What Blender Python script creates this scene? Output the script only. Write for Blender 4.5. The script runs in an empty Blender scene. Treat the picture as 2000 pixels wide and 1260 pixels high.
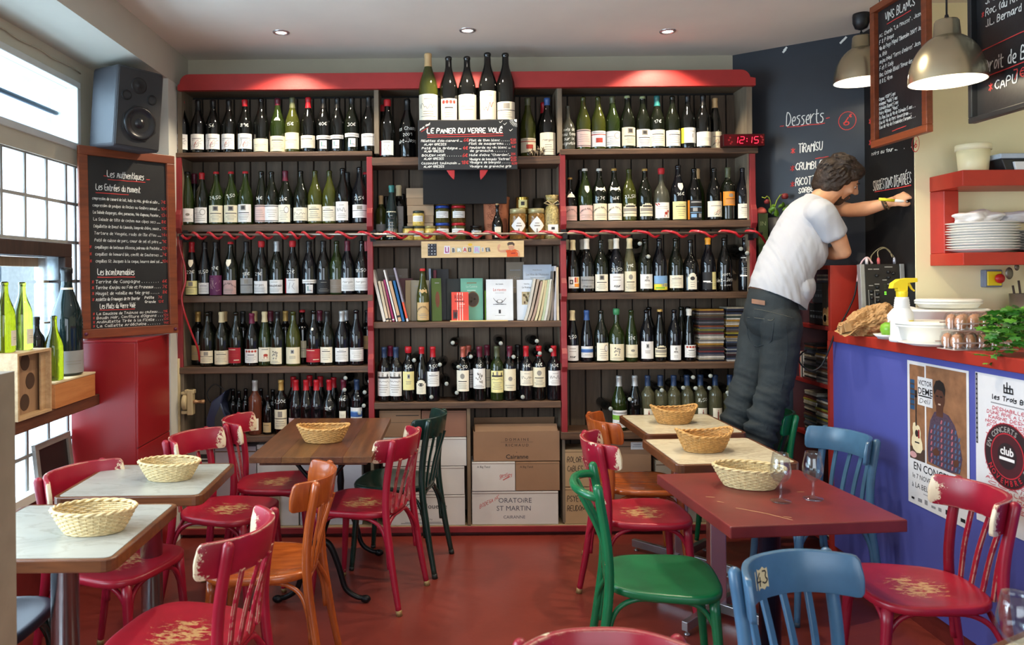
import bpy, bmesh, math, random
from math import sin, cos, pi, radians, atan2, sqrt, asin, acos
from mathutils import Vector, Matrix, noise as mnoise

SC = bpy.context.scene
COL = SC.collection
RND = random.Random(11)

# ------------------------------------------------------------------ camera, sky, lamps, exposure
F, CX, CY, H = 1500.0, 872.0, 538.0, 1.555          # focal length in px, vanishing point, eye height
CR, SR = cos(radians(.5)), sin(radians(.5))
YS, YB, XW, XP_, ZC, ZS = 4.563, 4.80, -1.955, -1.604, 2.915, 2.709

def un(px, py):
 x, y = px - CX, py - CY
 return x * CR - y * SR, x * SR + y * CR

def W(px, py, Y):
 dx, dy = un(px, py)
 return Vector((dx * Y / F, Y, H - dy * Y / F))

def G(px, py, z):
 dx, dy = un(px, py)
 Y = F * (H - z) / dy
 return Vector((dx * Y / F, Y, z))

def AX(px, py, X):
 dx, dy = un(px, py)
 Y = F * X / dx
 return Vector((X, Y, H - dy * Y / F))

cam = bpy.data.cameras.new('camera')
cam.sensor_width = 36.0
cam.lens = F / 2000 * 36
cam.shift_x, cam.shift_y = 128 / 2000, -92 / 2000
cam.clip_start = .05
cam.dof.use_dof = True
cam.dof.focus_distance = 4.45
cam.dof.aperture_fstop = 5.0
camo = bpy.data.objects.new('camera', cam)
COL.objects.link(camo)
camo.matrix_world = Matrix.Translation((0, 0, H)) @ Matrix.Rotation(pi / 2, 4, 'X') @ Matrix.Rotation(radians(-.5), 4, 'Z')
SC.camera = camo

wd = bpy.data.worlds.new('sky')
SC.world = wd
wd.use_nodes = True
bg = wd.node_tree.nodes['Background']
bg.inputs[0].default_value = (.80, .90, 1.0, 1)
bg.inputs[1].default_value = 2.6
SC.view_settings.view_transform = 'Standard'
SC.view_settings.look = 'None'
SC.view_settings.gamma = 1.0
SC.view_settings.use_curve_mapping = False
SC.view_settings.exposure = 0.0

def lamp(name, kind, loc, energy, col, rot=(0, 0, 0), **kw):
 l = bpy.data.lights.new(name, kind)
 l.energy = energy
 l.color = col
 for k, v in kw.items():
  setattr(l, k, v)
 o = bpy.data.objects.new(name, l)
 COL.objects.link(o)
 o.location = loc
 o.rotation_euler = rot
 return o

DAY = (.72, .87, 1.0)
WARM = (1.0, .84, .62)
# daylight falling in through the glass-block wall and through the open shop front behind the photographer
lamp('daylight_side', 'AREA', (XW - .55, 2.6, 1.75), 340, DAY, (0, -pi / 2, 0), shape='RECTANGLE', size=2.2, size_y=3.6)
lamp('daylight_front', 'AREA', (.5, -2.4, 1.6), 42, (.86, .93, 1.0), (pi / 2, 0, 0), shape='RECTANGLE', size=3.4, size_y=1.9)
SPOTS = [(549, 63), (913, 59), (1304, 61)]
SPOT_POS = [G(px, py, ZC) for px, py in SPOTS] + [Vector((-.85, 2.55, ZC)), Vector((.35, 2.95, ZC)), Vector((1.2, 3.35, ZC))]
SPOT_W = [58, 46, 62, 36, 36, 85]

# ------------------------------------------------------------------ colour and materials
def lin(c):
 f = lambda v: v / 12.92 if v <= .04045 else ((v + .055) / 1.055) ** 2.4
 return tuple(f(v / 255) for v in c[:3]) + (1,)

MATS = {}

def _new(name):
 m = bpy.data.materials.new(name)
 m.use_nodes = True
 nt = m.node_tree
 return m, nt, nt.nodes['Principled BSDF']

def nd(nt, typ, **kw):
 n = nt.nodes.new(typ)
 for k, v in kw.items():
  setattr(n, k, v)
 return n

def mapping(nt, scale, coord='Object'):
 tc = nd(nt, 'ShaderNodeTexCoord')
 mp = nd(nt, 'ShaderNodeMapping')
 mp.inputs['Scale'].default_value = scale
 nt.links.new(tc.outputs[coord], mp.inputs['Vector'])
 return mp.outputs['Vector']

def noise(nt, scale, detail=4, vec=None, dist=0, rough=.55):
 n = nd(nt, 'ShaderNodeTexNoise')
 n.inputs['Scale'].default_value = scale
 n.inputs['Detail'].default_value = detail
 n.inputs['Distortion'].default_value = dist
 n.inputs['Roughness'].default_value = rough
 nt.links.new(vec if vec is not None else mapping(nt, (1, 1, 1)), n.inputs['Vector'])
 return n.outputs['Fac']

def ramp(nt, fac, stops):
 r = nd(nt, 'ShaderNodeValToRGB')
 els = r.color_ramp.elements
 while len(els) < len(stops):
  els.new(.5)
 for e, (p, c) in zip(els, stops):
  e.position = p
  e.color = c
 nt.links.new(fac, r.inputs['Fac'])
 return r.outputs['Color']

def bump(nt, b, fac, strength, dist=.01):
 n = nd(nt, 'ShaderNodeBump')
 n.inputs['Strength'].default_value = strength
 n.inputs['Distance'].default_value = dist
 nt.links.new(fac, n.inputs['Height'])
 nt.links.new(n.outputs['Normal'], b.inputs['Normal'])

def mix(nt, fac, a, b):
 n = nd(nt, 'ShaderNodeMix', data_type='RGBA')
 for i, v in ((6, a), (7, b)):
  if isinstance(v, tuple):
   n.inputs[i].default_value = v
  else:
   nt.links.new(v, n.inputs[i])
 if isinstance(fac, (int, float)):
  n.inputs[0].default_value = fac
 else:
  nt.links.new(fac, n.inputs[0])
 return n.outputs[2]

def mth(nt, op, a, b=0.0):
 n = nd(nt, 'ShaderNodeMath', operation=op, use_clamp=(op != 'POWER'))
 for i, v in ((0, a), (1, b)):
  if isinstance(v, (int, float)):
   n.inputs[i].default_value = v
  else:
   nt.links.new(v, n.inputs[i])
 return n.outputs[0]

def shade(c, k):
 return (min(1, c[0] * k), min(1, c[1] * k), min(1, c[2] * k), 1)

def M(name, c=(200, 200, 200), rough=.5, metal=0., var=.12, scale=14, bmp=0., bscale=60, trans=0., emit=0., spec=.5, coat=0., ior=1.45):
 """plain painted / printed / metal surface with a little cloudy variation"""
 if name in MATS:
  return MATS[name]
 m, nt, b = _new(name)
 col = lin(c)
 if var > 0:
  f = noise(nt, scale, 5)
  nt.links.new(ramp(nt, f, [(.28, shade(col, 1 - var)), (.72, shade(col, 1 + var))]), b.inputs['Base Color'])
 else:
  b.inputs['Base Color'].default_value = col
 b.inputs['Roughness'].default_value = rough
 b.inputs['Metallic'].default_value = metal
 b.inputs['Specular IOR Level'].default_value = spec
 b.inputs['Transmission Weight'].default_value = trans
 b.inputs['IOR'].default_value = ior
 b.inputs['Coat Weight'].default_value = coat
 if emit:
  b.inputs['Emission Color'].default_value = col
  b.inputs['Emission Strength'].default_value = emit
 if bmp:
  bump(nt, b, noise(nt, bscale, 4), bmp)
 MATS[name] = m
 return m

def wood(name, dark, light, axis='X', rough=.45, scale=3.0, stretch=12, bmp=.15, coat=0.):
 if name in MATS:
  return MATS[name]
 m, nt, b = _new(name)
 s = [scale * stretch] * 3
 s['XYZ'.index(axis)] = scale
 v = mapping(nt, tuple(s))
 f = noise(nt, 1.0, 6, v, .6)
 f2 = noise(nt, 4.0, 3, v, .2)
 f3 = mth(nt, 'ADD', mth(nt, 'MULTIPLY', f, .72), mth(nt, 'MULTIPLY', f2, .28))
 nt.links.new(ramp(nt, f3, [(.30, lin(dark)), (.70, lin(light))]), b.inputs['Base Color'])
 b.inputs['Roughness'].default_value = rough
 b.inputs['Coat Weight'].default_value = coat
 bump(nt, b, f3, bmp, .004)
 MATS[name] = m
 return m

def worn(name, c, under=(214, 196, 160), amount=.5, rough=.32, edge=True, scuff=.45, tip=None, centre=False):
 """brushed gloss paint, rubbed through to the undercoat along edges and in scuffs"""
 if name in MATS:
  return MATS[name]
 m, nt, b = _new(name)
 col = lin(c)
 f = noise(nt, 9, 4)
 base = ramp(nt, f, [(.3, shade(col, .80)), (.7, shade(col, 1.12))])
 n1 = noise(nt, 34, 7, rough=.7)
 n2 = noise(nt, 7, 3)
 sc = ramp(nt, mth(nt, 'ADD', mth(nt, 'MULTIPLY', n1, .55), mth(nt, 'MULTIPLY', n2, scuff)), [(.665 - .05 * amount, (0, 0, 0, 1)), (.685 - .05 * amount, (1, 1, 1, 1))])
 if centre:                                         # rubbed where people sit: the middle of the seat, in the grain
  tc = nd(nt, 'ShaderNodeTexCoord')
  sp = nd(nt, 'ShaderNodeSeparateXYZ')
  nt.links.new(tc.outputs['Object'], sp.inputs[0])
  ln = nd(nt, 'ShaderNodeVectorMath', operation='LENGTH')
  cx = nd(nt, 'ShaderNodeCombineXYZ')
  nt.links.new(sp.outputs['X'], cx.inputs[0]); nt.links.new(sp.outputs['Y'], cx.inputs[1])
  nt.links.new(cx.outputs[0], ln.inputs[0])
  fade = ramp(nt, mth(nt, 'MULTIPLY', ln.outputs['Value'], 4.4), [(.15, (.25, .25, .25, 1)), (.95, (0, 0, 0, 1))])
  g_ = noise(nt, 1, 6, mapping(nt, (26, 60, 30)), .4, .75)
  sc = ramp(nt, mth(nt, 'ADD', mth(nt, 'MULTIPLY', g_, .7), mth(nt, 'MULTIPLY', fade, 1.0)), [(.555, (0, 0, 0, 1)), (.60, (1, 1, 1, 1))])
 mask = sc
 if edge:
  bv = nd(nt, 'ShaderNodeBevel', samples=4)
  bv.inputs['Radius'].default_value = .009
  ge = nd(nt, 'ShaderNodeNewGeometry')
  dp = nd(nt, 'ShaderNodeVectorMath', operation='DOT_PRODUCT')
  nt.links.new(bv.outputs[0], dp.inputs[0])
  nt.links.new(ge.outputs['Normal'], dp.inputs[1])
  e = mth(nt, 'SUBTRACT', 1.0, dp.outputs['Value'])
  e = mth(nt, 'MULTIPLY', e, 5.0 * amount)
  e = mth(nt, 'MULTIPLY', e, ramp(nt, noise(nt, 26, 5, rough=.7), [(.42, (0, 0, 0, 1)), (.55, (1, 1, 1, 1))]))
  e = ramp(nt, e, [(.28, (0, 0, 0, 1)), (.4, (1, 1, 1, 1))])
  mask = mth(nt, 'MAXIMUM', sc, e)
 if tip:                                            # bare ends of the bent top rail (object x, rail ends reach forward)
  tc = nd(nt, 'ShaderNodeTexCoord')
  sp = nd(nt, 'ShaderNodeSeparateXYZ')
  nt.links.new(tc.outputs['Object'], sp.inputs[0])
  t = mth(nt, 'ADD', mth(nt, 'MULTIPLY', mth(nt, 'SUBTRACT', sp.outputs['X'], tip), 6.0), mth(nt, 'MULTIPLY', noise(nt, 22, 6, rough=.75), .9))
  t = ramp(nt, t, [(.62, (0, 0, 0, 1)), (.66, (1, 1, 1, 1))])
  mask = mth(nt, 'MAXIMUM', mask, t)
 nt.links.new(mix(nt, mask, base, lin(under)), b.inputs['Base Color'])
 b.inputs['Roughness'].default_value = rough
 bump(nt, b, n2, .08)
 MATS[name] = m
 return m

def marble(name, base, vein):
 if name in MATS:
  return MATS[name]
 m, nt, b = _new(name)
 v = mapping(nt, (1.6, 4.2, 3))
 n1 = noise(nt, 1.7, 6, v, 1.6, .62)
 w = mth(nt, 'ABSOLUTE', mth(nt, 'SUBTRACT', n1, .5))
 n_ = nt.nodes[-1]
 n_.use_clamp = False
 a = nd(nt, 'ShaderNodeMath', operation='SUBTRACT')
 nt.links.new(n1, a.inputs[0])
 a.inputs[1].default_value = .5
 ab = nd(nt, 'ShaderNodeMath', operation='ABSOLUTE')
 nt.links.new(a.outputs[0], ab.inputs[0])
 vein_m = ramp(nt, ab.outputs[0], [(.0, (1, 1, 1, 1)), (.045, (0, 0, 0, 1))])
 cl = ramp(nt, noise(nt, 2.2, 4, v, .5), [(.3, shade(lin(base), .88)), (.7, lin(base))])
 vm = mth(nt, 'MULTIPLY', vein_m, mth(nt, 'MULTIPLY', noise(nt, 1.1, 2, v), .9))
 nt.links.new(mix(nt, vm, cl, lin(vein)), b.inputs['Base Color'])
 b.inputs['Roughness'].default_value = .22
 MATS[name] = m
 return m

def pane(name, tint=(235, 245, 250), gloss=.08, trans=.0, rim=0.):
 """see-through sheet glass"""
 if name in MATS:
  return MATS[name]
 m = bpy.data.materials.new(name)
 m.use_nodes = True
 nt = m.node_tree
 nt.nodes.clear()
 out = nd(nt, 'ShaderNodeOutputMaterial')
 tr = nd(nt, 'ShaderNodeBsdfTransparent')
 tr.inputs[0].default_value = lin(tint)
 gl = nd(nt, 'ShaderNodeBsdfGlossy')
 gl.inputs['Roughness'].default_value = .04
 mx = nd(nt, 'ShaderNodeMixShader')
 mx.inputs[0].default_value = gloss
 if rim:
  lw = nd(nt, 'ShaderNodeLayerWeight')
  lw.inputs[0].default_value = .35
  nt.links.new(ramp(nt, lw.outputs['Facing'], [(.35, (gloss,) * 3 + (1,)), (1.0, (rim,) * 3 + (1,))]), mx.inputs[0])
 nt.links.new(tr.outputs[0], mx.inputs[1])
 nt.links.new(gl.outputs[0], mx.inputs[2])
 o = mx.outputs[0]
 if trans:
  tl = nd(nt, 'ShaderNodeBsdfTranslucent')
  tl.inputs[0].default_value = lin((250, 252, 255))
  m2 = nd(nt, 'ShaderNodeMixShader')
  f = noise(nt, 18, 3)
  nt.links.new(ramp(nt, f, [(.3, (trans * .6,) * 3 + (1,)), (.7, (trans,) * 3 + (1,))]), m2.inputs[0])
  nt.links.new(o, m2.inputs[1])
  nt.links.new(tl.outputs[0], m2.inputs[2])
  o = m2.outputs[0]
 nt.links.new(o, out.inputs[0])
 MATS[name] = m
 return m

# ------------------------------------------------------------------ mesh builder
def cr3(pts, n=5):
 """smooth curve through points (Catmull-Rom)"""
 P = [Vector(p) for p in pts]
 P = [P[0] * 2 - P[1]] + P + [P[-1] * 2 - P[-2]]
 out = []
 for i in range(1, len(P) - 2):
  for k in range(n):
   t = k / n
   a, b_, c, d = P[i - 1:i + 3]
   out.append(.5 * ((2 * b_) + (c - a) * t + (2 * a - 5 * b_ + 4 * c - d) * t * t + (3 * b_ - a - 3 * c + d) * t ** 3))
 out.append(P[-2])
 return out

class MB:
 def __init__(s):
  s.v, s.f, s.m, s.sm = [], [], [], []

 def add(s, vs, fs, mi=0, smooth=False):
  o = len(s.v)
  s.v += [tuple(v) for v in vs]
  for f in fs:
   s.f.append([i + o for i in f])
   s.m.append(mi)
   s.sm.append(smooth)
  return s

 def box(s, a, b, mi=0, T=None):
  (x0, y0, z0), (x1, y1, z1) = a, b
  vs = [Vector(p) for p in ((x0, y0, z0), (x1, y0, z0), (x1, y1, z0), (x0, y1, z0), (x0, y0, z1), (x1, y0, z1), (x1, y1, z1), (x0, y1, z1))]
  if T is not None:
   vs = [T @ v for v in vs]
  return s.add(vs, [(0, 3, 2, 1), (4, 5, 6, 7), (0, 1, 5, 4), (1, 2, 6, 5), (2, 3, 7, 6), (3, 0, 4, 7)], mi)

 def cbox(s, c, size, mi=0, T=None):
  h = Vector(size) / 2
  c = Vector(c)
  return s.box(c - h, c + h, mi, T)

 def lathe(s, prof, seg=20, mi=0, T=None, sx=1, sy=1, smooth=True):
  rings, vs, fs = [], [], []
  for r, z in prof:
   if r < 1e-6:
    rings.append([len(vs)])
    vs.append(Vector((0, 0, z)))
   else:
    rings.append(list(range(len(vs), len(vs) + seg)))
    vs += [Vector((r * sx * cos(2 * pi * k / seg), r * sy * sin(2 * pi * k / seg), z)) for k in range(seg)]
  for a, b in zip(rings, rings[1:]):
   for k in range(seg):
    k2 = (k + 1) % seg
    if len(a) == 1 and len(b) > 1:
     fs.append((a[0], b[k2], b[k]))
    elif len(b) == 1 and len(a) > 1:
     fs.append((a[k], a[k2], b[0]))
    elif len(a) > 1:
     fs.append((a[k], a[k2], b[k2], b[k]))
  if T is not None:
   vs = [T @ v for v in vs]
  return s.add(vs, fs, mi, smooth)

 def tube(s, pts, r, seg=8, mi=0, closed=False, flat=1.0, caps=True):
  pts = [Vector(p) for p in pts]
  n = len(pts)
  rs = r if isinstance(r, (list, tuple)) else [r] * n
  vs, fs = [], []
  up = None
  for i, p in enumerate(pts):
   t = (pts[(i + 1) % n] - pts[i - 1]) if closed else (pts[min(i + 1, n - 1)] - pts[max(i - 1, 0)])
   if t.length < 1e-9:
    t = Vector((0, 0, 1))
   t.normalize()
   if up is None:
    up = Vector((0, 0, 1)) if abs(t.z) < .9 else Vector((1, 0, 0))
   a = t.cross(up)
   if a.length < 1e-6:
    a = t.cross(Vector((0, 1, 0)))
   a.normalize()
   b = a.cross(t).normalized()
   up = b
   for k in range(seg):
    w = 2 * pi * k / seg
    vs.append(p + a * (rs[i] * cos(w)) + b * (rs[i] * flat * sin(w)))
  for i in range(n if closed else n - 1):
   j = (i + 1) % n
   for k in range(seg):
    k2 = (k + 1) % seg
    fs.append((i * seg + k, i * seg + k2, j * seg + k2, j * seg + k))
  if not closed and caps:
   fs.append(tuple(range(seg))[::-1])
   fs.append(tuple(range((n - 1) * seg, n * seg)))
  return s.add(vs, fs, mi, True)

 def prism(s, poly, y0, y1, plane='XZ', mi=0, T=None):
  """extrude a 2-D outline; XZ extrudes along Y, XY along Z, YZ along X"""
  def P(u, v, w):
   return Vector((u, w, v)) if plane == 'XZ' else Vector((u, v, w)) if plane == 'XY' else Vector((w, u, v))
  n = len(poly)
  vs = [P(u, v, y0) for u, v in poly] + [P(u, v, y1) for u, v in poly]
  if T is not None:
   vs = [T @ v for v in vs]
  fs = [tuple(range(n)), tuple(range(2 * n - 1, n - 1, -1))] + [(i, i + n, (i + 1) % n + n, (i + 1) % n) for i in range(n)]
  return s.add(vs, fs, mi)

 def ball(s, c, r, seg=12, mi=0, T=None):
  rr = Vector((r, r, r)) if isinstance(r, (int, float)) else Vector(r)
  prof = [(sin(pi * k / (seg // 2 + 2)), -cos(pi * k / (seg // 2 + 2))) for k in range(seg // 2 + 3)]
  prof[0], prof[-1] = (0, -1), (0, 1)
  M4 = Matrix.Translation(Vector(c)) @ Matrix.Diagonal((*rr, 1))
  return s.lathe(prof, seg, mi, (T @ M4) if T is not None else M4)

 def mesh(s, name, mats, bev=0., seg=2, fixn=True):
  me = bpy.data.meshes.new(name)
  me.from_pydata(s.v, [], s.f)
  for p, mi, sm in zip(me.polygons, s.m, s.sm):
   p.material_index = mi
   p.use_smooth = sm
  for m in (mats if isinstance(mats, (list, tuple)) else [mats]):
   me.materials.append(m)
  if fixn or bev:
   bm = bmesh.new()
   bm.from_mesh(me)
   if fixn:
    bmesh.ops.recalc_face_normals(bm, faces=bm.faces)
   if bev:
    es = [e for e in bm.edges if len(e.link_faces) == 2 and e.calc_face_angle(0) > .5]
    bmesh.ops.bevel(bm, geom=es, offset=bev, segments=seg, profile=.5, affect='EDGES', clamp_overlap=True)
   bm.to_mesh(me)
   bm.free()
  me.update()
  return me

 def build(s, name, mats, parent=None, bev=0., seg=2, fixn=True, loc=None):
  return put(name, s.mesh(name, mats, bev, seg, fixn), parent, loc)

def put(name, me, parent=None, loc=None, rot=None):
 o = bpy.data.objects.new(name, me)
 COL.objects.link(o)
 if parent is not None:
  o.parent = parent
 if loc is not None:
  o.location = loc
 if rot is not None:
  o.rotation_euler = rot
 return o

def tag(o, label, cat, group=None, kind=None):
 o['label'] = label
 o['category'] = cat
 if group:
  o['group'] = group
 if kind:
  o['kind'] = kind
 return o

def thing(name, label, cat, loc=(0, 0, 0), rz=0., group=None, rot=None, sc=None):
 o = bpy.data.objects.new(name, None)
 o.empty_display_size = .05
 COL.objects.link(o)
 o.location = loc
 o.rotation_euler = rot if rot is not None else (0, 0, rz)
 if sc:
  o.scale = (sc, sc, sc)
 return tag(o, label, cat, group)

def struct(o):
 o['kind'] = 'structure'
 return o

def stuff(o):
 o['kind'] = 'stuff'
 return o

ORD = ['first', 'second', 'third', 'fourth', 'fifth', 'sixth', 'seventh', 'eighth', 'ninth', 'tenth', 'eleventh', 'twelfth', 'thirteenth', 'fourteenth',
       'fifteenth', 'sixteenth', 'seventeenth', 'eighteenth', 'nineteenth', 'twentieth'] + ['twenty-' + w for w in ('first', 'second', 'third', 'fourth', 'fifth', 'sixth', 'seventh', 'eighth', 'ninth')] + \
      ['thirtieth'] + ['thirty-' + w for w in ('first', 'second', 'third', 'fourth', 'fifth')]

# ------------------------------------------------------------------ handwriting: a one-stroke alphabet drawn as chalk ribbons
GL = {}
for part in """A:02 28 42,14 34|B:02 08 28 46 25 05,25 44 32 02|C:47 28 05 13 32 43|D:02 08 28 46 44 22 02|E:48 08 02 42,05 35|F:48 08 02,05 35|G:47 28 05 13 32 43 45 25
H:02 08,42 48,05 45|I:02 08|J:38 33 22 03|K:02 08,48 05 42|L:08 02 42|M:02 08 25 48 42|N:02 08 42 48|O:28 06 04 22 44 46 28|P:02 08 38 46 35 05|Q:28 06 04 22 44 46 28,33 42
R:02 08 38 46 35 05,25 42|S:47 28 07 15 34 43 22 03|T:08 48,28 22|U:08 03 22 43 48|V:08 22 48|W:08 12 26 32 48|X:08 42,48 02|Y:08 25 48,25 22|Z:08 48 02 42
a:36 16 04 12 33 36,36 42|b:08 02 22 34 26 05|c:36 16 04 12 32|d:36 16 04 12 33,38 32|e:04 34 36 16 04 12 32|f:37 28 22,06 36|g:36 16 04 12 33,36 30 00|h:08 02,05 26 34 32|i:02 06,07 08
j:16 10 00,17 18|k:08 02,36 04 32|l:08 02 12|m:02 06,05 16 25 22,25 36 45 42|n:02 06,05 26 34 32|o:16 04 12 34 36 16|p:06 00,06 26 34 22 02|q:36 16 04 12 33,36 30|r:02 06,04 26 36
s:36 16 05 34 22 02|t:18 12 32,06 36|u:06 03 12 33,36 32|v:06 12 36|w:06 12 25 32 46|x:06 32,36 02|y:06 13 33,36 20 00|z:06 36 02 32
0:28 06 04 22 44 46 28|1:06 28 22|2:07 28 46 02 42|3:08 38 25 44 22 03|4:38 04 44,36 32|5:48 08 05 35 43 22 02|6:38 15 03 22 43 35 04|7:08 48 12|8:28 07 25 43 22 03 25 47 28|9:46 26 07 28 47 42
.:02 03|,:13 01|':07 08|":07 08,17 18|-:04 34|€:47 28 05 13 32 43,06 36,04 34|*:03 47,07 43,28 22|(:18 06 04 12|):08 16 14 02|:02 03,05 06""".replace('\n', '|').split('|'):
 k, _, d = part.partition(':')
 if k and d:
  GL[k] = [[(int(p[0]), int(p[1]) - 2) for p in q.split()] for q in d.split(',')]
GL['&'] = GL['8']
ACC = {'é': ('e', [(1, 5), (3, 6.3)]), 'è': ('e', [(1, 6.3), (2.5, 5)]), 'ê': ('e', [(.5, 5), (1.7, 6.2), (3, 5)]), 'É': ('E', [(1, 6.8), (3, 8)]), 'à': ('a', [(.6, 6.3), (2, 5)]),
       'ô': ('o', [(.5, 5), (1.7, 6.2), (3, 5)]), 'Ô': ('O', [(.8, 6.8), (2, 8), (3.2, 6.8)]), 'î': ('i', [(-.8, 5), (0, 6), (.8, 5)])}

def strokes(text, h, jit=.25, rnd=RND):
 """polylines (x, y) with cap height h, starting at x = 0; returns (lines, width)"""
 k = h / 6.0
 x, out = 0.0, []
 for ch in text:
  if ch == ' ':
   x += 3.2
   continue
  extra = []
  if ch in ACC:
   ch, e = ACC[ch]
   extra = [e]
  g = GL.get(ch)
  if g is None:
   x += 3
   continue
  wd_ = max(p[0] for l in g for p in l)
  dy = rnd.uniform(-jit, jit)
  for l in g + extra:
   pts = [(x + p[0] + rnd.uniform(-jit, jit) * .6 + p[1] * .08, p[1] + dy + rnd.uniform(-jit, jit) * .6) for p in l]
   if len(pts) > 2:                                    # one pass of corner cutting rounds the pen stroke
    q = [pts[0]]
    for a, b in zip(pts, pts[1:]):
     q += [(a[0] * .72 + b[0] * .28, a[1] * .72 + b[1] * .28), (a[0] * .28 + b[0] * .72, a[1] * .28 + b[1] * .72)]
    pts = q + [pts[-1]]
   out.append([(p[0] * k, p[1] * k) for p in pts])
  x += wd_ + 1.35
 return out, x * k

LAYER = [0]

def ribbons(mb, lines, w, P, mi=0):
 """flat strokes of width w; P maps (u, v) to a point"""
 for l in lines:
  for a, b in zip(l, l[1:]):
   dx, dy = b[0] - a[0], b[1] - a[1]
   d = sqrt(dx * dx + dy * dy)
   if d < 1e-7:
    continue
   nx, ny = -dy / d * w / 2, dx / d * w / 2
   LAYER[0] = (LAYER[0] + 1) % 9
   o = P(a[0], a[1])
   lift = (P(a[0] + .001, a[1]) - o).cross(P(a[0], a[1] + .001) - o).normalized() * (4e-5 * LAYER[0])
   ex, ey = dx / d * w * .35, dy / d * w * .35
   mb.add([lift + P(a[0] - ex + nx, a[1] - ey + ny), lift + P(a[0] - ex - nx, a[1] - ey - ny), lift + P(b[0] + ex - nx, b[1] + ey - ny), lift + P(b[0] + ex + nx, b[1] + ey + ny)], [(0, 1, 2, 3)], mi)

def chalk(mb, text, u, v, h, P, w=None, mi=0, fit=None, slant=0., jit=.25, align=0):
 ls, wd_ = strokes(text, h, jit)
 k = (fit / wd_) if fit else 1.0
 o = -align * wd_ * k
 ribbons(mb, [[(u + o + p[0] * k, v + p[1] + (o + p[0] * k) * slant) for p in l] for l in ls], w or h * .13, P, mi)
 return wd_ * k

def under(mb, u0, v0, u1, v1, P, w, mi):
 n = 6
 l = [(u0 + (u1 - u0) * i / n, v0 + (v1 - v0) * i / n + RND.uniform(-1, 1) * w * .25) for i in range(n + 1)]
 ribbons(mb, [l], w, P, mi)

FONT_CACHE = {}

def printed(mb, text, u, v, size, P, mi=0, align='LEFT', sx=1.0, bold=0.):
 """typeset letters (flat) mapped through P"""
 key = (text, align, bold)
 if key not in FONT_CACHE:
  c = bpy.data.curves.new('type', 'FONT')
  c.body = text
  c.size = 1.0
  c.align_x = align
  c.resolution_u = 2
  c.offset = bold
  o = bpy.data.objects.new('type', c)
  me = bpy.data.meshes.new_from_object(o)
  FONT_CACHE[key] = ([(q.co.x, q.co.y) for q in me.vertices], [tuple(p.vertices) for p in me.polygons])
  bpy.data.objects.remove(o)
  bpy.data.meshes.remove(me)
  bpy.data.curves.remove(c)
 vs, fs = FONT_CACHE[key]
 mb.add([P(u + x * size * sx, v + y * size) for x, y in vs], fs, mi)

CHALK = M('white_chalk_pen', (226, 226, 218), .8, var=.1, scale=60)
CHALKR = M('red_chalk_pen', (196, 62, 58), .8, var=.15, scale=60)
SLATE = M('blackboard_slate', (34, 34, 35), .42, var=.35, scale=5, bmp=.05)

# ================================================================== SETTING
PLASTER = M('cream_plaster', (176, 168, 148), .85, var=.06, scale=3, bmp=.06, bscale=90)
CEIL = M('ceiling_paint', (226, 218, 206), .85, var=.05, scale=2)
YELLOW = M('pale_yellow_wall', (240, 230, 188), .8, var=.04, scale=3, bmp=.05, bscale=90)
REDFLOOR = M('red_concrete', (120, 50, 41), .30, var=.16, scale=2.6, bmp=.05, bscale=24)
WHITEP = M('white_gloss_paint', (214, 214, 206), .45, var=.06, scale=6)
REDP = M('red_shelf_paint', (134, 38, 42), .42, var=.14, scale=7, bmp=.04)
DARKGAP = M('shadow_gap_black', (22, 19, 17), .8, var=.1)

struct(MB().box((-2.6, -2.2, -.1), (3.4, 4.95, 0)).build('floor', REDFLOOR))
struct(MB().box((-2.1, -2.2, ZC), (3.5, 4.95, ZC + .1)).build('ceiling', CEIL))
struct(MB().box((-2.1, YB, 0), (2.2, YB + .12, ZC)).build('wall_back', PLASTER))
struct(MB().box((XW - .13, -2.2, ZS), (XP_, 4.9, ZC + .02)).build('trim_1', M('soffit_plaster', (190, 186, 174), .8, var=.05, scale=3)))   # dropped soffit over the windows
struct(MB().box((XW - .1, 4.44, 0), (XP_ + .005, 4.9, ZS)).build('trim_2', WHITEP))                                     # pilaster beside the shelves

# window wall: glass blocks laid in columns of .194 and rows of .204
CW, RH = .194, .204
COLS = [3.980 - CW * k for k in range(8)]                # near edge of each full column
ROWZ = [.113 + RH * k for k in range(11)]                # up to 2.153
b = MB()
b.box((XW - .14, 4.175, 0), (XW, 4.45, ZS))              # solid end beside the pilaster
b.box((XW - .14, -2.2, 0), (XW, 4.175, ROWZ[2]))
b.box((XW - .14, -2.2, ROWZ[-1]), (XW, 4.175, 2.235))    # rail between the blocks and the transom light
b.box((XW - .14, -2.2, 2.60), (XW, 4.175, ZS))
b.box((XW - .14, 4.10, 2.235), (XW, 4.175, 2.60))
b.box((XW - .14, -2.2, 0), (XW, -.6, ZS))
b.box((XW - .10, 2.36, ROWZ[4]), (XW, 2.43, ROWZ[8]))
b.box((XW - .10, -.6, ROWZ[0]), (XW, 1.3, 1.0))
struct(b.build('wall_left', M('window_wall_paint', (196, 190, 170), .7, var=.05, scale=4)))

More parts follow.
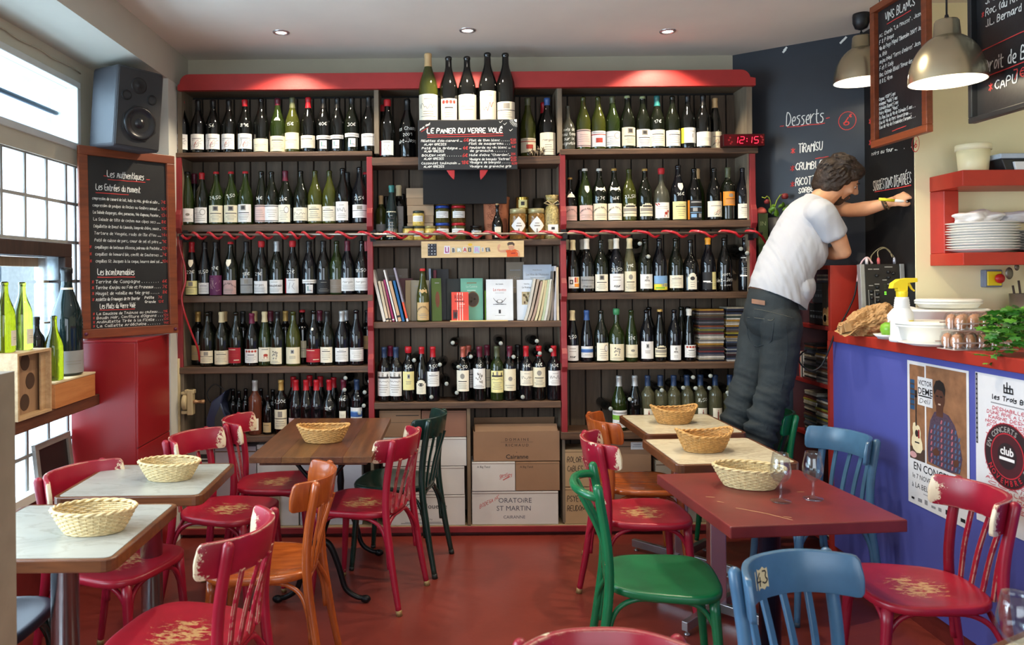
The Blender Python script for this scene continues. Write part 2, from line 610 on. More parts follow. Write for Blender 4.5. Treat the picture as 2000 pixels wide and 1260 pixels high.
win = bpy.data.objects.new('window_1', None); COL.objects.link(win); struct(win)          # the glass-block screen
BLOCK = pane('ribbed_glass_block', (236, 244, 248), .05, .62)
gb = MB().box((-.035, .006, .006), (.035, CW - .006, RH - .006)).mesh('glass_block', BLOCK, .008, 2)
gh = MB().box((-.035, .005, .006), (.035, CW / 2 - .005, RH - .006)).mesh('glass_block', BLOCK, .008, 2)
for k, y in enumerate(COLS):
 for j, z in enumerate(ROWZ[:-1]):
  if j < 2 or 4 <= j <= 7 and y < 3.9:
   continue                                     # the opening light sits here
  put('glass_block', gb, win, (XW - .05, y - CW, z))
for q in range(2):
 for j, z in enumerate(ROWZ[:-1]):
  if j > 1:
   put('glass_block', gh, win, (XW - .05, 3.98 + q * CW / 2, z))
# cement joints
j_ = MB()
for y in [c - CW for c in COLS] + [3.98, 3.98 + CW / 2, 4.175]:
 for z0, z1 in ((ROWZ[2], ROWZ[4]), (ROWZ[4], ROWZ[8]), (ROWZ[8], ROWZ[10])):
  if z0 == ROWZ[4] and y < 3.95:
   continue
  j_.box((XW - .075, y - .009, z0), (XW - .010, y + .009, z1))
for j, z in list(enumerate(ROWZ))[2:]:
 y0 = 3.98 if 5 <= j <= 7 else COLS[-1] - CW
 j_.box((XW - .075, y0, z - .008), (XW - .011, 4.175, z + .008))
j_.build('mortar_joints', M('block_mortar', (150, 150, 146), .85), win)

struct(MB().box((XW, -2.2, 0), (XW + .012, 3.975, ROWZ[2] - .01)).build('baseboard_left', M('dado_red', (104, 30, 30), .5)))

# opening light in a dark timber frame
w2 = bpy.data.objects.new('window_2', None); COL.objects.link(w2); struct(w2)
DKW = wood('dark_window_timber', (40, 28, 24), (70, 50, 42), 'Z', .5)
b = MB()
z0, z1, y0, y1 = ROWZ[4] + .01, ROWZ[8] - .01, 2.43, 3.975
b.box((XW - .12, y0, z1 - .07), (XW + .02, y1, z1)).box((XW - .12, y0, z0), (XW + .02, y1, z0 + .05))
b.box((XW - .12, y1 - .075, z0 + .05), (XW + .02, y1, z1 - .07)).box((XW - .12, y0, z0 + .05), (XW + .02, y0 + .06, z1 - .07))
b.build('window_frame', DKW, w2, .004)
b = MB()
ys = [y0 + .07, 3.15, y1 - .08]
for a, c in zip(ys, ys[1:]):
 b.box((XW - .10, a, z0 + .055), (XW - .06, a + .05, z1 - .075)).box((XW - .10, c - .05, z0 + .055), (XW - .06, c, z1 - .075))
 b.box((XW - .10, a, z0 + .055), (XW - .06, c, z0 + .10)).box((XW - .10, a, z1 - .12), (XW - .06, c, z1 - .075))
b.build('sash', wood('pale_window_timber', (150, 124, 96), (186, 160, 128), 'Z', .5), w2, .003)
for a, c in zip(ys, ys[1:]):
 MB().box((XW - .083, a + .05, z0 + .10), (XW - .079, c - .05, z1 - .12)).build('pane', pane('window_glass', gloss=.06), w2)
# transom light
w3 = bpy.data.objects.new('window_3', None); COL.objects.link(w3); struct(w3)
b = MB()
TZ0, TZ1 = 2.235, 2.60
b.box((XW - .13, -.6, TZ0), (XW + .012, 4.10, TZ0 + .035)).box((XW - .13, -.6, TZ1 - .035), (XW + .012, 4.10, TZ1))
b.box((XW - .13, 4.065, TZ0 + .035), (XW + .012, 4.10, TZ1 - .035)).box((XW - .13, 2.2, TZ0 + .035), (XW + .012, 2.24, TZ1 - .035))
b.build('window_frame', M('window_white', (206, 208, 204), .5, var=.05), w3, .004)
for a, c in ((-.6, 2.2), (2.24, 4.065)):
 MB().box((XW - .05, a, TZ0 + .035), (XW - .045, c, TZ1 - .035)).build('pane', MATS['window_glass'], w3)
MB().tube([(XW - .10, -.6, 2.43), (XW - .10, 4.06, 2.43)], .012, 6).build('security_bar', M('iron_bar', (44, 46, 56), .6), w3)
# rolled cord and hook over the transom
b = MB()
b.tube([(XW + .01, 3.0 + .1 * k, 2.655 + .006 * sin(k * 2.1)) for k in range(12)], .004, 6)
b.tube([(XW + .02 + .03 * cos(k), 3.02 + .02 * sin(k * 1.7), 2.655 + .025 * sin(k)) for k in range(14)], .006, 6)
tag(b.build('blind_cord', M('cream_cord', (188, 178, 156), .7)), 'cream cord with knotted end above the transom window', 'cord')

# street beyond the window
struct(MB().box((-9, -6, -.25), (-2.2, 14, -.12)).build('street', M('asphalt', (120, 122, 128), .9)))
fa = bpy.data.objects.new('facade', None); COL.objects.link(fa)
tag(fa, 'pale stone house across the street behind the open window', 'building')
MB().box((-7.6, 2, -.15), (-7, 14, 3.7)).build('wall_face', M('pale_stone', (206, 204, 200), .9), fa)
shw = MB().box((-.03, 0, 0), (.03, .9, 1.5)).mesh('street_window', M('street_pane', (74, 86, 100), .15))
for k in range(6):
 for z in (.9,):
  o = put('street_window', shw, fa, (-6.985, 2.6 + 1.7 * k, z))
rv = MB().box((-2.75, 4.12, 2.0), (-2.09, 4.5, 3.4)).build('outside_pier', M('bluegrey_render', (150, 156, 176), .85))
struct(rv)

# yellow kitchen wall, turning back beyond the counter
P2 = AX(1795, 300, 2.38)
Y2 = 3.90
b = MB().box((2.3805, Y2 - .006, 0), (3.5, Y2, ZC)).box((3.4, -2.2, 0), (3.5, Y2, ZC))
struct(b.build('wall_right', YELLOW))
# blackboard-painted walls: the splayed corner and the return towards the room
PA, PC = Vector((1.80, 4.80, 0)), Vector((2.38, 4.36, 0))
dv = (PC - PA).normalized()
nv = Vector((dv.y, -dv.x, 0))                                   # points into the room
BW = M('blackboard_paint', (37, 42, 50), .40, var=.22, scale=3, bmp=.03)
b = MB().prism([(PA.x, PA.y), (PC.x, PC.y), (PC.x + .1, PC.y + .1), (PA.x - .02, PA.y + .12)], 0, ZC, 'XY')
wdg = struct(b.build('wall_diagonal', BW))
wrt = struct(MB().box((2.38, Y2 + .001, 0), (2.48, PC.y + .03, ZC)).build('wall_return', M('blackboard_paint_dark', (27, 26, 26), .42, var=.25, scale=3, bmp=.03)))

def on_diag(px, py):
 dx, dy = un(px, py)
 d = Vector((dx / F, 1, -dy / F))
 t = (PA - Vector((0, 0, H))).dot(nv) / d.dot(nv)
 return Vector((0, 0, H)) + d * t

def diag_uv(px, py):
 p = on_diag(px, py)
 return (p - PA).dot(dv), p.z

PD = lambda u, v: PA + dv * u + nv * .002 + Vector((0, 0, v))
PR = lambda u, v: Vector((2.3765, PC.y - u, v))

def ret_uv(px, py):
 p = AX(px, py, 2.378)
 return PC.y - p.y, p.z

def wall_text(mb, mbr, uv, P, items):
 for s, x0, y0, x1, y1, hpx, red in items:
  u0, v0 = uv(x0, y0)
  u1, v1 = uv(x1, y1)
  u2, v2 = uv(x0, y0 - hpx)
  chalk(mbr if red else mb, s, u0, v0, abs(v2 - v0), P, w=(.0036 if P is PR else .005), mi=0, fit=(u1 - u0), slant=(v1 - v0) / max(1e-6, u1 - u0))

def wall_line(mbr, uv, P, x0, y0, x1, y1, w=.005):
 a, c = uv(x0, y0), uv(x1, y1)
 under(mbr, a[0], a[1], c[0], c[1], P, w, 0)

tw, tr = MB(), MB()
wall_text(tw, tr, diag_uv, PD, [('Desserts', 1536, 246, 1611, 238, 26, 0), ('TiRAMiSU', 1560, 298, 1608, 293, 17, 0), ('CRUMBLE BANANES', 1554, 333, 1670, 321, 14, 0),
        ('RiCOTTA', 1554, 363, 1602, 357, 15, 0), ('SORBET', 1560, 378, 1596, 373, 10, 0)])
wall_line(tr, diag_uv, PD, 1538, 249, 1611, 241)
wall_line(tr, diag_uv, PD, 1593, 310, 1618, 306)
wall_line(tr, diag_uv, PD, 1524, 247, 1531, 246); wall_line(tr, diag_uv, PD, 1614, 231, 1620, 230)
for x, y in ((1545, 300), (1544, 334), (1544, 365)):
 u, v = diag_uv(x, y)
 chalk(tr, '*', u, v, .03, PD, w=.005)
u, v = diag_uv(1655, 236)
ribbons(tr, [[(u + .045 * cos(t * .3), v + .052 * sin(t * .3)) for t in range(22)]], .004, PD)
chalk(tr, '6', u - .02, v - .025, .045, PD, w=.006); chalk(tr, '€', u + .01, v + .018, .018, PD, w=.004)
for x, y in ((1532, 98), (1648, 78), (1530, 102), (1642, 84)):
 u, v = diag_uv(x, y)
 ribbons(tw, [[(u, v), (u + .012, v + .012)]], .012, PD)
tw.build('lettering', CHALK, wdg)
tr.build('red_lettering', CHALKR, wdg)
tw, tr = MB(), MB()
wall_text(tw, tr, ret_uv, PR, [("SUGGESTiONS D'ENTRÉES", 1706, 374, 1781, 357, 20, 0), ('noirs au four ...', 1703, 304, 1752, 293, 7, 0), ('Tiges', 1701, 287, 1722, 282, 9, 0), ('Escargots', 1702, 246, 1740, 238, 9, 0), ('poulpe', 1705, 262, 1730, 257, 8, 0),
       ('. . . .', 1740, 296, 1785, 287, 6, 0)])
wall_line(tr, ret_uv, PR, 1709, 375, 1780, 362)
for x, y in ((1698, 243), (1698, 284)):
 u, v = ret_uv(x, y)
 chalk(tr, '*', u, v, .03, PR, w=.005)
u, v = ret_uv(1789, 281)
ribbons(tr, [[(u + .03 * cos(t * .3), v + .04 * sin(t * .3)) for t in range(22)]], .004, PR)
chalk(tr, '6', u - .012, v - .018, .035, PR, w=.005)
u, v = ret_uv(1769, 390)
ribbons(tw, [[(u, v + .03), (u - .004, v), (u + .006, v - .012)]], .006, PR)
tw.build('lettering', CHALK, wrt)
tr.build('red_lettering', CHALKR, wrt)

struct(MB().box((-2.1, -2.3, 0), (-1.3, -2.2, ZC)).box((2.3, -2.3, 0), (3.5, -2.2, ZC)).box((-1.3, -2.3, 0), (2.3, -2.2, .65)).box((-1.3, -2.3, 2.5), (2.3, -2.2, ZC)).build('wall_front', PLASTER))

# recessed ceiling spots
RIM = M('spot_rim', (196, 196, 200), .25, .8, var=.02)
BULB = M('lit_spot_lens', (255, 244, 226), .3, var=0, emit=14)
BULBC = M('lit_lamp_bulb', (255, 240, 214), .3, var=0, emit=9)
rim_me = MB().lathe([(.030, .012), (.030, -.002), (.034, -.007), (.044, -.005), (.047, 0), (.047, .004)], 28).mesh('spot_rim', RIM)
len_me = MB().lathe([(0, -.001), (.024, -.0015), (.0295, 0), (.0295, .008)], 24).mesh('spot_lens', BULB)
SN = ['over the shelves at the window end', 'over the five big bottles', 'over the shelves at the bar end', 'over the marble tables by the window', 'over the middle of the room', 'over the marble tables by the bar']
for i, (p, wt) in enumerate(zip(SPOT_POS, SPOT_W)):
 t = thing('ceiling_spotlight', 'small round recessed ceiling spotlight, lit, ' + SN[i], 'light', p, group='recessed ceiling spotlights')
 put('rim', rim_me, t)
 put('lens', len_me, t)
 lamp('spot_beam', 'SPOT', (p.x, p.y, p.z - .012), wt, WARM, (0, 0, 0), spot_size=radians(122), spot_blend=.35, shadow_soft_size=.022)

# ================================================================== WALL OF SHELVES
SHW = wood('shelf_board_timber', (52, 35, 25), (104, 76, 54), 'X', .55, 3.2, 14, .2)
BACKM = [wood('back_board_%s' % k, (62 + d, 50 + d, 38 + d), (98 + d, 82 + d, 65 + d), 'Z', .7, 2.2, 10, .1) for k, d in zip('abc', (0, 8, -6))]
BEIGE = wood('shelf_side_timber', (96, 84, 68), (134, 120, 100), 'Z', .7, 2.5, 8, .1)
shelf = thing('wall_shelf', 'wall-wide red and brown wine shelving with three bays along the back wall', 'shelf', (0, YS, 0))
L0 = lambda px, py, d=0.: W(px, py, YS + d) - Vector((0, YS, 0))          # shelf-local point on the plane d behind the shelf front
XL, XR = L0(345, 540).x, L0(1477, 540).x
D = YB - YS - .012
# grooved back boards
pitch = .0985
nB = int((XR - XL) / pitch) + 1
pk = MB().box((.002, 0, .10), (pitch - .0055, .014, 2.66)).mesh('plank', BACKM[0], .003, 1)
pks = [pk] + [pk.copy() for _ in (1, 2)]
for i in (1, 2):
 pks[i].materials[0] = BACKM[i]
for i in range(nB):
 o = put('plank', pks[RND.choice((0, 0, 1, 2))], shelf, (XL + i * pitch, D - .022, 0))
 if XL + (i + 1) * pitch > XR:
  o.scale.x = (XR - XL - i * pitch) / pitch
MB().box((XL, D - .008, .06), (XR, D + .004, 2.68)).build('back_panel', DARKGAP, shelf)

def shelf_board(x0, x1, pxm, ytop, ybot, name='shelf_board', front=0., m=None, back=None):
 """a board between pixel columns x0..x1 whose front face spans ytop..ybot at pixel pxm"""
 a, c = L0(x0, ytop).x, L0(x1, ytop).x
 zt, zb = L0(pxm, ytop).z, L0(pxm, ybot).z
 MB().box((a, front, zb), (c, (back or D - .022), zt)).build(name, m or SHW, shelf, .004)
 return zt

ZSH = {}
for key, x0, x1, yt, yb in (('L1', 341, 727, 297, 306), ('L2', 343, 722, 438, 452), ('L3', 343, 729, 577, 590), ('L4', 346, 729, 716, 729), ('L5', 346, 729, 851, 863),
       ('C1', 724, 1098, 306, 322), ('C2', 722, 1098, 468, 480), ('C3', 728, 1097, 628, 640), ('C4', 730, 1096, 785, 798),
       ('R1', 1094, 1480, 290, 301), ('R2', 1096, 1478, 431, 445), ('R3', 1094, 1478, 571, 584), ('R4', 1096, 1478, 708, 721), ('R5', 1096, 1478, 842, 857)):
 ZSH[key] = shelf_board(x0, x1, (x0 + x1) / 2, yt, yb, front=(-.004 if key[0] == 'C' else -.008))
# sides, dividers above the first shelf, top board, plinth
zt = L0(900, 170).z
MB().box((XL + .01, .01, .06), (XL + .035, D, zt)).build('side_panel', BEIGE, shelf)
MB().box((XR - .045, .01, .06), (XR - .012, D, zt)).build('side_panel', BEIGE, shelf)
for px, y1 in ((735, 300), (1094, 298)):
 x = L0(px, 240).x
 MB().box((x - .014, .008, L0(px, y1).z), (x + .014, D, zt)).build('divider', BEIGE, shelf, .003)
for px in (724, 1101):
 x = L0(px, 700).x
 MB().box((x - .008, .03, .07), (x + .008, D, L0(px, 303).z)).build('divider', BEIGE, shelf)
MB().box((XL, .005, zt), (XR, D, zt + .02)).build('top_board', wood('shelf_top_timber', (84, 72, 56), (120, 106, 84), 'X', .7), shelf)
MB().box((XL, .02, L0(900, 1029).z - .03), (XR, D, L0(900, 1029).z)).build('plinth_top', wood('plinth_timber', (116, 96, 70), (160, 138, 106), 'X', .6), shelf, .004)
MB().box((XL, .012, L0(900, 1042).z), (XR, .03, L0(900, 1029).z - .004)).build('plinth_lip', REDP, shelf, .003)
MB().box((XL, .05, 0), (XR, .08, L0(900, 1040).z)).build('kick_board', M('kick_red', (92, 26, 26), .5), shelf)
x = L0(916, 900).x
MB().box((x - .010, .02, L0(900, 1028).z), (x + .010, D, L0(916, 798).z)).build('divider', wood('box_divider', (96, 78, 58), (130, 108, 82), 'Z', .6), shelf)

# red uprights with a fretted front edge
def upright(px, ztop, zbot, steps, th=.036, name='upright'):
 x = L0(px, 600).x
 pts = [(.05, ztop), (-.004, ztop)]
 for z in steps:
  pts += [(-.006, z + .15), (-.010, z + .09), (-.026, z + .06), (-.030, z + .03), (-.030, z - .02), (-.018, z - .035), (-.006, z - .05)]
 pts += [(-.006, zbot), (.05, zbot)]
 MB().prism(pts, x - th / 2, x + th / 2, 'YZ').build(name, REDP, shelf, .003)

upright(351, L0(351, 305).z, L0(351, 718).z, [ZSH['L2'], ZSH['L3']])
upright(724, L0(724, 306).z, L0(724, 850).z, [ZSH['L2'], ZSH['C3'], ZSH['L4'] - .02], .034)
upright(1101, L0(1101, 300).z, L0(1101, 853).z, [ZSH['R2'], ZSH['R3'], ZSH['R4']], .034)
upright(1472, L0(1472, 300).z, L0(1472, 705).z, [ZSH['R2']], .034)
# crowning board with rounded ends
zb, ztv = L0(911, 174).z, L0(911, 143).z
pts = []
xa, xb = L0(350, 160).x, L0(1472, 160).x
rr = .055
for k in range(7):
 t = pi - pi / 2 * k / 6
 pts.append((xa + .012 + rr + rr * cos(t), ztv - rr + rr * sin(t)))
for k in range(7):
 t = pi / 2 - pi / 2 * k / 6
 pts.append((xb - .03 - rr + rr * cos(t), ztv - rr + rr * sin(t)))
pts += [(xb - .03, zb + .05), (xb, zb + .045), (xb, zb), (xa, zb), (xa, zb + .03)]
MB().prism(pts, -.03, .005).build('crown_board', M('crown_red', (160, 44, 42), .45, var=.1, scale=9, bmp=.05), shelf, .004)

# steel rail with a red cable wound round it
PY = -.06
ra, rb = L0(347, 459, PY), L0(1489, 455, PY)
rod = thing('hose_rail', 'thin steel rod running across the whole front of the shelves', 'rail', (0, YS, 0))
MB().tube([ra, rb], .008, 10).build('rod', M('brushed_steel', (150, 140, 128), .35, .9), rod)
brk = MB().box((-.012, -.02, -.03), (.012, .058, .004)).box((-.016, .05, -.04), (.016, .058, .03)).mesh('bracket', M('black_iron', (30, 30, 32), .5, .4))
for px in (356, 727, 1103, 1474):
 p = L0(px, 459 - (px - 347) * .0035, PY)
 put('bracket', brk, rod, (p.x, p.y + .002, p.z))
cross = [357, 387, 417, 450, 480, 515, 550, 575, 600, 632, 673, 722, 772, 821, 869, 917, 968, 1023, 1080, 1139, 1203, 1265, 1319, 1375, 1434, 1479]
pts = []
for a, c in zip(cross, cross[1:]):
 for k in range(10):
  u = k / 10
  px = a + (c - a) * u
  p = L0(px, 459 - (px - 347) * .0035, PY)
  t = 2 * pi * u
  pts.append((p.x, p.y - .020 * cos(t), p.z - .023 * sin(t) - (.012 * sin(pi * (u - .6) / .4) if u > .6 else 0)))
for px, py, d in ((1488, 462, -.05), (1497, 476, .02), (1503, 500, .05)):
 pts.append(tuple(L0(px, py, d)))
hose = thing('red_cable', 'glossy red cable wound in loops round the steel rod', 'cable', (0, YS, 0))
REDC = M('red_cable_plastic', (168, 22, 34), .2, var=.06, coat=.5)
MB().tube(pts, .0082, 7).build('winding', REDC, hose)
dn = [(357, 462, -.05), (351, 470, -.05), (353, 490, -.045), (361, 520, -.04), (362, 550, -.04), (355, 580, -.045), (360, 610, -.04), (374, 650, -.02), (386, 680, 0), (390, 706, .03)]
MB().tube(cr3([L0(*q) for q in dn]), .0062, 7).build('tail', REDC, hose)

# ================================================================== WINE BOTTLES
def glassmat(name, c, trans=0., rough=.06):
 m = M(name, c, rough, var=0, trans=trans, spec=.6, ior=1.5)
 return m

TONE = {'black': glassmat('bottle_glass_black', (11, 12, 11)), 'dark': glassmat('bottle_glass_dark', (17, 21, 13)), 'green': glassmat('bottle_glass_green', (32, 44, 16)),
  'olive': glassmat('bottle_glass_olive', (58, 62, 22)), 'blue': glassmat('bottle_glass_inky', (13, 14, 18)), 'pale': glassmat('bottle_glass_pale', (140, 138, 104), .72),
  'rose': glassmat('bottle_glass_rose', (104, 56, 40), .25), 'clear': glassmat('bottle_glass_frosted', (80, 80, 68), .3, .2),
  'lime': glassmat('bottle_glass_lime', (122, 134, 44), .9), 'gold': glassmat('bottle_glass_gold', (92, 90, 8), .9), 'sea': glassmat('bottle_glass_sea', (26, 42, 42), .3)}
TW = {'black': 'black', 'dark': 'dark green', 'green': 'green', 'olive': 'olive green', 'blue': 'inky black', 'pale': 'pale glass', 'rose': 'rosé', 'clear': 'frosted clear', 'lime': 'lime green', 'gold': 'yellow-green', 'sea': 'sea green'}
PROF = {
 'burg': [(0, .006), (.030, .003), (.040, 0), (.0435, .004), (.0445, .012), (.0445, .148), (.0438, .168), (.0405, .190), (.0335, .213), (.0250, .236), (.0188, .256), (.0160, .272), (.0150, .300), (.0150, .308), (.0168, .310), (.0168, .318), (.0148, .322), (.0115, .324), (.0105, .318), (0, .316)],
 'bord': [(0, .006), (.028, .003), (.036, 0), (.0393, .004), (.0402, .012), (.0402, .200), (.0390, .213), (.0340, .227), (.0245, .240), (.0178, .252), (.0152, .268), (.0150, .305), (.0167, .307), (.0167, .316), (.0148, .321), (.011, .324), (.010, .318), (0, .316)],
 'slim': [(0, .006), (.026, .003), (.034, 0), (.0375, .004), (.0385, .012), (.0385, .130), (.0370, .160), (.0320, .195), (.0250, .228), (.0190, .258), (.0155, .280), (.0150, .308), (.0165, .310), (.0165, .318), (.0145, .322), (.011, .324), (0, .317)],
 'flask': [(0, .006), (.036, .003), (.046, 0), (.050, .004), (.0505, .012), (.0505, .135), (.048, .165), (.040, .190), (.028, .210), (.0185, .228), (.0150, .245), (.0145, .300), (.0145, .306), (.0165, .308), (.0165, .318), (.0145, .322), (.011, .324), (0, .317)],
}

def rad(kind, z):
 p = PROF[kind]
 best = .0
 for (r0, a), (r1, c) in zip(p[2:], p[3:]):
  if a <= z <= c and c > a:
   return r0 + (r1 - r0) * (z - a) / (c - a)
 return p[5][0]

CAPC = {'red': (178, 28, 38), 'black': (24, 23, 23), 'cork': (196, 164, 116), 'silver': (170, 172, 172), 'white': (214, 210, 198), 'gold': (186, 150, 84), 'blue': (52, 84, 140), 'teal': (40, 106, 104),
  'burgundy': (92, 26, 44), 'olive': (84, 88, 62), 'wax': (184, 34, 40), 'cream': (216, 200, 158), 'navy': (36, 54, 84), 'copper': (176, 92, 76), 'orange': (214, 148, 40), 'pink': (190, 78, 84), 'sage': (150, 164, 122), 'purple': (112, 30, 62), 'green': (58, 128, 84)}
LABC = {'white': (226, 224, 220), 'cream': (222, 212, 182), 'ivory': (230, 222, 200), 'red': (158, 26, 38), 'pink': (212, 180, 172), 'rose': (196, 158, 150), 'black': (28, 28, 30), 'yellow': (226, 216, 150), 'orange': (226, 142, 44), 'violet': (92, 32, 74), 'tan': (190, 160, 112),
  'grey': (120, 108, 96), 'ink': (54, 50, 50), 'fade': (140, 134, 124), 'brick': (170, 60, 46), 'sky': (120, 160, 200), 'grn': (124, 176, 60), 'slate': (150, 150, 148), 'lem': (236, 216, 60), 'teal': (60, 130, 120), 'blue': (58, 96, 160)}

def capm(k):
 return M('capsule_' + k, CAPC[k], .32 if k not in ('cork', 'wax', 'cream') else .55, .35 if k in ('silver', 'gold', 'copper') else 0., var=.06, scale=40)

def labm(k):
 return M('label_' + k, LABC[k], .62, var=.04, scale=30)

def barrel(kind, off=.0007):
 return lambda u, v: Vector(((rad(kind, max(v, .0125)) + off) * sin(u / PROF[kind][5][0]), -(rad(kind, max(v, .0125)) + off) * cos(u / PROF[kind][5][0]), v))

def patch(mb, u0, u1, v0, v1, P, mi, n=None):
 n = n or max(1, int(abs(u1 - u0) / .011) + 1)
 vs = []
 for i in range(n + 1):
  u = u0 + (u1 - u0) * i / n
  vs += [P(u, v0), P(u, v1)]
 mb.add(vs, [(2 * i, 2 * i + 2, 2 * i + 3, 2 * i + 1) for i in range(n)], mi, True)

def round_patch(mb, cu, cv, ru, rv, P, mi, n=18):
 mb.add([P(cu, cv)] + [P(cu + ru * cos(2 * pi * k / n), cv + rv * sin(2 * pi * k / n)) for k in range(n)], [(0, 1 + k, 1 + (k + 1) % n) for k in range(n)], mi, True)

# label designs: (base colour, half width, low, high, extras)   u across (m), v up (fraction of label)
def label_mesh(kind, st, base, v0, v1, hw, seed):
 rnd = random.Random(seed)
 mb = MB()
 P, P1, P2 = barrel(kind, .0006), barrel(kind, .0011), barrel(kind, .0015)
 names = [base]

 def mi(k):
  if k not in names:
   names.append(k)
  return names.index(k)

 def r(u0, u1, a, c, k, Q=P1):
  patch(mb, u0 * hw, u1 * hw, v0 + (v1 - v0) * a, v0 + (v1 - v0) * c, Q, mi(k))

 def txt(s, cu, cv, h, k, fit=None, w=None, Q=P2):
  chalk(mb, s, cu * hw, v0 + (v1 - v0) * cv, h, Q, w or h * .16, mi(k), fit=fit and fit * hw, align=.5, jit=.12)

 def rows(a, c, n, k='fade', wd_=.75):
  for i in range(n):
   v = a + (c - a) * (i + .5) / n
   w = rnd.uniform(.35, wd_)
   r(-w, w, v - .012, v + .012, k)

 if st not in ('two', 'diamond', 'arch'):
  patch(mb, -hw, hw, v0, v1, P, 0)
 if st == 'plain':
  rows(.35, .6, 2)
 elif st == 'lines':
  r(-.62, .62, .70, .745, 'ink'); rows(.15, .62, 4); r(-.3, .3, .82, .85, 'fade')
 elif st == 'band':
  r(-1, 1, .90, .95, 'ink'); r(-1, 1, .05, .09, 'ink'); rows(.25, .75, 4)
 elif st == 'emblem':
  r(-.32, .32, .66, .95, 'fade'); r(-.2, .2, .72, .9, 'ink', P2); r(-.7, .7, .50, .545, 'ink'); rows(.1, .45, 4)
 elif st == 'crest':
  round_patch(mb, 0, v0 + (v1 - v0) * .72, hw * .3, (v1 - v0) * .13, P1, mi('fade')); r(-.6, .6, .45, .49, 'ink'); rows(.1, .4, 4)
 elif st == 'vine':
  for k, q in (('ink', 3), ('brick', 2)):
   for _ in range(q):
    x, y = rnd.uniform(-.7, .1), rnd.uniform(.12, .2)
    pts = []
    for s_ in range(9):
     pts.append((x * hw, v0 + (v1 - v0) * y))
     x += rnd.uniform(-.05, .22); y += rnd.uniform(-.06, .16)
     y = min(y, .6)
    ribbons(mb, [pts], .0014, P2, mi(k))
  r(-.55, .65, .68, .71, 'ink')
 elif st == 'script':
  x, pts = -.75, []
  while x < .75:
   pts.append((x * hw, v0 + (v1 - v0) * (.55 + rnd.uniform(-.12, .12)))); x += .11
  ribbons(mb, [pts], .0016, P2, mi('ink')); rows(.1, .38, 3); r(-.35, .35, .80, .83, 'fade')
 elif st == 'script_red':
  x, pts = -.6, []
  while x < .7:
   pts.append((x * hw, v0 + (v1 - v0) * (.45 + rnd.uniform(-.16, .16)))); x += .13
  ribbons(mb, [pts], .002, P2, mi('brick')); r(-.4, .4, .82, .85, 'fade')
 elif st == 'arc':
  for q, s_ in enumerate('ARBOIS PUPILLIN'):
   t = (q - 7) / 7.5
   ls, wd_ = strokes(s_, .0085, .05)
   ribbons(mb, [[(t * hw * .92 + p[0] - wd_ / 2, v0 + (v1 - v0) * (.72 - .28 * t * t) + p[1]) for p in l] for l in ls], .0015, P2, mi('ink'))
  rows(.1, .42, 3); r(-.9, .9, .30, .315, 'fade')
 elif st == 'two':
  patch(mb, -hw, hw, v0 + (v1 - v0) * .72, v1, P, mi('white'))
  patch(mb, -.42 * hw, .42 * hw, v0, v0 + (v1 - v0) * .62, P, mi('white'))
  r(-.8, .8, .83, .87, 'fade'); r(-.22, -.12, .15, .52, 'teal'); r(-.05, .03, .15, .25, 'blue'); r(.1, .18, .15, .22, 'ink'); r(.24, .32, .15, .2, 'brick')
 elif st == 'side':                                           # coloured strip along one edge
  r(-1, -.66, 0, 1, 'red'); r(-.35, .55, .86, .9, 'fade'); ribbons(mb, [[(-.2 * hw, v0 + (v1 - v0) * .3), (-.1 * hw, v0 + (v1 - v0) * .7), (.4 * hw, v0 + (v1 - v0) * .66), (.15 * hw, v0 + (v1 - v0) * .45), (.45 * hw, v0 + (v1 - v0) * .25)]], .0014, P2, mi('ink'))
 elif st == 'sideyellow':
  r(-1, -.6, 0, 1, 'lem'); r(.3, .36, .35, .6, 'ink'); r(0, .6, .75, .78, 'fade')
 elif st == 'dots':
  for q in range(4):
   round_patch(mb, (-.6 + .4 * q) * hw, v0 + (v1 - v0) * .84, hw * .17, (v1 - v0) * .085, P1, mi('brick'))
  r(-.45, .45, .55, .6, 'ink'); rows(.1, .48, 4)
 elif st == 'horse':
  round_patch(mb, .15 * hw, v0 + (v1 - v0) * .45, hw * .3, (v1 - v0) * .1, P1, mi('brick')); r(-.1, -.02, .22, .4, 'brick', P2); r(.3, .38, .22, .4, 'brick', P2); r(-.4, .5, .84, .88, 'ink'); rows(.05, .18, 1)
 elif st == 'grape':
  for q in range(16):
   round_patch(mb, rnd.uniform(-.4, .45) * hw, v0 + (v1 - v0) * rnd.uniform(.3, .78), hw * .09, (v1 - v0) * .045, P1, mi(rnd.choice(('fade', 'ink', 'fade'))))
  rows(.06, .2, 2)
 elif st == 'tower':
  r(-.95, .95, .52, .56, 'ink'); r(-.3, .3, .62, .92, 'fade'); rows(.12, .45, 3)
 elif st == 'chateau':
  r(-.8, .8, .72, .8, 'ink'); r(-.65, -.5, .8, .93, 'ink'); r(-.15, .1, .8, .97, 'fade'); r(.5, .66, .8, .92, 'ink'); x = -.8
  pts = []
  while x < .8:
   pts.append((x * hw, v0 + (v1 - v0) * (.6 + rnd.uniform(-.035, .035)))); x += .12
  ribbons(mb, [pts], .0016, P2, mi('ink')); rows(.12, .5, 4)
 elif st == 'redlabel':
  r(-.85, .3, .86, .9, 'cream'); r(.1, .8, .18, .23, 'cream'); rows(.4, .6, 2, 'brick')
 elif st == 'seal':
  round_patch(mb, .45 * hw, v0 + (v1 - v0) * .7, hw * .34, (v1 - v0) * .2, P1, mi('fade')); round_patch(mb, .45 * hw, v0 + (v1 - v0) * .7, hw * .27, (v1 - v0) * .16, P2, mi('white')); rows(.1, .7, 5)
 elif st == 'bird':
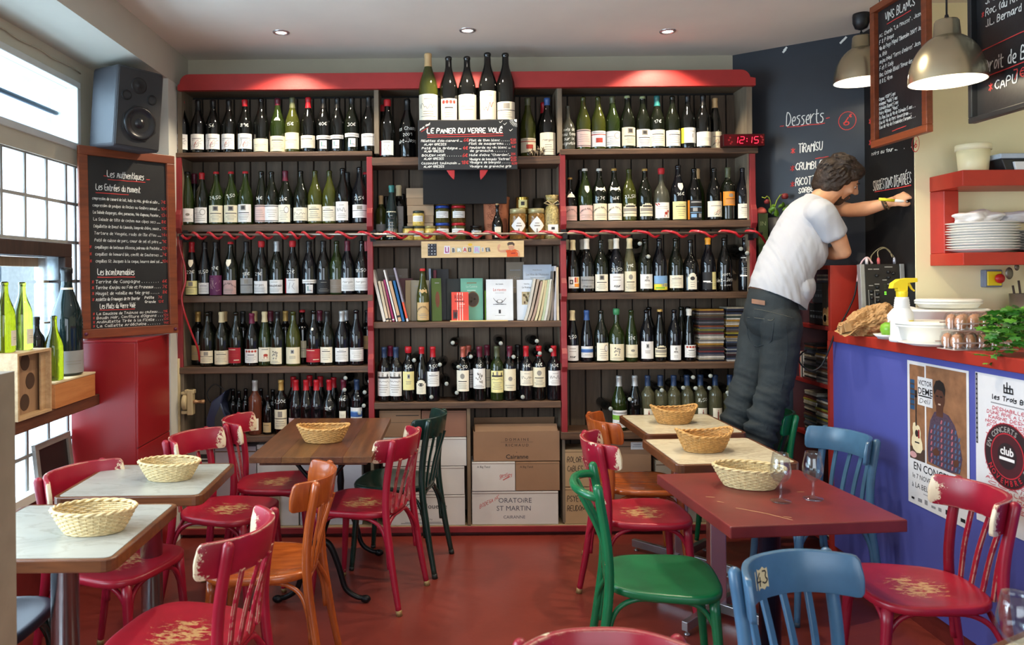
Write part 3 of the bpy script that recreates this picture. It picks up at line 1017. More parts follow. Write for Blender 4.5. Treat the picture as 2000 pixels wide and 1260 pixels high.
  round_patch(mb, .1 * hw, v0 + (v1 - v0) * .55, hw * .28, (v1 - v0) * .1, P1, mi('fade')); ribbons(mb, [[(-.6 * hw, v0 + (v1 - v0) * .45), (0, v0 + (v1 - v0) * .62), (.7 * hw, v0 + (v1 - v0) * .5)]], .0018, P2, mi('brick')); rows(.1, .3, 2)
 elif st == 'stamp':
  r(-.2, .2, .62, .86, 'slate'); r(-.1, .1, .68, .8, 'ink', P2); rows(.3, .5, 3, wd_=.45)
 elif st == 'sea':
  r(-1, 1, .45, .72, 'blue'); r(-1, 1, .72, .78, 'sky'); rows(.12, .35, 3)
 elif st == 'landscape':
  r(-1, 1, .0, .45, 'lem'); r(-1, .2, .4, .62, 'sky'); r(-.1, 1, .22, .42, 'blue'); r(-.8, .3, .08, .2, 'grn', P2); r(-1, 1, .62, 1, 'sky'); txt('', 0, .8, .008, 'ink')
 elif st == 'mosaic':
  for q in range(4):
   r(-.1 + .3 * q, .15 + .3 * q, .5, .95, ('brick', 'orange', 'yellow', 'brick')[q]) if q < 3 else None
  r(-.8, -.3, .35, .75, 'ink'); r(-.65, -.45, .45, .65, 'white', P2); r(-.1, .8, .1, .42, 'orange'); rows(.05, .2, 1)
 elif st == 'half':
  r(.1, 1, 0, 1, 'yellow'); rows(.3, .5, 1, 'white'); r(-.9, -.1, .42, .5, 'white', P2); r(.3, .85, .2, .24, 'fade'); r(.3, .85, .3, .33, 'fade')
 elif st == 'fresco':
  r(-1, -.68, 0, 1, 'orange'); r(-.6, .9, .62, .66, 'sky'); r(-.6, .9, .34, .37, 'sky'); r(-.5, .8, .86, .93, 'slate'); r(-.3, .2, .42, .6, 'slate'); r(.35, .8, .1, .3, 'slate'); r(-.5, .1, .1, .28, 'sky')
 elif st == 'arch':
  patch(mb, -hw, hw, v0, v0 + (v1 - v0) * .55, P, mi(base))
  n = 8
  for q in range(n):
   a0, a1 = -1 + 2 * q / n, -1 + 2 * (q + 1) / n
   h0 = .55 + .45 * sqrt(max(0, 1 - ((a0 + a1) / 2) ** 2))
   patch(mb, a0 * hw, a1 * hw, v0 + (v1 - v0) * .55, v0 + (v1 - v0) * h0, P, mi(base), 1)
  rows(.1, .5, 3); round_patch(mb, 0, v0 + (v1 - v0) * .66, hw * .5, (v1 - v0) * .12, P1, mi('ink'))
 elif st == 'gable':
  for q in range(6):
   a0, a1 = -1 + q / 3, -1 + (q + 1) / 3
   patch(mb, a0 * hw, a1 * hw, v1, v1 + (v1 - v0) * (.1, .3, .42, .42, .3, .1)[q], P, mi(base), 1)
  r(-1, 1, .30, .36, 'ink'); r(-.9, .9, .55, .9, 'fade'); r(-.6, .6, 1.02, 1.2, 'ink')
 elif st == 'kimono':
  r(-1, 1, .74, .80, 'brick'); r(-.3, .45, .25, .55, 'brick'); r(-.7, .7, .88, .92, 'fade')
 elif st == 'fox':
  round_patch(mb, .45 * hw, v0 + (v1 - v0) * .3, hw * .22, (v1 - v0) * .1, P1, mi('brick')); r(.2, .3, .05, .22, 'brick'); r(.58, .66, .05, .22, 'brick'); r(.6, .85, .36, .5, 'brick', P2)
  for q in range(5):
   round_patch(mb, (-.9 + .12 * q) * hw, v0 + (v1 - v0) * (.93 - .05 * (q % 3)), hw * .08, (v1 - v0) * .05, P1, mi('brick'))
  rows(.55, .8, 2)
 elif st == 'chenin':
  txt('Bonhomme', 0, .62, .010, 'ink', 1.7); txt('chenin', -.1, .12, .010, 'ink', 1.2); r(-1, 1, .45, .47, 'ink')
 elif st == 'beaujolais':
  txt('Beaujolais', 0, .5, .012, 'ink', 1.75, .002); rows(.1, .36, 3); r(-.4, .4, .82, .85, 'fade')
 elif st == 'morgon':
  txt('Morgon', 0, .62, .011, 'fade', 1.2, .0018); rows(.1, .5, 4)
 elif st == 'nova':
  txt('NOVA', 0, .5, .012, 'ink', .7, .0016); round_patch(mb, 0, v0 + (v1 - v0) * .78, hw * .18, (v1 - v0) * .1, P1, mi('slate')); rows(.15, .35, 2, wd_=.4)
 elif st == 'kanji':
  r(-.45, .45, .78, .82, 'fade'); r(-.5, .5, .6, .63, 'fade'); txt('Azur', .05, .2, .013, 'ink', .8, .0026)
 elif st == 'green':
  r(-1, 1, .45, .72, 'grn'); r(-.9, .9, .8, .9, 'slate'); rows(.1, .35, 3)
 elif st == 'pict':
  r(-.9, .9, .05, .5, 'fade'); r(-.5, .5, .15, .42, 'ink', P2); rows(.6, .9, 3)
 elif st == 'abstract':
  x, pts = -.8, []
  for q in range(22):
   pts.append((rnd.uniform(-.8, .8) * hw, v0 + (v1 - v0) * rnd.uniform(.1, .9)))
  ribbons(mb, [pts], .0008, P2, mi('pink'))
 elif st == 'figure':
  r(-.14, .14, .12, .78, 'grey'); r(-.05, .05, .3, .9, 'brick', P2); r(-.7, -.4, .2, .24, 'fade')
 return mb.mesh('label', [labm(k) for k in names], fixn=False)

CACHE = {}

def cached(key, fn):
 if key not in CACHE:
  CACHE[key] = fn()
 return CACHE[key]

def body_mesh(kind, tone):
 return cached(('g', kind, tone), lambda: MB().lathe(PROF[kind], 22).mesh('bottle_glass', TONE[tone]))

def cap_mesh(kind, k, style):
 def f():
  rn, b = rad(kind, .295), MB()
  if style == 'foil':
   z0 = .262
   p = [(rad(kind, z0) + .0009, z0), (rad(kind, .28) + .0009, .28), (rn + .0009, .305), (.0178, .309), (.0178, .319), (.016, .3245), (0, .3255)]
  elif style == 'short':
   p = [(rad(kind, .283) + .0009, .283), (rn + .0009, .305), (.0178, .309), (.0178, .319), (.016, .3245), (0, .3255)]
  elif style == 'wax':
   p = [(rad(kind, .288) + .001, .288), (rn + .004, .294), (rn + .0052, .303), (.0205, .310), (.0205, .322), (.017, .327), (0, .328)]
  elif style == 'top':
   p = [(.0172, .3085), (.0176, .319), (.0150, .3235), (0, .3245)]
  else:                                            # bare cork or stub
   p = [(.0120, .316), (.0122, .333), (.0105, .336), (0, .336)]
  return b.lathe(p, 18).mesh('capsule', capm(k))
 return cached(('c', kind, k, style), f)

def text_mesh(kind, s, z, h, k):
 def f():
  mb, P = MB(), barrel(kind, .0012)
  chalk(mb, s, 0, z, h, P, h * .11, 0, align=.5, slant=.06)
  return mb.mesh('chalk_price', CHALK if k == 'w' else CHALKR, fixn=False)
 return cached(('t', kind, s, z, h, k), f)

def column_patch(mb, us, lo, hi, P, mi=0):
 vs = []
 for u in us:
  vs += [P(u, lo(u)), P(u, (lo(u) + hi(u)) / 2), P(u, hi(u))]
 mb.add(vs, [(3 * i + k, 3 * i + 3 + k, 3 * i + 4 + k, 3 * i + 1 + k) for i in range(len(us) - 1) for k in (0, 1)], mi, True)

def medal_mesh(kind, st):
 def f():
  mb, P = MB(), barrel(kind, .0014)
  L = lambda w: [w * k / 8 for k in range(-8, 9)]
  if st == 'moon':
   column_patch(mb, L(.0195), lambda u: .188, lambda u: .1885 + .02 * sqrt(max(0, 1 - (u / .0195) ** 2)), P)
  elif st == 'dot':
   column_patch(mb, L(.009), lambda u: .215 - .008 * sqrt(max(0, 1 - (u / .009) ** 2)), lambda u: .2152 + .008 * sqrt(max(0, 1 - (u / .009) ** 2)), P)
  elif st == 'shield':
   column_patch(mb, L(.018), lambda u: .172 + .026 * (abs(u) / .018) ** 1.6, lambda u: .216, P)
  elif st == 'bow':
   column_patch(mb, L(.036), lambda u: .183 + .008 * abs(sin(abs(u) * 90)), lambda u: .205 + .006 * (abs(u) / .036) ** 3 - .003 * sin(abs(u) * 120), P)
  elif st == 'fan':
   column_patch(mb, L(.033), lambda u: .176, lambda u: .1765 + .03 * sqrt(max(0, 1 - (u / .033) ** 2)), P)
  elif st == 'ring':
   patch(mb, -.06, .06, .258, .264, P, 0)
  elif st == 'drop':
   column_patch(mb, L(.026), lambda u: .13, lambda u: .19 - .045 * abs(u) / .026, P)
  return mb.mesh('neck_label', labm('yellow' if st == 'drop' else 'ivory'), fixn=False)
 return cached(('m', kind, st), f)

CAPW = {'foil': 'capsule', 'short': 'capsule', 'wax': 'wax cap', 'top': 'rim', 'bare': 'cork'}
LABW = {'none': 'no label', 'two': 'split white label', 'vine': 'vine label', 'arc': 'arched-lettering label', 'redlabel': 'plain red label'}

def bottle(p, kind='burg', tone='dark', cap=None, cst='foil', lab=None, price=None, medal=None, where='', sc=1.0, yaw=None, group=None, text=None, name='wine_bottle', label=None):
 if label is None:
  c = (cap + ' ' + CAPW[cst]) if cap else 'bare neck'
  l = 'no label' if not lab else LABW.get(lab[0], lab[1] + ' label')
  label = '%s bottle, %s, %s, %s' % (TW[tone], c, l, where)
 t = thing(name, label, 'bottle', p, RND.uniform(-.2, .2) if yaw is None else yaw, group, sc=sc)
 put('glass', body_mesh(kind, tone), t)
 if cap:
  put('capsule', cap_mesh(kind, cap, cst), t)
 if lab:
  st, base = lab[0], lab[1]
  v0, v1 = (lab[2], lab[3]) if len(lab) > 2 else (.022, .112)
  hw = (lab[4] if len(lab) > 4 else 1.12) * PROF[kind][5][0]
  seed = hash_(st + base) % 97
  put('label', cached(('l', kind, st, base, v0, v1, hw), lambda: label_mesh(kind, st, base, v0, v1, hw, seed)), t)
 if medal:
  put('neck_label', medal_mesh(kind, medal), t)
 if price:
  s, z = (price, .155) if isinstance(price, str) else price
  put('chalk_price', text_mesh(kind, s, z, .019, 'w'), t)
 for s, z, h, k in (text or []):
  put('chalk_price', text_mesh(kind, s, z, h, k), t)
 return t

def hash_(s):
 h = 0
 for ch in s:
  h = (h * 31 + ord(ch)) & 0xffff
 return h

BAY = {'L': 'window bay', 'C': 'middle bay', 'R': 'bar bay'}
LEV = {'1': 'top shelf', '2': 'second shelf', '3': 'third shelf', '4': 'fourth shelf', '5': 'bottom shelf'}

def row(key, items, depth=.060, back=False):
 """items: (px, kind, tone, cap, capstyle, label, price, medal, scale)"""
 grp = 'wine bottles on the ' + LEV[key[1]] + ' of the ' + BAY[key[0]] + (', back row' if back else '')
 for i, it in enumerate(items):
  px, kind, tone, cap, cst, lab, price, medal, sc = (list(it) + [None] * 9)[:9]
  p = W(px, 540, YS + depth + RND.uniform(-.006, .006))
  p.z = ZSH[key]
  w = '%s %sfrom window, %s, %s' % (ORD[i], 'behind, ' if back else '', LEV[key[1]], BAY[key[0]])
  bottle(p, kind or 'burg', tone or 'dark', cap, cst or 'foil', lab, price, medal, w, sc or 1.0, group=grp)

V = ('vine', 'white', .024, .115)
row('L1', [(358, 'burg', 'black', 'red', 'short', V), (390, 'burg', 'black', 'black', 'foil', V), (419, 'burg', 'black', 'black', 'short', V, '56'), (450, 'burg', 'black', 'black', 'foil', V), (481, 'burg', 'black', 'red', 'short', V, '89€'),
           (513, 'burg', 'black', None, None, ('plain', 'cream', .008, .082, 1.3), None, None, 1.03), (545, 'burg', 'green', 'burgundy', 'short', ('lines', 'cream', .008, .098, 1.3), None, 'moon', 1.02), (574, 'burg', 'olive', 'olive', 'foil', ('plain', 'cream', .02, .115, 1.2), '15€', None, 1.03),
           (605, 'burg', 'black', 'red', 'foil', ('lines', 'ivory', .025, .098, 1.3), None, None, 1.03), (635, 'burg', 'black', 'black', 'foil', ('two', 'white', .02, .098), '40€', None, 1.03), (662, 'burg', 'black', 'black', 'foil', ('two', 'white', .022, .1), None, None, 1.03),
           (690, 'burg', 'dark', 'black', 'short', ('two', 'white', .03, .11), ('30€', .15), None, 1.03), (723, 'burg', 'black', 'black', 'foil', ('lines', 'white', .034, .104, 1.2), None, None, 1.04)])
row('L2', [(368, 'slim', 'green', 'black', 'top', ('bird', 'white', .02, .1)), (396, 'burg', 'dark', 'red', 'short', ('seal', 'white', .014, .108), None, None, .98), (424, 'burg', 'green', 'wax', 'top', ('emblem', 'cream', .016, .118), '24,50'), (453, 'burg', 'green', 'wax', 'top', ('emblem', 'cream', .016, .118), ('9,50', .165)),
           (481, 'burg', 'green', 'wax', 'top', ('emblem', 'white', .016, .122)), (512, 'slim', 'dark', None, None, ('band', 'pink', .016, .118), ('16€', .15)), (532, 'burg', 'dark', None, None, ('band', 'white', .016, .118), None, None, .99), (559, 'burg', 'dark', 'burgundy', 'foil', ('seal', 'ivory', .014, .118, .95), ('26€', .142)),
           (589, 'burg', 'dark', None, None, ('script', 'ivory', .022, .1, 1.2)), (617, 'burg', 'olive', None, None, ('lines', 'cream', .018, .116, 1.2)), (645, 'burg', 'olive', None, None, ('lines', 'ivory', .018, .106, 1.2)), (671, 'burg', 'black', None, None, ('script', 'white', .02, .128, .9), None, None, 1.04),
           (704, 'burg', 'blue', None, None, ('tower', 'white', .034, .108, 1.1), ('2,54', .135), None, 1.06)])
row('L2', [(381, 'slim', 'black', 'burgundy', 'foil', None, None, 'drop'), (680, 'burg', 'black', 'black'), (716, 'burg', 'black', 'red', 'top')], .15, True)
row('L3', [(375, 'slim', 'black', 'red', 'foil', ('tower', 'yellow', .008, .09), ('22€', .135), 'shield'), (400, 'slim', 'blue', 'black', 'short', ('lines', 'white', .012, .078, .9), ('18,50', .135)), (422, 'slim', 'black', 'black', 'short', ('abstract', 'violet', .004, .122), '17€'), (451, 'burg', 'dark', 'wax', 'top', ('arc', 'rose', .008, .092, 1.1), None, 'shield'),
           (482, 'burg', 'dark', 'black', 'foil', ('tower', 'slate', .014, .104, .9), ('18€', .12)), (511, 'burg', 'black', 'wax', 'wax', ('morgon', 'white', .012, .086, 1.2), ('21€', .12)), (541, 'burg', 'dark', 'silver', 'foil', ('beaujolais', 'white', .012, .092, 1.2)), (572, 'burg', 'black', 'wax', 'wax', ('side', 'white', .012, .1), ('22€', .13)),
           (604, 'burg', 'blue', 'black', 'short', ('two', 'white', .012, .092)), (632, 'burg', 'black', 'black', 'short', ('script', 'black', .01, .09), None, None, 1.0), (658, 'burg', 'green', None, None, ('plain', 'grey', .012, .092, 1.1)), (679, 'burg', 'blue', 'burgundy', 'foil', ('morgon', 'white', .022, .1, 1.2)), (707, 'burg', 'black', None, None, ('morgon', 'white', .024, .1, 1.2), ('18,50', .135))])
row('L3', [(716, 'burg', 'black', 'pink', 'foil')], .155, True)
row('L4', [(404, 'burg', 'dark', None, None, ('tower', 'cream', .022, .096, .95)), (432, 'burg', 'dark', 'cream', 'foil', ('lines', 'cream', .014, .096, 1.1)), (460, 'burg', 'dark', None, None, ('redlabel', 'red', .02, .112, 1.0)), (491, 'burg', 'black', 'purple', 'foil', ('dots', 'white', .022, .106, 1.05), None, None, .97),
           (516, 'slim', 'green', 'cream', 'foil', ('horse', 'ivory', .028, .112)), (541, 'burg', 'dark', 'black', 'short', ('grape', 'cream', .014, .112, .95)), (572, 'burg', 'olive', None, None, ('stamp', 'cream', .014, .112, 1.1)), (612, 'burg', 'black', None, None, ('redlabel', 'red', .022, .1, 1.15), None, 'dot', 1.02),
           (638, 'burg', 'dark', 'black', 'foil', ('lines', 'ivory', .02, .112, .9)), (667, 'burg', 'blue', 'silver', 'foil', ('lines', 'white', .024, .106, 1.05)), (695, 'burg', 'blue', None, None, ('band', 'white', .026, .104, 1.05), None, None, 1.02)], .05)
row('L4', [(386, 'bord', 'black', 'gold', 'foil', ('plain', 'tan', .03, .12)), (409, 'bord', 'black', 'black', 'foil'), (438, 'bord', 'black', 'cork', 'foil'), (474, 'bord', 'black', 'black', 'foil'), (497, 'bord', 'black', 'cork', 'foil'), (528, 'bord', 'black', 'burgundy', 'foil'),
           (557, 'bord', 'black', 'gold', 'foil'), (590, 'bord', 'black', 'wax', 'top', ('plain', 'cream', .04, .14), None, None, 1.02), (624, 'bord', 'black', 'burgundy', 'foil'), (675, 'bord', 'black', 'silver', 'foil'), (717, 'bord', 'black', 'black', 'foil', ('plain', 'tan', .09, .17, 1.0))], .145, True)
AR = lambda c: ('arc', c, .008, .098, 1.15)
row('R1', [(1112, 'flask', 'clear', None, None, None, None, None, .84), (1142, 'burg', 'olive', None, None, ('band', 'pink', .018, .122, 1.2)), (1171, 'burg', 'olive', None, None, ('kimono', 'white', .018, .112, 1.2)), (1199, 'burg', 'green', 'olive', 'short', ('seal', 'white', .018, .11, 1.25)), (1228, 'burg', 'dark', 'sage', 'top', ('emblem', 'cream', .022, .13, 1.2), None, None, 1.01),
           (1258, 'burg', 'dark', 'sage', 'top', ('emblem', 'white', .016, .12, 1.2)), (1286, 'burg', 'dark', 'teal', 'foil', ('lines', 'ivory', .018, .116, 1.3), '17€'), (1316, 'burg', 'dark', None, None, ('lines', 'white', .018, .112, 1.3)), (1346, 'burg', 'black', 'black', 'short', ('sideyellow', 'white', .036, .126, 1.2), None, None, 1.01), (1376, 'burg', 'black', 'black', 'foil', ('plain', 'ivory', .016, .1, 1.3), None, None, 1.01), ])
row('R1', [(1399, 'slim', 'black', 'cork', 'foil', ('vine', 'cream', .012, .112, 1.1), None, None, .98)], .105, True)
row('R2', [(1115, 'flask', 'black', 'gold', 'top', ('arc', 'rose', .008, .112, 1.0), None, 'fan', .83), (1144, 'burg', 'green', 'white', 'top', AR('pink'), None, 'shield', .99), (1172, 'burg', 'dark', 'white', 'top', ('arc', 'cream', .008, .108, 1.2), ('27€', .13), 'bow', .99), (1201, 'burg', 'dark', 'gold', 'top', ('arc', 'ivory', .008, .108, 1.2), ('16€', .13), 'bow', .99),
           (1230, 'burg', 'olive', None, None, ('gable', 'cream', .03, .085, 1.1), ('23,50', .142), None, .98), (1261, 'burg', 'dark', 'gold', 'top', ('gable', 'cream', .03, .085, 1.1), None, None, .98), (1293, 'flask', 'clear', 'wax', 'wax', ('fox', 'white', .018, .112, .95), None, None, .98), (1326, 'burg', 'blue', None, None, ('lines', 'yellow', .008, .11, 1.1), ('16€', .145), 'shield', 1.04),
           (1357, 'burg', 'black', None, None, ('fresco', 'black', .008, .126, 1.2), None, None, .98), (1396, 'burg', 'black', None, None, ('vine', 'ivory', .022, .118, 1.25), None, None, .98), (1423, 'bord', 'dark', 'olive', 'foil', ('crest', 'orange', .09, .175, 1.2), None, None, .99), (1452, 'burg', 'blue', None, None, ('lines', 'ivory', .012, .1, 1.2), None, None, .98)])
row('R2', [(1136, 'burg', 'black', 'black', 'foil'), (1363, 'burg', 'green', 'cork', 'foil')], .15, True)
row('R3', [(1119, 'slim', 'black', 'cream', 'foil', ('mosaic', 'white', .028, .098, 1.1), None, None, .98), (1146, 'burg', 'black', 'white', 'foil', ('chenin', 'slate', .026, .098, 1.1)), (1174, 'burg', 'dark', None, None, ('emblem', 'ivory', .01, .112, 1.0), None, None, .98), (1204, 'burg', 'blue', 'white', 'foil', ('kanji', 'white', .014, .112, 1.1), ('21,50', .128)),
           (1230, 'slim', 'pale', 'cream', 'foil', ('crest', 'cream', .006, .126, 1.05), ('11€', .15)), (1260, 'burg', 'dark', None, None, ('nova', 'white', .022, .108, .95)), (1288, 'burg', 'blue', None, None, ('landscape', 'sky', .014, .098, 1.15)), (1320, 'burg', 'dark', None, None, ('lines', 'ivory', .024, .1, 1.05)), (1349, 'flask', 'black', None, None, ('arch', 'ivory', .016, .118, .55), None, None, .97),
           (1383, 'burg', 'blue', 'orange', 'short', ('half', 'black', .014, .118, 1.2)), (1415, 'burg', 'black', None, None, None), (1455, 'slim', 'blue', None, None, ('chateau', 'white', .09, .205, 1.15), None, None, 1.0)])
row('R3', [(1107, 'bord', 'black', 'cream', 'foil'), (1138, 'bord', 'black', 'white', 'foil'), (1194, 'bord', 'black', 'cream', 'foil')], .145, True)
row('R4', [(1117, 'slim', 'blue', 'cream', 'foil', ('kanji', 'white', .012, .106, 1.15), ('9,50', .15), None, .96), (1145, 'slim', 'blue', 'blue', 'foil', ('sea', 'white', .03, .1, 1.2), None, None, .96), (1173, 'burg', 'dark', None, None, ('seal', 'ivory', .012, .122, .95), None, None, .96), (1203, 'flask', 'green', 'green', 'wax', ('grape', 'cream', .012, .112, .95), None, None, .98),
           (1232, 'slim', 'green', None, None, ('bird', 'cream', .028, .108, 1.2), ('17€', .14), None, .96), (1262, 'burg', 'blue', None, None, ('stamp', 'white', .02, .128, .95), None, None, .96), (1288, 'slim', 'black', 'gold', 'top', ('gable', 'cream', .03, .08, 1.1), None, None, .97), (1316, 'burg', 'blue', None, None, ('nova', 'white', .012, .102, .8), None, None, .96),
           (1345, 'slim', 'black', 'white', 'short', ('dots', 'white', .026, .102, 1.15), None, None, .97)])
row('R4', [(1267, 'burg', 'black'), (1330, 'burg', 'dark'), (1343, 'burg', 'black')], .15, True)
fig = ('figure', 'ivory', .03, .13, .75)
row('R5', [(1207, 'burg', 'green', 'silver', 'foil', ('green', 'white', .02, .122, 1.2), None, None, 1.0), (1238, 'burg', 'black', 'silver', 'foil', ('plain', 'white', .02, .08, 1.1), None, None, 1.0), (1263, 'bord', 'pale', 'navy', 'foil', fig), (1288, 'bord', 'pale', 'navy', 'foil', fig), (1314, 'bord', 'pale', 'navy', 'foil', fig), (1340, 'bord', 'pale', 'navy', 'foil', fig), (1366, 'bord', 'pale', 'navy', 'foil', fig, ('8,50', .17)),
           (1395, 'bord', 'pale', 'navy', 'foil', fig), (1424, 'bord', 'pale', 'navy', 'foil', fig)], .055)
ch = ('chateau', 'white', .035, .18, 1.15)
row('C4', [(749, 'bord', 'black', 'navy', 'foil', ch, '8,50'), (772, 'bord', 'black', 'navy', 'foil', ch, '8,50'), (796, 'bord', 'black', 'red', 'wax', ('stamp', 'yellow', .07, .18, .95), ('15€', .2)), (822, 'slim', 'black', 'red', 'short', ('arch', 'ivory', .045, .13, .8)), (844, 'bord', 'blue', 'red', 'foil', ('lines', 'white', .09, .178, 1.1), ('9,50', .2)),
           (903, 'bord', 'black', 'copper', 'foil', ('crest', 'ivory', .06, .185, 1.1), ('21,50', .195)), (935, 'bord', 'black', 'burgundy', 'foil', ('grape', 'white', .075, .195, 1.1), ('11€', .202)), (969, 'bord', 'green', 'olive', 'foil', ('chateau', 'yellow', .05, .18, 1.1)), (994, 'bord', 'black', 'burgundy', 'foil', ('bird', 'cream', .06, .19, 1.1)),
           (1026, 'bord', 'blue', 'red', 'foil', ('script', 'ivory', .09, .178, 1.15), ('14€', .2)), (1051, 'bord', 'black', 'red', 'foil', ('crest', 'cream', .08, .198, 1.15), ('14€', .205)), (1080, 'bord', 'blue', 'red', 'foil', ('script', 'white', .09, .178, 1.15), ('13€', .2))], .055)
row('C4', [(761, 'bord', 'black', 'purple', 'foil'), (914, 'bord', 'black', 'copper', 'foil', ('lines', 'white', .07, .18)), (950, 'bord', 'black', 'burgundy', 'foil', ('plain', 'cream', .07, .18)), (1010, 'bord', 'black', 'black', 'foil')], .14, True)
row('L5', [(496, 'bord', 'rose', 'silver', 'foil', ('plain', 'ivory', .03, .1, .9), None, None, 1.0), (521, 'bord', 'black', 'black', 'top', ('lines', 'tan', .02, .1, 1.0), None, None, .72), (547, 'bord', 'black', 'gold', 'foil', ('tower', 'cream', .035, .15, 1.1), ('7,50€', .19), None, 1.0),
           (576, 'burg', 'blue', 'red', 'foil', ('plain', 'pink', .05, .1)), (596, 'burg', 'black', 'red', 'foil'), (616, 'burg', 'blue', 'red', 'foil', None, None, None, 1.0), (641, 'flask', 'black', 'red', 'foil', ('plain', 'yellow', .06, .1, .5), ('12€', .15), None, 1.0), (669, 'bord', 'black', 'burgundy', 'foil', ('plain', 'ivory', .09, .14, .5), ('14€', .2), None, 1.0),
           (695, 'bord', 'blue', 'navy', 'foil', ('sea', 'white', .06, .16, 1.0), None, None, 1.0)], .05)
row('L5', [(453, 'bord', 'black', 'black', 'top', None, None, None, .8), (465, 'bord', 'black', 'black', 'top', None, None, None, .76), (478, 'bord', 'black', 'black', 'top', None, None, None, .8), (508, 'bord', 'black', 'black', 'top', None, None, None, .8), (531, 'bord', 'black', 'black', 'top', None, None, None, .78),
           (571, 'burg', 'black', 'red', 'foil', None, None, None, 1.02), (603, 'burg', 'black', 'red', 'foil', None, None, None, 1.04), (624, 'burg', 'black', 'red', 'foil', None, None, None, 1.02), (650, 'burg', 'black', 'red', 'foil')], .15, True)
# top of the middle bay and the five magnums on the ledge
TC1 = [('Les Champs', .150, .019, 'w'), ('2009', .118, .015, 'w'), ('Saint-Joseph', .082, .019, 'w')]

def c1(px, d=.06):
 p = W(px, 500, YS + d)
 p.z = ZSH['C1']
 return p

bottle(c1(759), 'burg', 'black', 'wax', 'wax', ('side', 'white', .015, .095, 1.0), None, None, sc=1.09, group=None, label='black magnum with red wax cap and red-edged label beside the big menu slate')
bottle(c1(751, .15), 'burg', 'black', 'wax', 'wax', sc=1.05, label='red waxed bottle half hidden behind the red-edged label magnum')
bottle(c1(798), 'burg', 'black', 'black', 'foil', None, None, None, sc=1.1, text=TC1, label='black bottle lettered directly in white, at the edge of the big menu slate')
bottle(c1(1033), 'burg', 'olive', 'olive', 'short', ('kimono', 'cream', .022, .1, 1.15), None, None, sc=1.1, label='olive green bottle with red and cream label beside the big menu slate')
bottle(c1(1071), 'burg', 'black', 'blue', 'short', ('morgon', 'ivory', .008, .13, 1.2), None, None, sc=1.1, label='black bottle with blue cap and tall white label above the middle bay')
bottle(c1(1064, .15), 'burg', 'black', 'red', 'foil', sc=1.08, label='bottle with red foil half hidden behind the blue-capped bottle')
# lettering straight on two bottles of the bar bay
for o in list(COL.objects):
 if o.get('category') == 'bottle':
  if o['label'].startswith('frosted clear bottle, bare neck'):
   for q, s_ in enumerate(('Avis de', 'beau temps', 'sur le', 'vignoble')):
    put('chalk_lettering', text_mesh('flask', s_, .135 - .033 * q, .021, 'w'), o)
  elif 'no label, eleventh from window, third shelf, bar' in o['label']:
   o['label'] = 'black bottle lettered directly in white, eleventh from window, third shelf, bar bay'
   put('chalk_lettering', text_mesh('burg', 'Saint-Joseph', .06, .021, 'w'), o)
   put('chalk_lettering', text_mesh('burg', '2009', .095, .014, 'w'), o)
   put('chalk_lettering', text_mesh('burg', 'Vin de pays', .035, .009, 'w'), o)

# bottles lying on their sides, corked necks or dark bases towards the room
LYE = M('lying_cork_end', (160, 166, 160), .5, var=.05)
cork_me = MB().lathe([(.0172, .3088), (.0175, .320), (.0150, .3235), (0, .3245)], 14).mesh('capsule', LYE)
LYD = (('L5', [(686, 737), (718, 738), (711, 762), (679, 760), (718, 787), (702, 800)]), ('C4', [(891, 669), (974, 665), (1038, 665), (815, 698), (926, 694), (1000, 695), (866, 707), (888, 716), (1047, 690), (1074, 680), (868, 742), (890, 765), (1010, 770), (838, 768)]),
       ('R5', [(1344, 731), (1385, 730), (1180, 790), (1216, 775), (1281, 756), (1350, 757), (1378, 756), (1418, 760), (1318, 752)]), ('R3', [(1244, 475), (1250, 503), (1436, 486), (1448, 498)]))
n = 0
for key, pts in LYD:
 for i, (px, py) in enumerate(pts):
  p = W(px, py, YS + .10)
  t = thing('wine_bottle', 'dark bottle lying neck outwards, %s from window, %s of the %s' % (ORD[i], LEV[key[1]], BAY[key[0]]), 'bottle', p + Vector((0, .115, 0)), 0, 'bottles lying down on the ' + LEV[key[1]] + ' of the ' + BAY[key[0]], rot=(pi / 2 + RND.uniform(-.05, .05), 0, RND.uniform(-.12, .12)), sc=.68)
  put('glass', body_mesh('burg', 'black'), t)
  put('capsule', cork_me, t)

# ================================================================== LEDGE, MENU SLATE, MAGNUMS
SF = -.115                                                            # front of the ledge, before the shelf front
a, c = W(822, 236, YS + SF), W(1006, 240, YS + SF)
ZL = a.z
led = thing('display_ledge', 'narrow dark ledge carrying five big bottles above the menu slate', 'ledge', (0, YS, 0))
MB().box((a.x, SF, ZL - .02), (c.x, .05, ZL)).build('ledge_board', SHW, led, .003)
for px in (850, 980):
 x = W(px, 236, YS).x
 MB().prism([(.04, ZL - .02), (SF + .02, ZL - .02), (.04, ZL - .19)], x - .01, x + .01, 'YZ').build('bracket', DARKGAP, led)
for px, s_ in ((880, 1), (946, -1)):                                   # red horn-shaped bracket tips below the slate
 x0 = W(px, 340, YS + SF - .03)
 pts = [(-.026 * s_, .10), (.024 * s_, .10), (.024 * s_, -.005), (.020 * s_, -.024), (.010 * s_, -.016), (-.008 * s_, .006), (-.022 * s_, .03)]
 MB().prism([(x0.x + u, x0.z - .005 + v) for u, v in (pts if s_ > 0 else pts[::-1])], SF - .0035, SF + .008).build('horn', M('horn_red', (206, 40, 40), .35), led, .002)
MB().box((W(826, 360, YS).x, .02, W(826, 398, YS).z), (W(990, 360, YS).x, .06, ZL - .03)).build('backing_board', M('ledge_black', (14, 15, 18), .8), led)
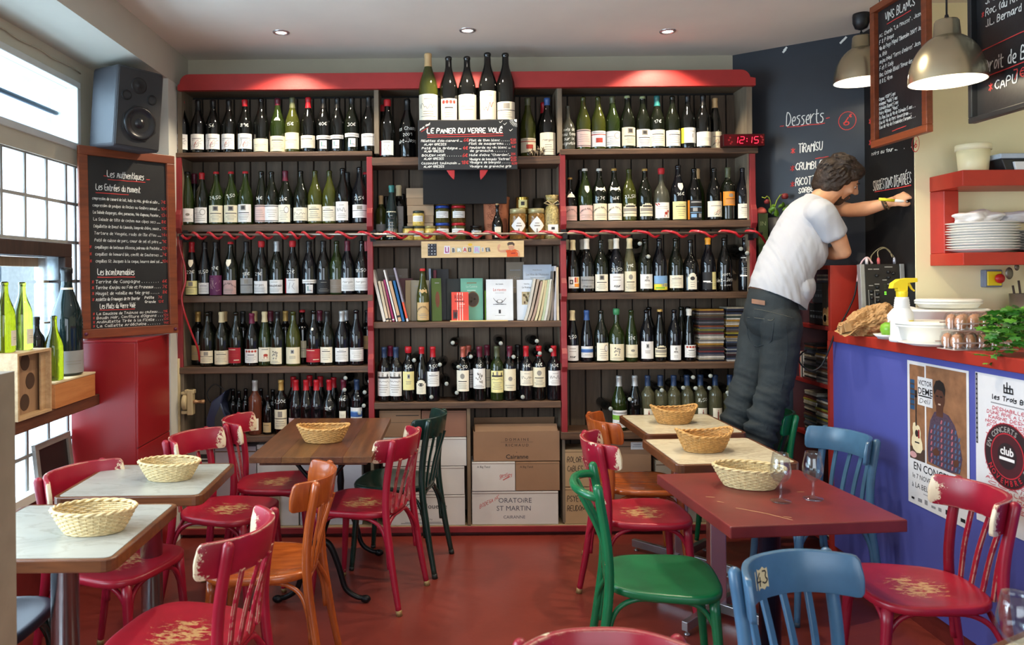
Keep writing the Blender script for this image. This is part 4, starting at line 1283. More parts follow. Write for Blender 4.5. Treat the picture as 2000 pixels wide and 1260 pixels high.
MG = [(837, 'olive', 'cork', 'foil', ('script', 'ivory', .008, .128, 1.25), 1.27), (877, 'black', None, None, ('dots', 'ivory', .008, .112, 1.0), 1.215), (913, 'black', None, None, ('plain', 'ivory', .006, .132, 1.3), 1.215), (953, 'black', None, None, ('script_red', 'ivory', .008, .140, .95), 1.28), (988, 'black', None, None, ('tower', 'ivory', .004, .09, 1.1), 1.27)]
for i, (px, tone, cap, cst, lab, sc) in enumerate(MG):
 p = W(px, 235, YS - .03)
 p.z = ZL + .0005
 bottle(p, 'burg', tone, cap, cst, lab, None, None, sc=sc, yaw=0, group='big bottles on the ledge', label=('%s of five big bottles on the ledge, %s' % (ORD[i].capitalize(), ['cork-coloured neck and olive glass', 'dotted red and cream label', 'broad blank cream label', 'tall label with rust script', 'low cream label on black glass'][i])))

# slate with the price list
a, c = W(817, 333, YS + SF - .012), W(1010, 233, YS + SF - .012)
sl = thing('menu_slate', 'long black slate chalked with a two-column price list under the five big bottles', 'menu board', (a.x, YS + SF - .004, a.z))
sw, sh = c.x - a.x, c.z - a.z
MB().box((0, -.014, 0), (sw, 0, sh)).build('slate', SLATE, sl, .004)
P = lambda u, v: Vector((u, -.0152, v))
tw, tr = MB(), MB()
SX = lambda x: (x - 139) / 1630 * sw
SYv = lambda y: (945 - y) / 845 * sh
chalk(tw, 'Le Panier du Verre Volé'.upper().replace('É', 'É'), SX(290), SYv(325), 78 / 845 * sh, P, .0058, fit=SX(1535) - SX(290))
for y in (352, 385):
 under(tr, SX(295), SYv(y + 6), SX(1535), SYv(y - 8), P, .0036, 0)
for s_, x, y, x1 in (("Rillettes d'oie-canard ....", 190, 470, 870), ('ALAIN GREZES', 240, 530, 610), ('Pâté de la Grésigne ....'.replace('â', 'a'), 200, 595, 855), ('ALAIN GREZES', 240, 645, 570), ('BOUDIN NOIR . . . . . . .', 200, 715, 850), ('ALAIN GREZES', 235, 770, 565), ('Cassoulet toulousain ...', 190, 845, 830), ('ALAIN GREZES', 230, 902, 570),
      ('Filet de thon blanc . . . . .', 980, 468, 1640), ('Filet de maquereau. . . .', 975, 524, 1650), ('Moutarde au vin blanc ....', 985, 590, 1660), ('de grenache. . . . . . .', 990, 643, 1600), ('Huile d\'olive "Chardon"...', 980, 715, 1660), ('Vinaigre de banyuls "Safran"', 980, 785, 1650), ('Vinaigre de banyuls . . . . .', 985, 838, 1650), ('Vinaigre de grenache gris', 985, 905, 1670)):
 chalk(tw, s_, SX(x), SYv(y), 36 / 845 * sh, P, .0026, fit=SX(x1) - SX(x), jit=.18)
for s_, x, y in (('6€', 885, 470), ('4€', 870, 605), ('6€', 865, 725), ('18€', 848, 845)):
 chalk(tr, s_, SX(x), SYv(y), 54 / 845 * sh, P, .0034)
for s_, x, y in (('15,50', 1652, 465), ('10,50', 1655, 512), ('4€', 1670, 580), ('22€', 1665, 700), ('10,50', 1655, 760), ('10,50', 1655, 806), ('10,50', 1668, 860)):
 chalk(tr, s_, SX(x), SYv(y), 34 / 845 * sh, P, .0022, fit=(.034 if len(s_) > 3 else .026))
chalk(tw, 'Avec Vous', SX(172), SYv(282), 38 / 845 * sh, P, .0024, fit=.060, slant=.62)
under(tr, SX(195), SYv(298), SX(310), SYv(225), P, .003, 0)
for x, y in ((1475, 150), (1545, 185), (1640, 290)):
 ribbons(tw, [[(SX(x), SYv(y - 10)), (SX(x + 15), SYv(y + 10)), (SX(x + 50), SYv(y - 25))]], .0024, P)
for k in range(8):                                                    # little sun in the corner
 t = pi + pi / 2 * k / 7
 ribbons(tw, [[(SX(1760) + .022 * cos(t), SYv(108) + .022 * sin(t)), (SX(1760) + .042 * cos(t), SYv(108) + .042 * sin(t))]], .0022, P)
tw.add([P(SX(1762), SYv(104))] + [P(SX(1762) + .017 * cos(pi + pi / 2 * k / 6), SYv(104) + .017 * sin(pi + pi / 2 * k / 6)) for k in range(7)], [(0, 1 + k, 2 + k) for k in range(6)])
tw.build('lettering', CHALK, sl)
tr.build('red_lettering', CHALKR, sl)

# ================================================================== MIDDLE BAY, SECOND SHELF: JARS AND GROCERIES
Z2 = ZSH['C2']

def on(px, z, d):
 p = W(px, 500, YS + d)
 p.z = z
 return p

BOXB = M('brown_card', (148, 124, 98), .8, var=.05, scale=5)
for i, (y0, y1, x0, x1) in enumerate(((344, 376, 796, 849), (376, 408, 797, 848), (408, 441, 797, 847))):
 p = on((x0 + x1) / 2, Z2 + .106 * (2 - i) - .0, .13)
 w = (x1 - x0) / 325
 t = thing('cardboard_box', 'plain brown gift box, %s of the stack of three behind the mustard jars' % ('top', 'middle', 'bottom')[i], 'box', p, RND.uniform(-.02, .02), 'plain brown gift boxes')
 MB().box((-w / 2, -.06, 0), (w / 2, .06, .075)).build('tray', BOXB, t, .002)
 MB().box((-w / 2 - .002, -.062, .045), (w / 2 + .002, .062, .1045)).build('lid', M('brown_card_lid', (158, 134, 108), .8, var=.05, scale=5), t, .002)

def jar(p, r, h, body, lidc, label, lname, grp=None, stripe=(226, 226, 222), diamond=False, contents=None):
 t = thing('glass_jar', lname, 'jar', p, RND.uniform(-.15, .15), grp)
 gm = M('jar_' + '_'.join(map(str, body)), body, .12, var=.45, scale=70)
 MB().lathe([(0, .002), (r * .92, 0), (r, .004), (r, h * .74), (r * .97, h * .80), (r * .88, h * .84), (r * .88, h * .87), (0, h * .87)], 20).build('jar_body', gm, t)
 MB().lathe([(r * .9, h * .84), (r * .97, h * .85), (r * .97, h * .985), (r * .93, h), (0, h)], 20).build('lid', M('lid_' + '_'.join(map(str, lidc)), lidc, .3, .3, var=.05), t)
 if label:
  b = MB()
  Pj = lambda u, v: Vector(((r + .0006) * sin(u / r), -(r + .0006) * cos(u / r), v))
  Pk = lambda u, v: Vector(((r + .0011) * sin(u / r), -(r + .0011) * cos(u / r), v))
  if diamond:
   n = 8
   pts = []
   for q in range(n):
    u0, u1 = -1 + 2 * q / n, -1 + 2 * (q + 1) / n
    f0, f1 = 1 - abs(u0), 1 - abs(u1)
    b.add([Pj(u0 * r * 1.0, h * .44 - f0 * h * .3), Pj(u1 * r, h * .44 - f1 * h * .3), Pj(u1 * r, h * .44 + f1 * h * .3), Pj(u0 * r, h * .44 + f0 * h * .3)], [(0, 1, 2, 3)], 0)
   patch(b, -.012, .014, h * .5, h * .525, Pk, 1); patch(b, -.016, .018, h * .41, h * .45, Pk, 1); patch(b, -.004, .004, h * .18, h * .34, Pk, 1)
  else:
   patch(b, -r * .95, r * .95, h * .28, h * .66, Pj, 0)
   for q in range(3):
    patch(b, -r * .7, r * RND.uniform(.2, .7), h * (.34 + .1 * q), h * (.365 + .1 * q), Pk, 1)
  b.build('label', [labm('white'), labm('fade')], t, fixn=False)
 return t

YEL, GRN, DKR = (206, 178, 92), (72, 70, 34), (110, 62, 34)
jar(on(818, Z2 + .0865, .075), .036, .092, YEL, (54, 62, 56), True, 'mustard jar with dark lid standing on the other mustard jars', 'mustard jars')
for i, px in enumerate((798, 819, 841)):
 jar(on(px, Z2, .075), .036, .086, YEL, (60, 66, 58) if i < 2 else (150, 140, 90), i == 1, ('mustard jar in the lower row, at the window end', 'labelled mustard jar carrying the upper mustard jar', 'mustard jar with brassy lid beside the blue-lidded stack')[i], 'mustard jars')
for c_, (px, lid, nm) in enumerate(((865, (34, 66, 150), 'blue'), (896, (176, 32, 42), 'red'))):
 for k in range(3):
  jar(on(px, Z2 + k * .1045, .085), .0445, .104, GRN if (k + c_) % 2 else (84, 66, 32), lid, True, 'preserve jar with %s lid, %s of its stack' % (nm, ('bottom', 'middle', 'top')[k]), 'preserve jars with %s lids' % nm)
jar(on(930, Z2, .11), .036, .088, (40, 34, 26), (30, 28, 26), True, 'small dark jar beside the terracotta pot', 'jars of the middle bay')
t = thing('terracotta_pot', 'tall terracotta pot with incised pattern between jars and gold tins', 'pot', on(970, Z2, .14))
MB().lathe([(0, .004), (.066, 0), (.072, .01), (.080, .245), (.0835, .25), (.0835, .262), (.074, .262), (.070, .22), (.064, .02), (0, .018)], 28).build('pot_body', M('terracotta', (176, 108, 76), .85, var=.12, bmp=.2), t)
b = MB()
for k in range(26):
 u, v = RND.uniform(-.06, .02), RND.uniform(.08, .23)
 Pp = lambda x, z: Vector(((.0735 + .033 * z + .0012) * sin(x / .078), -(.0735 + .033 * z + .0012) * cos(x / .078), z))
 ribbons(b, [[(u + .009 * cos(t_ * .9) * (1 + .3 * sin(k)), v + .009 * sin(t_ * .9)) for t_ in range(7)]], .0016, Pp)
b.build('incised_pattern', M('terracotta_dark', (120, 66, 44), .9), t, fixn=False)
t = thing('vinegar_bottle', 'small dark corked vinegar bottle before the terracotta pot', 'bottle', on(972, Z2, .035), 0)
MB().lathe([(0, .003), (.030, 0), (.033, .005), (.033, .085), (.030, .105), (.018, .135), (.0105, .155), (.0095, .195), (.0125, .198), (.0125, .206), (0, .206)], 18).build('glass', TONE['black'], t)
MB().lathe([(.0085, .205), (.0095, .212), (.012, .216), (.012, .232), (.009, .235), (0, .235)], 12).build('stopper', capm('cork'), t)
b = MB(); Pv = lambda u, v: Vector((.0336 * sin(u / .033), -.0336 * cos(u / .033), v)); patch(b, -.018, .02, .012, .075, Pv, 0)
b.build('label', labm('ivory'), t, fixn=False)
GOLD = (196, 168, 84)
for i, (px, k, d, r) in enumerate(((1021, 2, .12, .040), (1020, 1, .12, .044), (1021, 0, .12, .044))):
 t = thing('food_tin', 'gold food tin, %s of the stack behind the diamond-labelled jars' % ('top', 'middle', 'bottom')[i], 'tin', on(px, Z2 + .088 * k, d), 0, 'gold food tins')
 MB().lathe([(0, .002), (r - .004, .002), (r - .001, 0), (r, .003), (r - .001, .006), (r - .001, .078), (r, .081), (r - .001, .084), (r - .004, .082), (0, .082)], 24).build('can', M('gold_tin', GOLD, .25, .85, var=.05), t)
 b = MB(); Pt = lambda u, v: Vector(((r + .0004) * sin(u / r), -(r + .0004) * cos(u / r), v)); patch(b, -.028, .028, .018, .066, Pt, 0); Pt2 = lambda u, v: Vector(((r + .0008) * sin(u / r), -(r + .0008) * cos(u / r), v))
 patch(b, -.012, .01, .032, .055, Pt2, 1)
 b.build('label', [labm('yellow'), labm('ink')], t, fixn=False)
t = thing('food_tin', 'dark tin standing behind the second diamond-labelled jar', 'tin', on(1053, Z2 + .175, .165), 0, None)
MB().lathe([(0, -.17), (.036, -.17), (.037, 0), (.036, .08), (0, .08)], 20).build('can', M('dark_tin', (52, 44, 34), .4, .4), t)
for i, px in enumerate((1012, 1048)):
 jar(on(px, Z2, .03), .049, .182, (128, 92, 44), (166, 156, 112), True, 'tall preserve jar with white diamond label, %s the pasta bag' % ('one jar away from', 'touching')[i], 'tall jars with diamond labels', diamond=True)
t = thing('pasta_bag', 'clear bag of pasta tied with a ribbon at the end of the grocery shelf', 'bag', on(1079, Z2, .035))
b = MB()
prof = [(0, .002), (.045, 0), (.050, .02), (.050, .12), (.046, .17), (.034, .195), (.014, .205), (.018, .215), (.034, .235), (.040, .262), (.030, .258), (.012, .22), (0, .22)]
b.lathe(prof, 22, sy=.75)
PASTA = M('pasta_in_bag', (170, 152, 96), .25, var=.6, scale=95, bmp=.4, bscale=95)
b.build('bag', PASTA, t)
MB().tube([(.016 * cos(k * pi / 6), .013 * sin(k * pi / 6), .206) for k in range(13)], .004, 6).tube([(0, -.014, .206), (-.03, -.03, .225), (-.05, -.02, .215), (-.02, -.02, .204)], .003, 5).tube([(0, -.014, .206), (.03, -.03, .228), (.05, -.02, .21), (.02, -.02, .204)], .003, 5).build('ribbon', M('raffia_ribbon', (214, 190, 140), .6), t)
b = MB(); b.box((-.03, -.0395, .02), (.03, -.0385, .085), 0); b.box((-.022, -.0402, .035), (.022, -.0396, .039), 1).box((-.01, -.0402, .055), (.01, -.0396, .07), 1)
b.build('label', [labm('white'), labm('ink')], t)
for px, d, kind, tone, cap, cst, lab, sc, ln in ((745, .13, 'bord', 'olive', 'cork', 'foil', ('pict', 'slate', .03, .12), .86, 'oil bottle with picture label at the window end of the grocery shelf'), (766, .05, 'slim', 'sea', 'teal', 'short', ('lines', 'cream', .02, .17, .85), 1.02, 'tall dark green bottle with long narrow label beside the gift boxes'),
           (780, .13, 'bord', 'black', 'cream', 'foil', ('plain', 'slate', .03, .2, .6), 1.05, 'black bottle with cream capsule behind the long narrow label'), (787, .175, 'bord', 'black', 'black', 'foil', None, .9, 'black bottle at the back by the gift boxes'), (755, .175, 'bord', 'black', 'black', 'foil', None, .86, 'black bottle at the back by the oil bottle')):
 bottle(on(px, Z2, d), kind, tone, cap, cst, lab, None, None, sc=sc, group='bottles of the grocery shelf', label=ln)
# pewter animals above
for i, (px, k) in enumerate(((1038, .9), (1049, 1.1), (1059, 1.0))):
 t = thing('pewter_figurine', 'tiny pewter animal figurine, %s from the slate, before the red-labelled bottle' % ORD[i], 'figurine', on(px, ZSH['C1'], .012), RND.uniform(-.6, .6), 'pewter figurines')
 b = MB()
 b.ball((0, 0, .022 * k), (.016, .010, .012), 10).ball((.013, 0, .038 * k), (.009, .008, .009), 8).ball((.021, 0, .036 * k), .005, 6)
 for sx in (-.009, .009):
  for sy in (-.006, .006):
   b.tube([(sx, sy, 0), (sx, sy, .02 * k)], .0035, 5)
 b.tube([(.012, .005, .045 * k), (.01, .012, .055 * k)], .0025, 5).tube([(.012, -.005, .045 * k), (.01, -.012, .055 * k)], .0025, 5).tube([(-.015, 0, .024 * k), (-.024, 0, .03 * k)], .002, 5)
 b.build('figurine_body', M('pewter', (120, 108, 92), .35, .85), t)

# ================================================================== MIDDLE BAY, THIRD SHELF: BOOKS AND THE BOOK SIGN
a, c = W(823, 504, YS - .03), W(1023, 470, YS - .03)
sg = thing('wooden_sign', 'pale pine sign with ransom-note letters reading LIBRAIRIE over the books', 'sign', (a.x, YS - .022, a.z))
w, h = c.x - a.x, c.z - a.z
MB().box((0, -.016, 0), (w, 0, h)).build('sign_board', wood('pine_sign', (196, 164, 116), (222, 194, 146), 'X', .5, 4, 12, .08), sg, .002)
SU, SV = lambda x: (x - 40) / 1890 * w, lambda y: (425 - y) / 340 * h

def flat(b, pts, d, mi):
 b.add([Vector((SU(x), -.016 - d, SV(y))) for x, y in pts], [tuple(range(len(pts)))], mi)

P = lambda u, v: Vector((u, -.0185, v))
LT = [('LI', 460, 185, 565, 340, (222, 214, 226), (150, 30, 110)), ('B', 600, 215, 660, 325, (196, 196, 192), (34, 38, 44)), ('R', 695, 222, 782, 312, (180, 190, 170), (240, 240, 236)), ('A', 810, 205, 875, 318, (206, 204, 200), (190, 40, 50)), ('I', 905, 222, 958, 308, (60, 60, 58), (232, 232, 224)), ('R', 1005, 195, 1120, 335, (176, 200, 196), (196, 150, 206)), ('I', 1150, 218, 1192, 310, (200, 200, 196), (38, 38, 38)), ('E', 1225, 222, 1305, 312, (52, 54, 56), (196, 200, 196))]
for i, (s_, x0, y0, x1, y1, bgc, fc) in enumerate(LT):
 b = MB()
 sk = RND.uniform(-8, 8)
 flat(b, ((x0 + sk, y1), (x1 + sk, y1 - sk), (x1 - sk, y0), (x0 - sk, y0 + sk)), .0008, 0)
 hh = SV(y0) - SV(y1)
 printed(b, s_, SU((x0 + x1) / 2), SV(y1) + hh * .14, hh * 1.02, P, 1, 'CENTER', sx=(SU(x1) - SU(x0)) / hh / (.78 if len(s_) < 2 else 1.0), bold=.02)
 b.build('letter', [M('paper_%d' % i, bgc, .6, var=.05), M('ink_%d' % i, fc, .6, var=.05)], sg, fixn=False)
b = MB()
flat(b, ((160, 385), (325, 383), (323, 135), (162, 135)), .0008, 0)
for x in (180, 235, 290):
 for y in (160, 220, 285, 345):
  flat(b, [(x + 14 * cos(k), y + 14 * sin(k)) for k in (0, 1.05, 2.1, 3.14, 4.19, 5.24)], .0014, 1 if (x + y) % 3 else 2)
b.build('dark_print', [M('print_black', (34, 36, 46), .5), M('print_silver', (170, 170, 172), .5), M('print_grey', (84, 86, 92), .5)], sg, fixn=False)
b = MB()
flat(b, [(940 + 42 * cos(k * .4), 160 + 28 * sin(k * .4)) for k in range(16)], .0008, 0)
b.build('sticker', M('sticker_yellow', (220, 180, 60), .5), sg, fixn=False)
b = MB()
flat(b, ((1450, 170), (1490, 150), (1498, 190), (1470, 260), (1500, 285), (1575, 270), (1640, 265), (1615, 330), (1500, 325), (1455, 300), (1438, 230)), .0008, 0)
flat(b, ((1640, 190), (1745, 185), (1755, 235), (1720, 280), (1665, 270), (1640, 230)), .0010, 0)
flat(b, ((1590, 290), (1660, 268), (1700, 285), (1760, 258), (1830, 300), (1855, 415), (1615, 418), (1615, 340)), .0012, 1)
flat(b, ((1780, 300), (1840, 310), (1858, 370), (1850, 412), (1815, 400), (1820, 345)), .0016, 0)
flat(b, ((1620, 150), (1650, 115), (1720, 110), (1758, 150), (1750, 195), (1715, 165), (1650, 175), (1638, 195)), .0014, 2)
flat(b, ((1690, 335), (1770, 330), (1772, 352), (1692, 357)), .0018, 3)
b.build('muscleman_print', [M('print_skin', (196, 146, 116), .5), M('print_orange', (208, 82, 30), .5), M('print_hair', (72, 54, 44), .5), M('print_red', (150, 34, 26), .5)], sg, fixn=False)

Z3 = ZSH['C3']

def book(name, lbl, pxb, pxt, ytop, thick, depth, cov, d, spine=True, grp='books on the book shelf', yaw=0., extra=None, cat='book'):
 """upright book showing its spine: foot centred on pxb, head at pxt"""
 p = on(pxb, Z3 + .001, d)
 hgt = W(pxb, ytop, YS + d).z - Z3
 lean = atan2((pxt - pxb) / 325., hgt)
 t = thing(name, lbl, cat, p, 0, grp, rot=(0, lean, yaw))
 p.z += abs(sin(lean)) * thick / 2
 t.location = p
 H_ = hgt / cos(lean)
 w = thick
 b = MB().box((-w / 2, 0, 0), (-w / 2 + .0015, depth, H_)).box((w / 2 - .0015, 0, 0), (w / 2, depth, H_)).box((-w / 2, 0, 0), (w / 2, .0015, H_))
 b.build('cover', M('book_%d_%d_%d' % cov, cov, .5, var=.06), t)
 MB().box((-w / 2 + .0016, .0016, .002), (w / 2 - .0016, depth - .002, H_ - .003)).build('pages', M('book_pages', (206, 196, 174), .85, var=.08, scale=120), t)
 if extra:
  b = MB()
  for z0, z1, k in extra:
   b.box((-w / 2 * .8, -.0006, z0 * H_), (w / 2 * .8, 0, z1 * H_), 0)
   b.m[-6:] = [k] * 6
  b.build('spine_print', [M('spine_ink', (40, 38, 40), .6), M('spine_white', (226, 220, 214), .6), M('spine_orange', (226, 84, 50), .5)], t)
 return t

book('book', 'tall white book, first leaning from the window end of the book shelf', 750, 727, 528, .019, .15, (214, 210, 202), .02, extra=[(.5, .8, 0)][:0])
book('book', 'cream book leaning second from the window, dark mark at its foot', 756, 740, 550, .018, .13, (206, 186, 156), .02, extra=[(.04, .08, 0), (.3, .7, 0)][:1])
book('book', 'rose-tan book leaning third from the window', 762, 746, 550, .014, .13, (184, 146, 122), .02, extra=[(.04, .08, 0)])
book('book', 'thin crimson book leaning between tan books', 768, 750, 547, .014, .13, (146, 34, 84), .02, extra=[(.03, .06, 1)])
book('book', 'tall white book leaning over the crimson one', 774, 750, 528, .012, .15, (222, 218, 212), .02)
book('book', 'tan book leaning between tall white and blue books', 780, 761, 550, .020, .13, (198, 160, 124), .02, extra=[(.1, .15, 0)])
book('book', 'bright blue book leaning in the first row', 787, 769, 549, .017, .13, (20, 92, 146), .02, extra=[(.03, .1, 1)][:0])
book('book', 'tall lilac-grey book with an orange foot, last of the leaning row', 795, 770, 524, .014, .15, (146, 138, 152), .02, extra=[(.06, .36, 2), (0, .05, 1)])

def facing(lbl, px0, px1, y0, y1, d, cov, thick=.02, name='book', tilt=-.06, build=None, yaw=0.):
 a, c = W(px0, y1, YS + d), W(px1, y0, YS + d)
 w, h = c.x - a.x, c.z - Z3
 t = thing(name, lbl, 'book', (a.x, YS + d, Z3 + .002), 0, 'books on the book shelf', rot=(tilt, 0, yaw))
 cm = M('book_%d_%d_%d' % cov, cov, .45, var=.05)
 MB().box((0, 0, 0), (w, .0015, h)).box((0, thick - .0015, 0), (w, thick, h)).box((0, 0, 0), (.0015, thick, h)).build('cover', cm, t)
 MB().box((.0016, .0016, .002), (w - .002, thick - .0016, h - .003)).build('pages', MATS['book_pages'], t)
 if build:
  b = MB()
  Pb = lambda u, v: Vector((u * w, -.0006, v * h))
  Pb2 = lambda u, v: Vector((u * w, -.0011, v * h))
  ms = build(b, Pb, Pb2, w, h)
  b.build('cover_print', ms, t, fixn=False)
 return t

INK, GREYI, REDI = M('cover_ink', (56, 56, 60), .6), M('cover_grey', (140, 140, 142), .6), M('cover_red', (196, 92, 80), .6)

def rect(b, P, u0, u1, v0, v1, mi):
 b.add([P(u0, v0), P(u1, v0), P(u1, v1), P(u0, v1)], [(0, 1, 2, 3)], mi)

def disc(b, P, cu, cv, ru, rv, mi, n=20):
 b.add([P(cu + ru * cos(2 * pi * k / n), cv + rv * sin(2 * pi * k / n)) for k in range(n)], [tuple(range(n))], mi)

def pr(b, P, w, h, text, cu, cv, size, mi, fit=None):
 printed(b, text, cu * w, cv * h, size * h, lambda u, v: P(u / w, v / h), mi, 'CENTER', .8)

def c_risotto(b, P, Q, w, h):
 pr(b, Q, w, h, 'Le risotto', .5, .715, .10, 1)
 pr(b, Q, w, h, 'Ave Candida', .5, .87, .045, 0)
 rect(b, P, .33, .67, .665, .672, 2)
 disc(b, P, .5, .46, .13, .05, 2); disc(b, Q, .5, .47, .08, .03, 3)
 for s_ in (-1, 1):
  ribbons(b, [[(.5 + s_ * .06, .43), (.5 + s_ * .16, .48), (.5 + s_ * .23, .54)], [(.5 + s_ * .05, .40), (.5 + s_ * .24, .39)]], .012, Q, 0)
 rect(b, Q, .35, .65, .385, .40, 0); rect(b, Q, .46, .54, .17, .26, 0)
 rect(b, P, .32, .7, .115, .122, 2)
 return [INK, REDI, GREYI, M('cover_white', (226, 228, 230), .6)]

def c_small(b, P, Q, w, h):
 pr(b, Q, w, h, 'Robert Rey', .6, .885, .035, 0); pr(b, Q, w, h, 'Le fromage', .62, .79, .07, 0)
 rect(b, P, .3, .85, .38, .70, 1)
 for k in range(12):
  disc(b, Q, .38 + RND.uniform(0, .4), .42 + RND.uniform(0, .24), .05, .035, 2 + k % 2)
 return [INK, M('print_sepia', (176, 160, 126), .6), M('print_olive', (110, 104, 70), .6), M('print_brownish', (90, 66, 48), .6)]

def c_ant(b, P, Q, w, h):
 pr(b, Q, w, h, "Les Vins de l'Antiquité", .5, .80, .058, 0); pr(b, Q, w, h, 'Michel Bouvier', .5, .89, .035, 0)
 rect(b, P, .25, .75, .755, .763, 1)
 rect(b, P, .36, .6, .55, .70, 2)
 return [GREYI, GREYI, M('print_teal', (110, 150, 140), .6)]

def c_red(b, P, Q, w, h):
 for x in (.33, .48, .62):
  rect(b, P, x, x + .045, 0.02, .98, 1)
 rect(b, P, .08, .36, .06, .38, 2); rect(b, Q, .12, .32, .1, .3, 3); disc(b, Q, .22, .2, .06, .08, 2)
 pr(b, Q, w, h, 'RED', .42, .76, .20, 2); rect(b, Q, .2, .75, .66, .70, 2); rect(b, Q, .45, .78, .57, .59, 1); rect(b, Q, .35, .7, .44, .45, 2)
 return [INK, M('print_pink_white', (240, 196, 184), .4), M('print_brick', (130, 34, 30), .5), M('print_dark', (50, 50, 54), .5)]

def c_green(b, P, Q, w, h):
 disc(b, P, .55, .50, .28, .19, 0); disc(b, Q, .55, .50, .255, .172, 1)
 for k in range(10):
  disc(b, Q, .4 + RND.uniform(0, .3), .4 + RND.uniform(0, .2), .035, .02, 2)
 rect(b, P, .28, .72, .88, .9, 0); pr(b, Q, w, h, 'La Cuisine', .5, .78, .08, 3); rect(b, P, .3, .68, .70, .72, 3)
 return [M('print_bronze', (120, 92, 52), .5), M('print_umber', (66, 50, 36), .5), M('print_moss', (92, 84, 50), .5), M('print_mint', (176, 206, 190), .5)]

def c_ch(b, P, Q, w, h):
 pr(b, Q, w, h, 'La Cave', .5, .70, .07, 0); rect(b, P, .2, .8, .85, .865, 0); rect(b, P, .2, .7, .55, .56, 0)
 return [GREYI]

facing('back-row grey-brown book facing out behind the leaning books', 736, 796, 525, 628, .165, (116, 104, 92), build=c_ch)
facing('dark red book facing out behind the leaning books', 778, 806, 544, 628, .13, (86, 28, 34))
facing('beige book facing out behind the old labelled bottle', 792, 812, 548, 628, .10, (172, 150, 112), .03)
facing('pale taupe book facing out behind the old labelled bottle', 803, 838, 548, 628, .08, (150, 138, 116), build=c_ch)
facing('black book facing out behind the olive green book', 842, 876, 526, 628, .16, (40, 38, 40), .02)
book('book', 'thin pale blue book behind the old labelled bottle', 842, 839, 525, .016, .09, (150, 160, 176), .11)
book('book', 'thick crimson-spined book in the back row', 850, 849, 528, .020, .08, (112, 28, 44), .12)
facing('olive green book with oval medallion, turned a little to the bar', 844, 863, 544, 628, .035, (74, 96, 42), .02, yaw=.25, build=lambda b, P, Q, w, h: (disc(b, P, .6, .5, .22, .19, 0), rect(b, P, .35, .8, .88, .9, 1), [M('print_oval', (104, 60, 40), .5), GREYI])[2])
facing('black book standing beside the sea-green cookbook', 873, 902, 545, 628, .13, (30, 34, 30), .02)
facing('sea-green cookbook with brown round medallion', 900, 943, 544, 626, .085, (104, 164, 142), .022, build=c_green)
facing('small red book with striped cover before the sea-green cookbook', 882, 915, 571, 626, .03, (220, 70, 52), .014, build=c_red)
MB_ = facing('lime green paperback behind the white risotto book', 947, 956, 568, 628, .10, (130, 170, 40), .02)
facing('white book about risotto with engraved emblem', 950, 1002, 546, 626, .045, (214, 218, 222), .018, build=c_risotto)
facing('grey-brown book leaning at the back above the white books', 990, 1024, 512, 628, .165, (128, 116, 100), .02, build=c_ch)
facing('pale blue-grey wine book in the back row', 1023, 1078, 517, 628, .13, (178, 190, 206), .02, build=c_ant)
facing('white book with a sepia picture behind the curved magazines', 1010, 1042, 547, 626, .07, (210, 216, 224), .016, build=c_small)
t = thing('book', 'pale yellow book lying flat under the red and white books', 'book', on(878, Z3, .005), 0, 'books on the book shelf')
MB().box((0, 0, 0), (.345, .02, .0055)).build('cover', M('book_flat', (206, 178, 120), .6), t, .001)
MAG = [(1025, 1044, 545, (196, 192, 180), 'grey-white'), (1031, 1051, 546, (176, 160, 142), 'taupe'), (1038, 1058, 550, (170, 144, 128), 'pinkish'), (1045, 1062, 548, (206, 196, 156), 'pale yellow'), (1052, 1067, 548, (196, 180, 140), 'sand'), (1058, 1071, 547, (176, 190, 156), 'greenish'), (1063, 1076, 546, (206, 206, 196), 'white'), (1069, 1079, 548, (148, 138, 120), 'brown-grey'), (1076, 1083, 530, (120, 108, 98), 'dark grey'), (1083, 1084, 520, (176, 178, 186), 'pale blue'), (1089, 1088, 522, (206, 188, 156), 'cream')]
for i, (xb, xt, yt, c_, nm) in enumerate(MAG):
 d = .02
 p = on(xb, Z3 + .001, d)
 hgt = W(xb, yt, YS + d).z - Z3
 sx = (xt - xb) / 325
 t = thing('magazine', '%s magazine sagging against the others at the bar end of the book shelf' % nm, 'magazine', p, 0, 'magazines at the end of the book shelf')
 b = MB()
 th = .014
 n = 7
 vs = []
 for k in range(n + 1):
  u = k / n
  x = sx * (u ** .8)
  for (ox, oy) in ((-th / 2, 0), (th / 2, 0), (th / 2, .14), (-th / 2, .14)):
   vs.append((x + ox, oy, hgt * u))
 fs = [(0, 1, 2, 3), tuple(range(4 * n, 4 * n + 4))[::-1]]
 for k in range(n):
  for q in range(4):
   fs.append((4 * k + q, 4 * k + (q + 1) % 4, 4 * k + 4 + (q + 1) % 4, 4 * k + 4 + q))
 b.add(vs, fs).build('cover', M('mag_%d' % i, c_, .55, var=.08, scale=30), t)
t_ = bottle(on(825, Z3, .03), 'slim', 'olive', 'wax', 'top', ('arc', 'tan', .01, .118, 1.1), None, None, sc=.98, label='old green bottle with torn tan label standing among the books', yaw=.1)
b = MB(); Pq = barrel('slim', .001)
vs = [(-.028 + .008 * k, .196 + .005 * sin(k * 2.3)) for k in range(8)]; lo = [(-.03 + .0086 * k, .178 + .006 * sin(k * 1.7)) for k in range(8)]
for k in range(7):
 b.add([Pq(*lo[k]), Pq(*lo[k + 1]), Pq(*vs[k + 1]), Pq(*vs[k])], [(0, 1, 2, 3)])
b.build('neck_label', labm('tan'), t_, fixn=False)

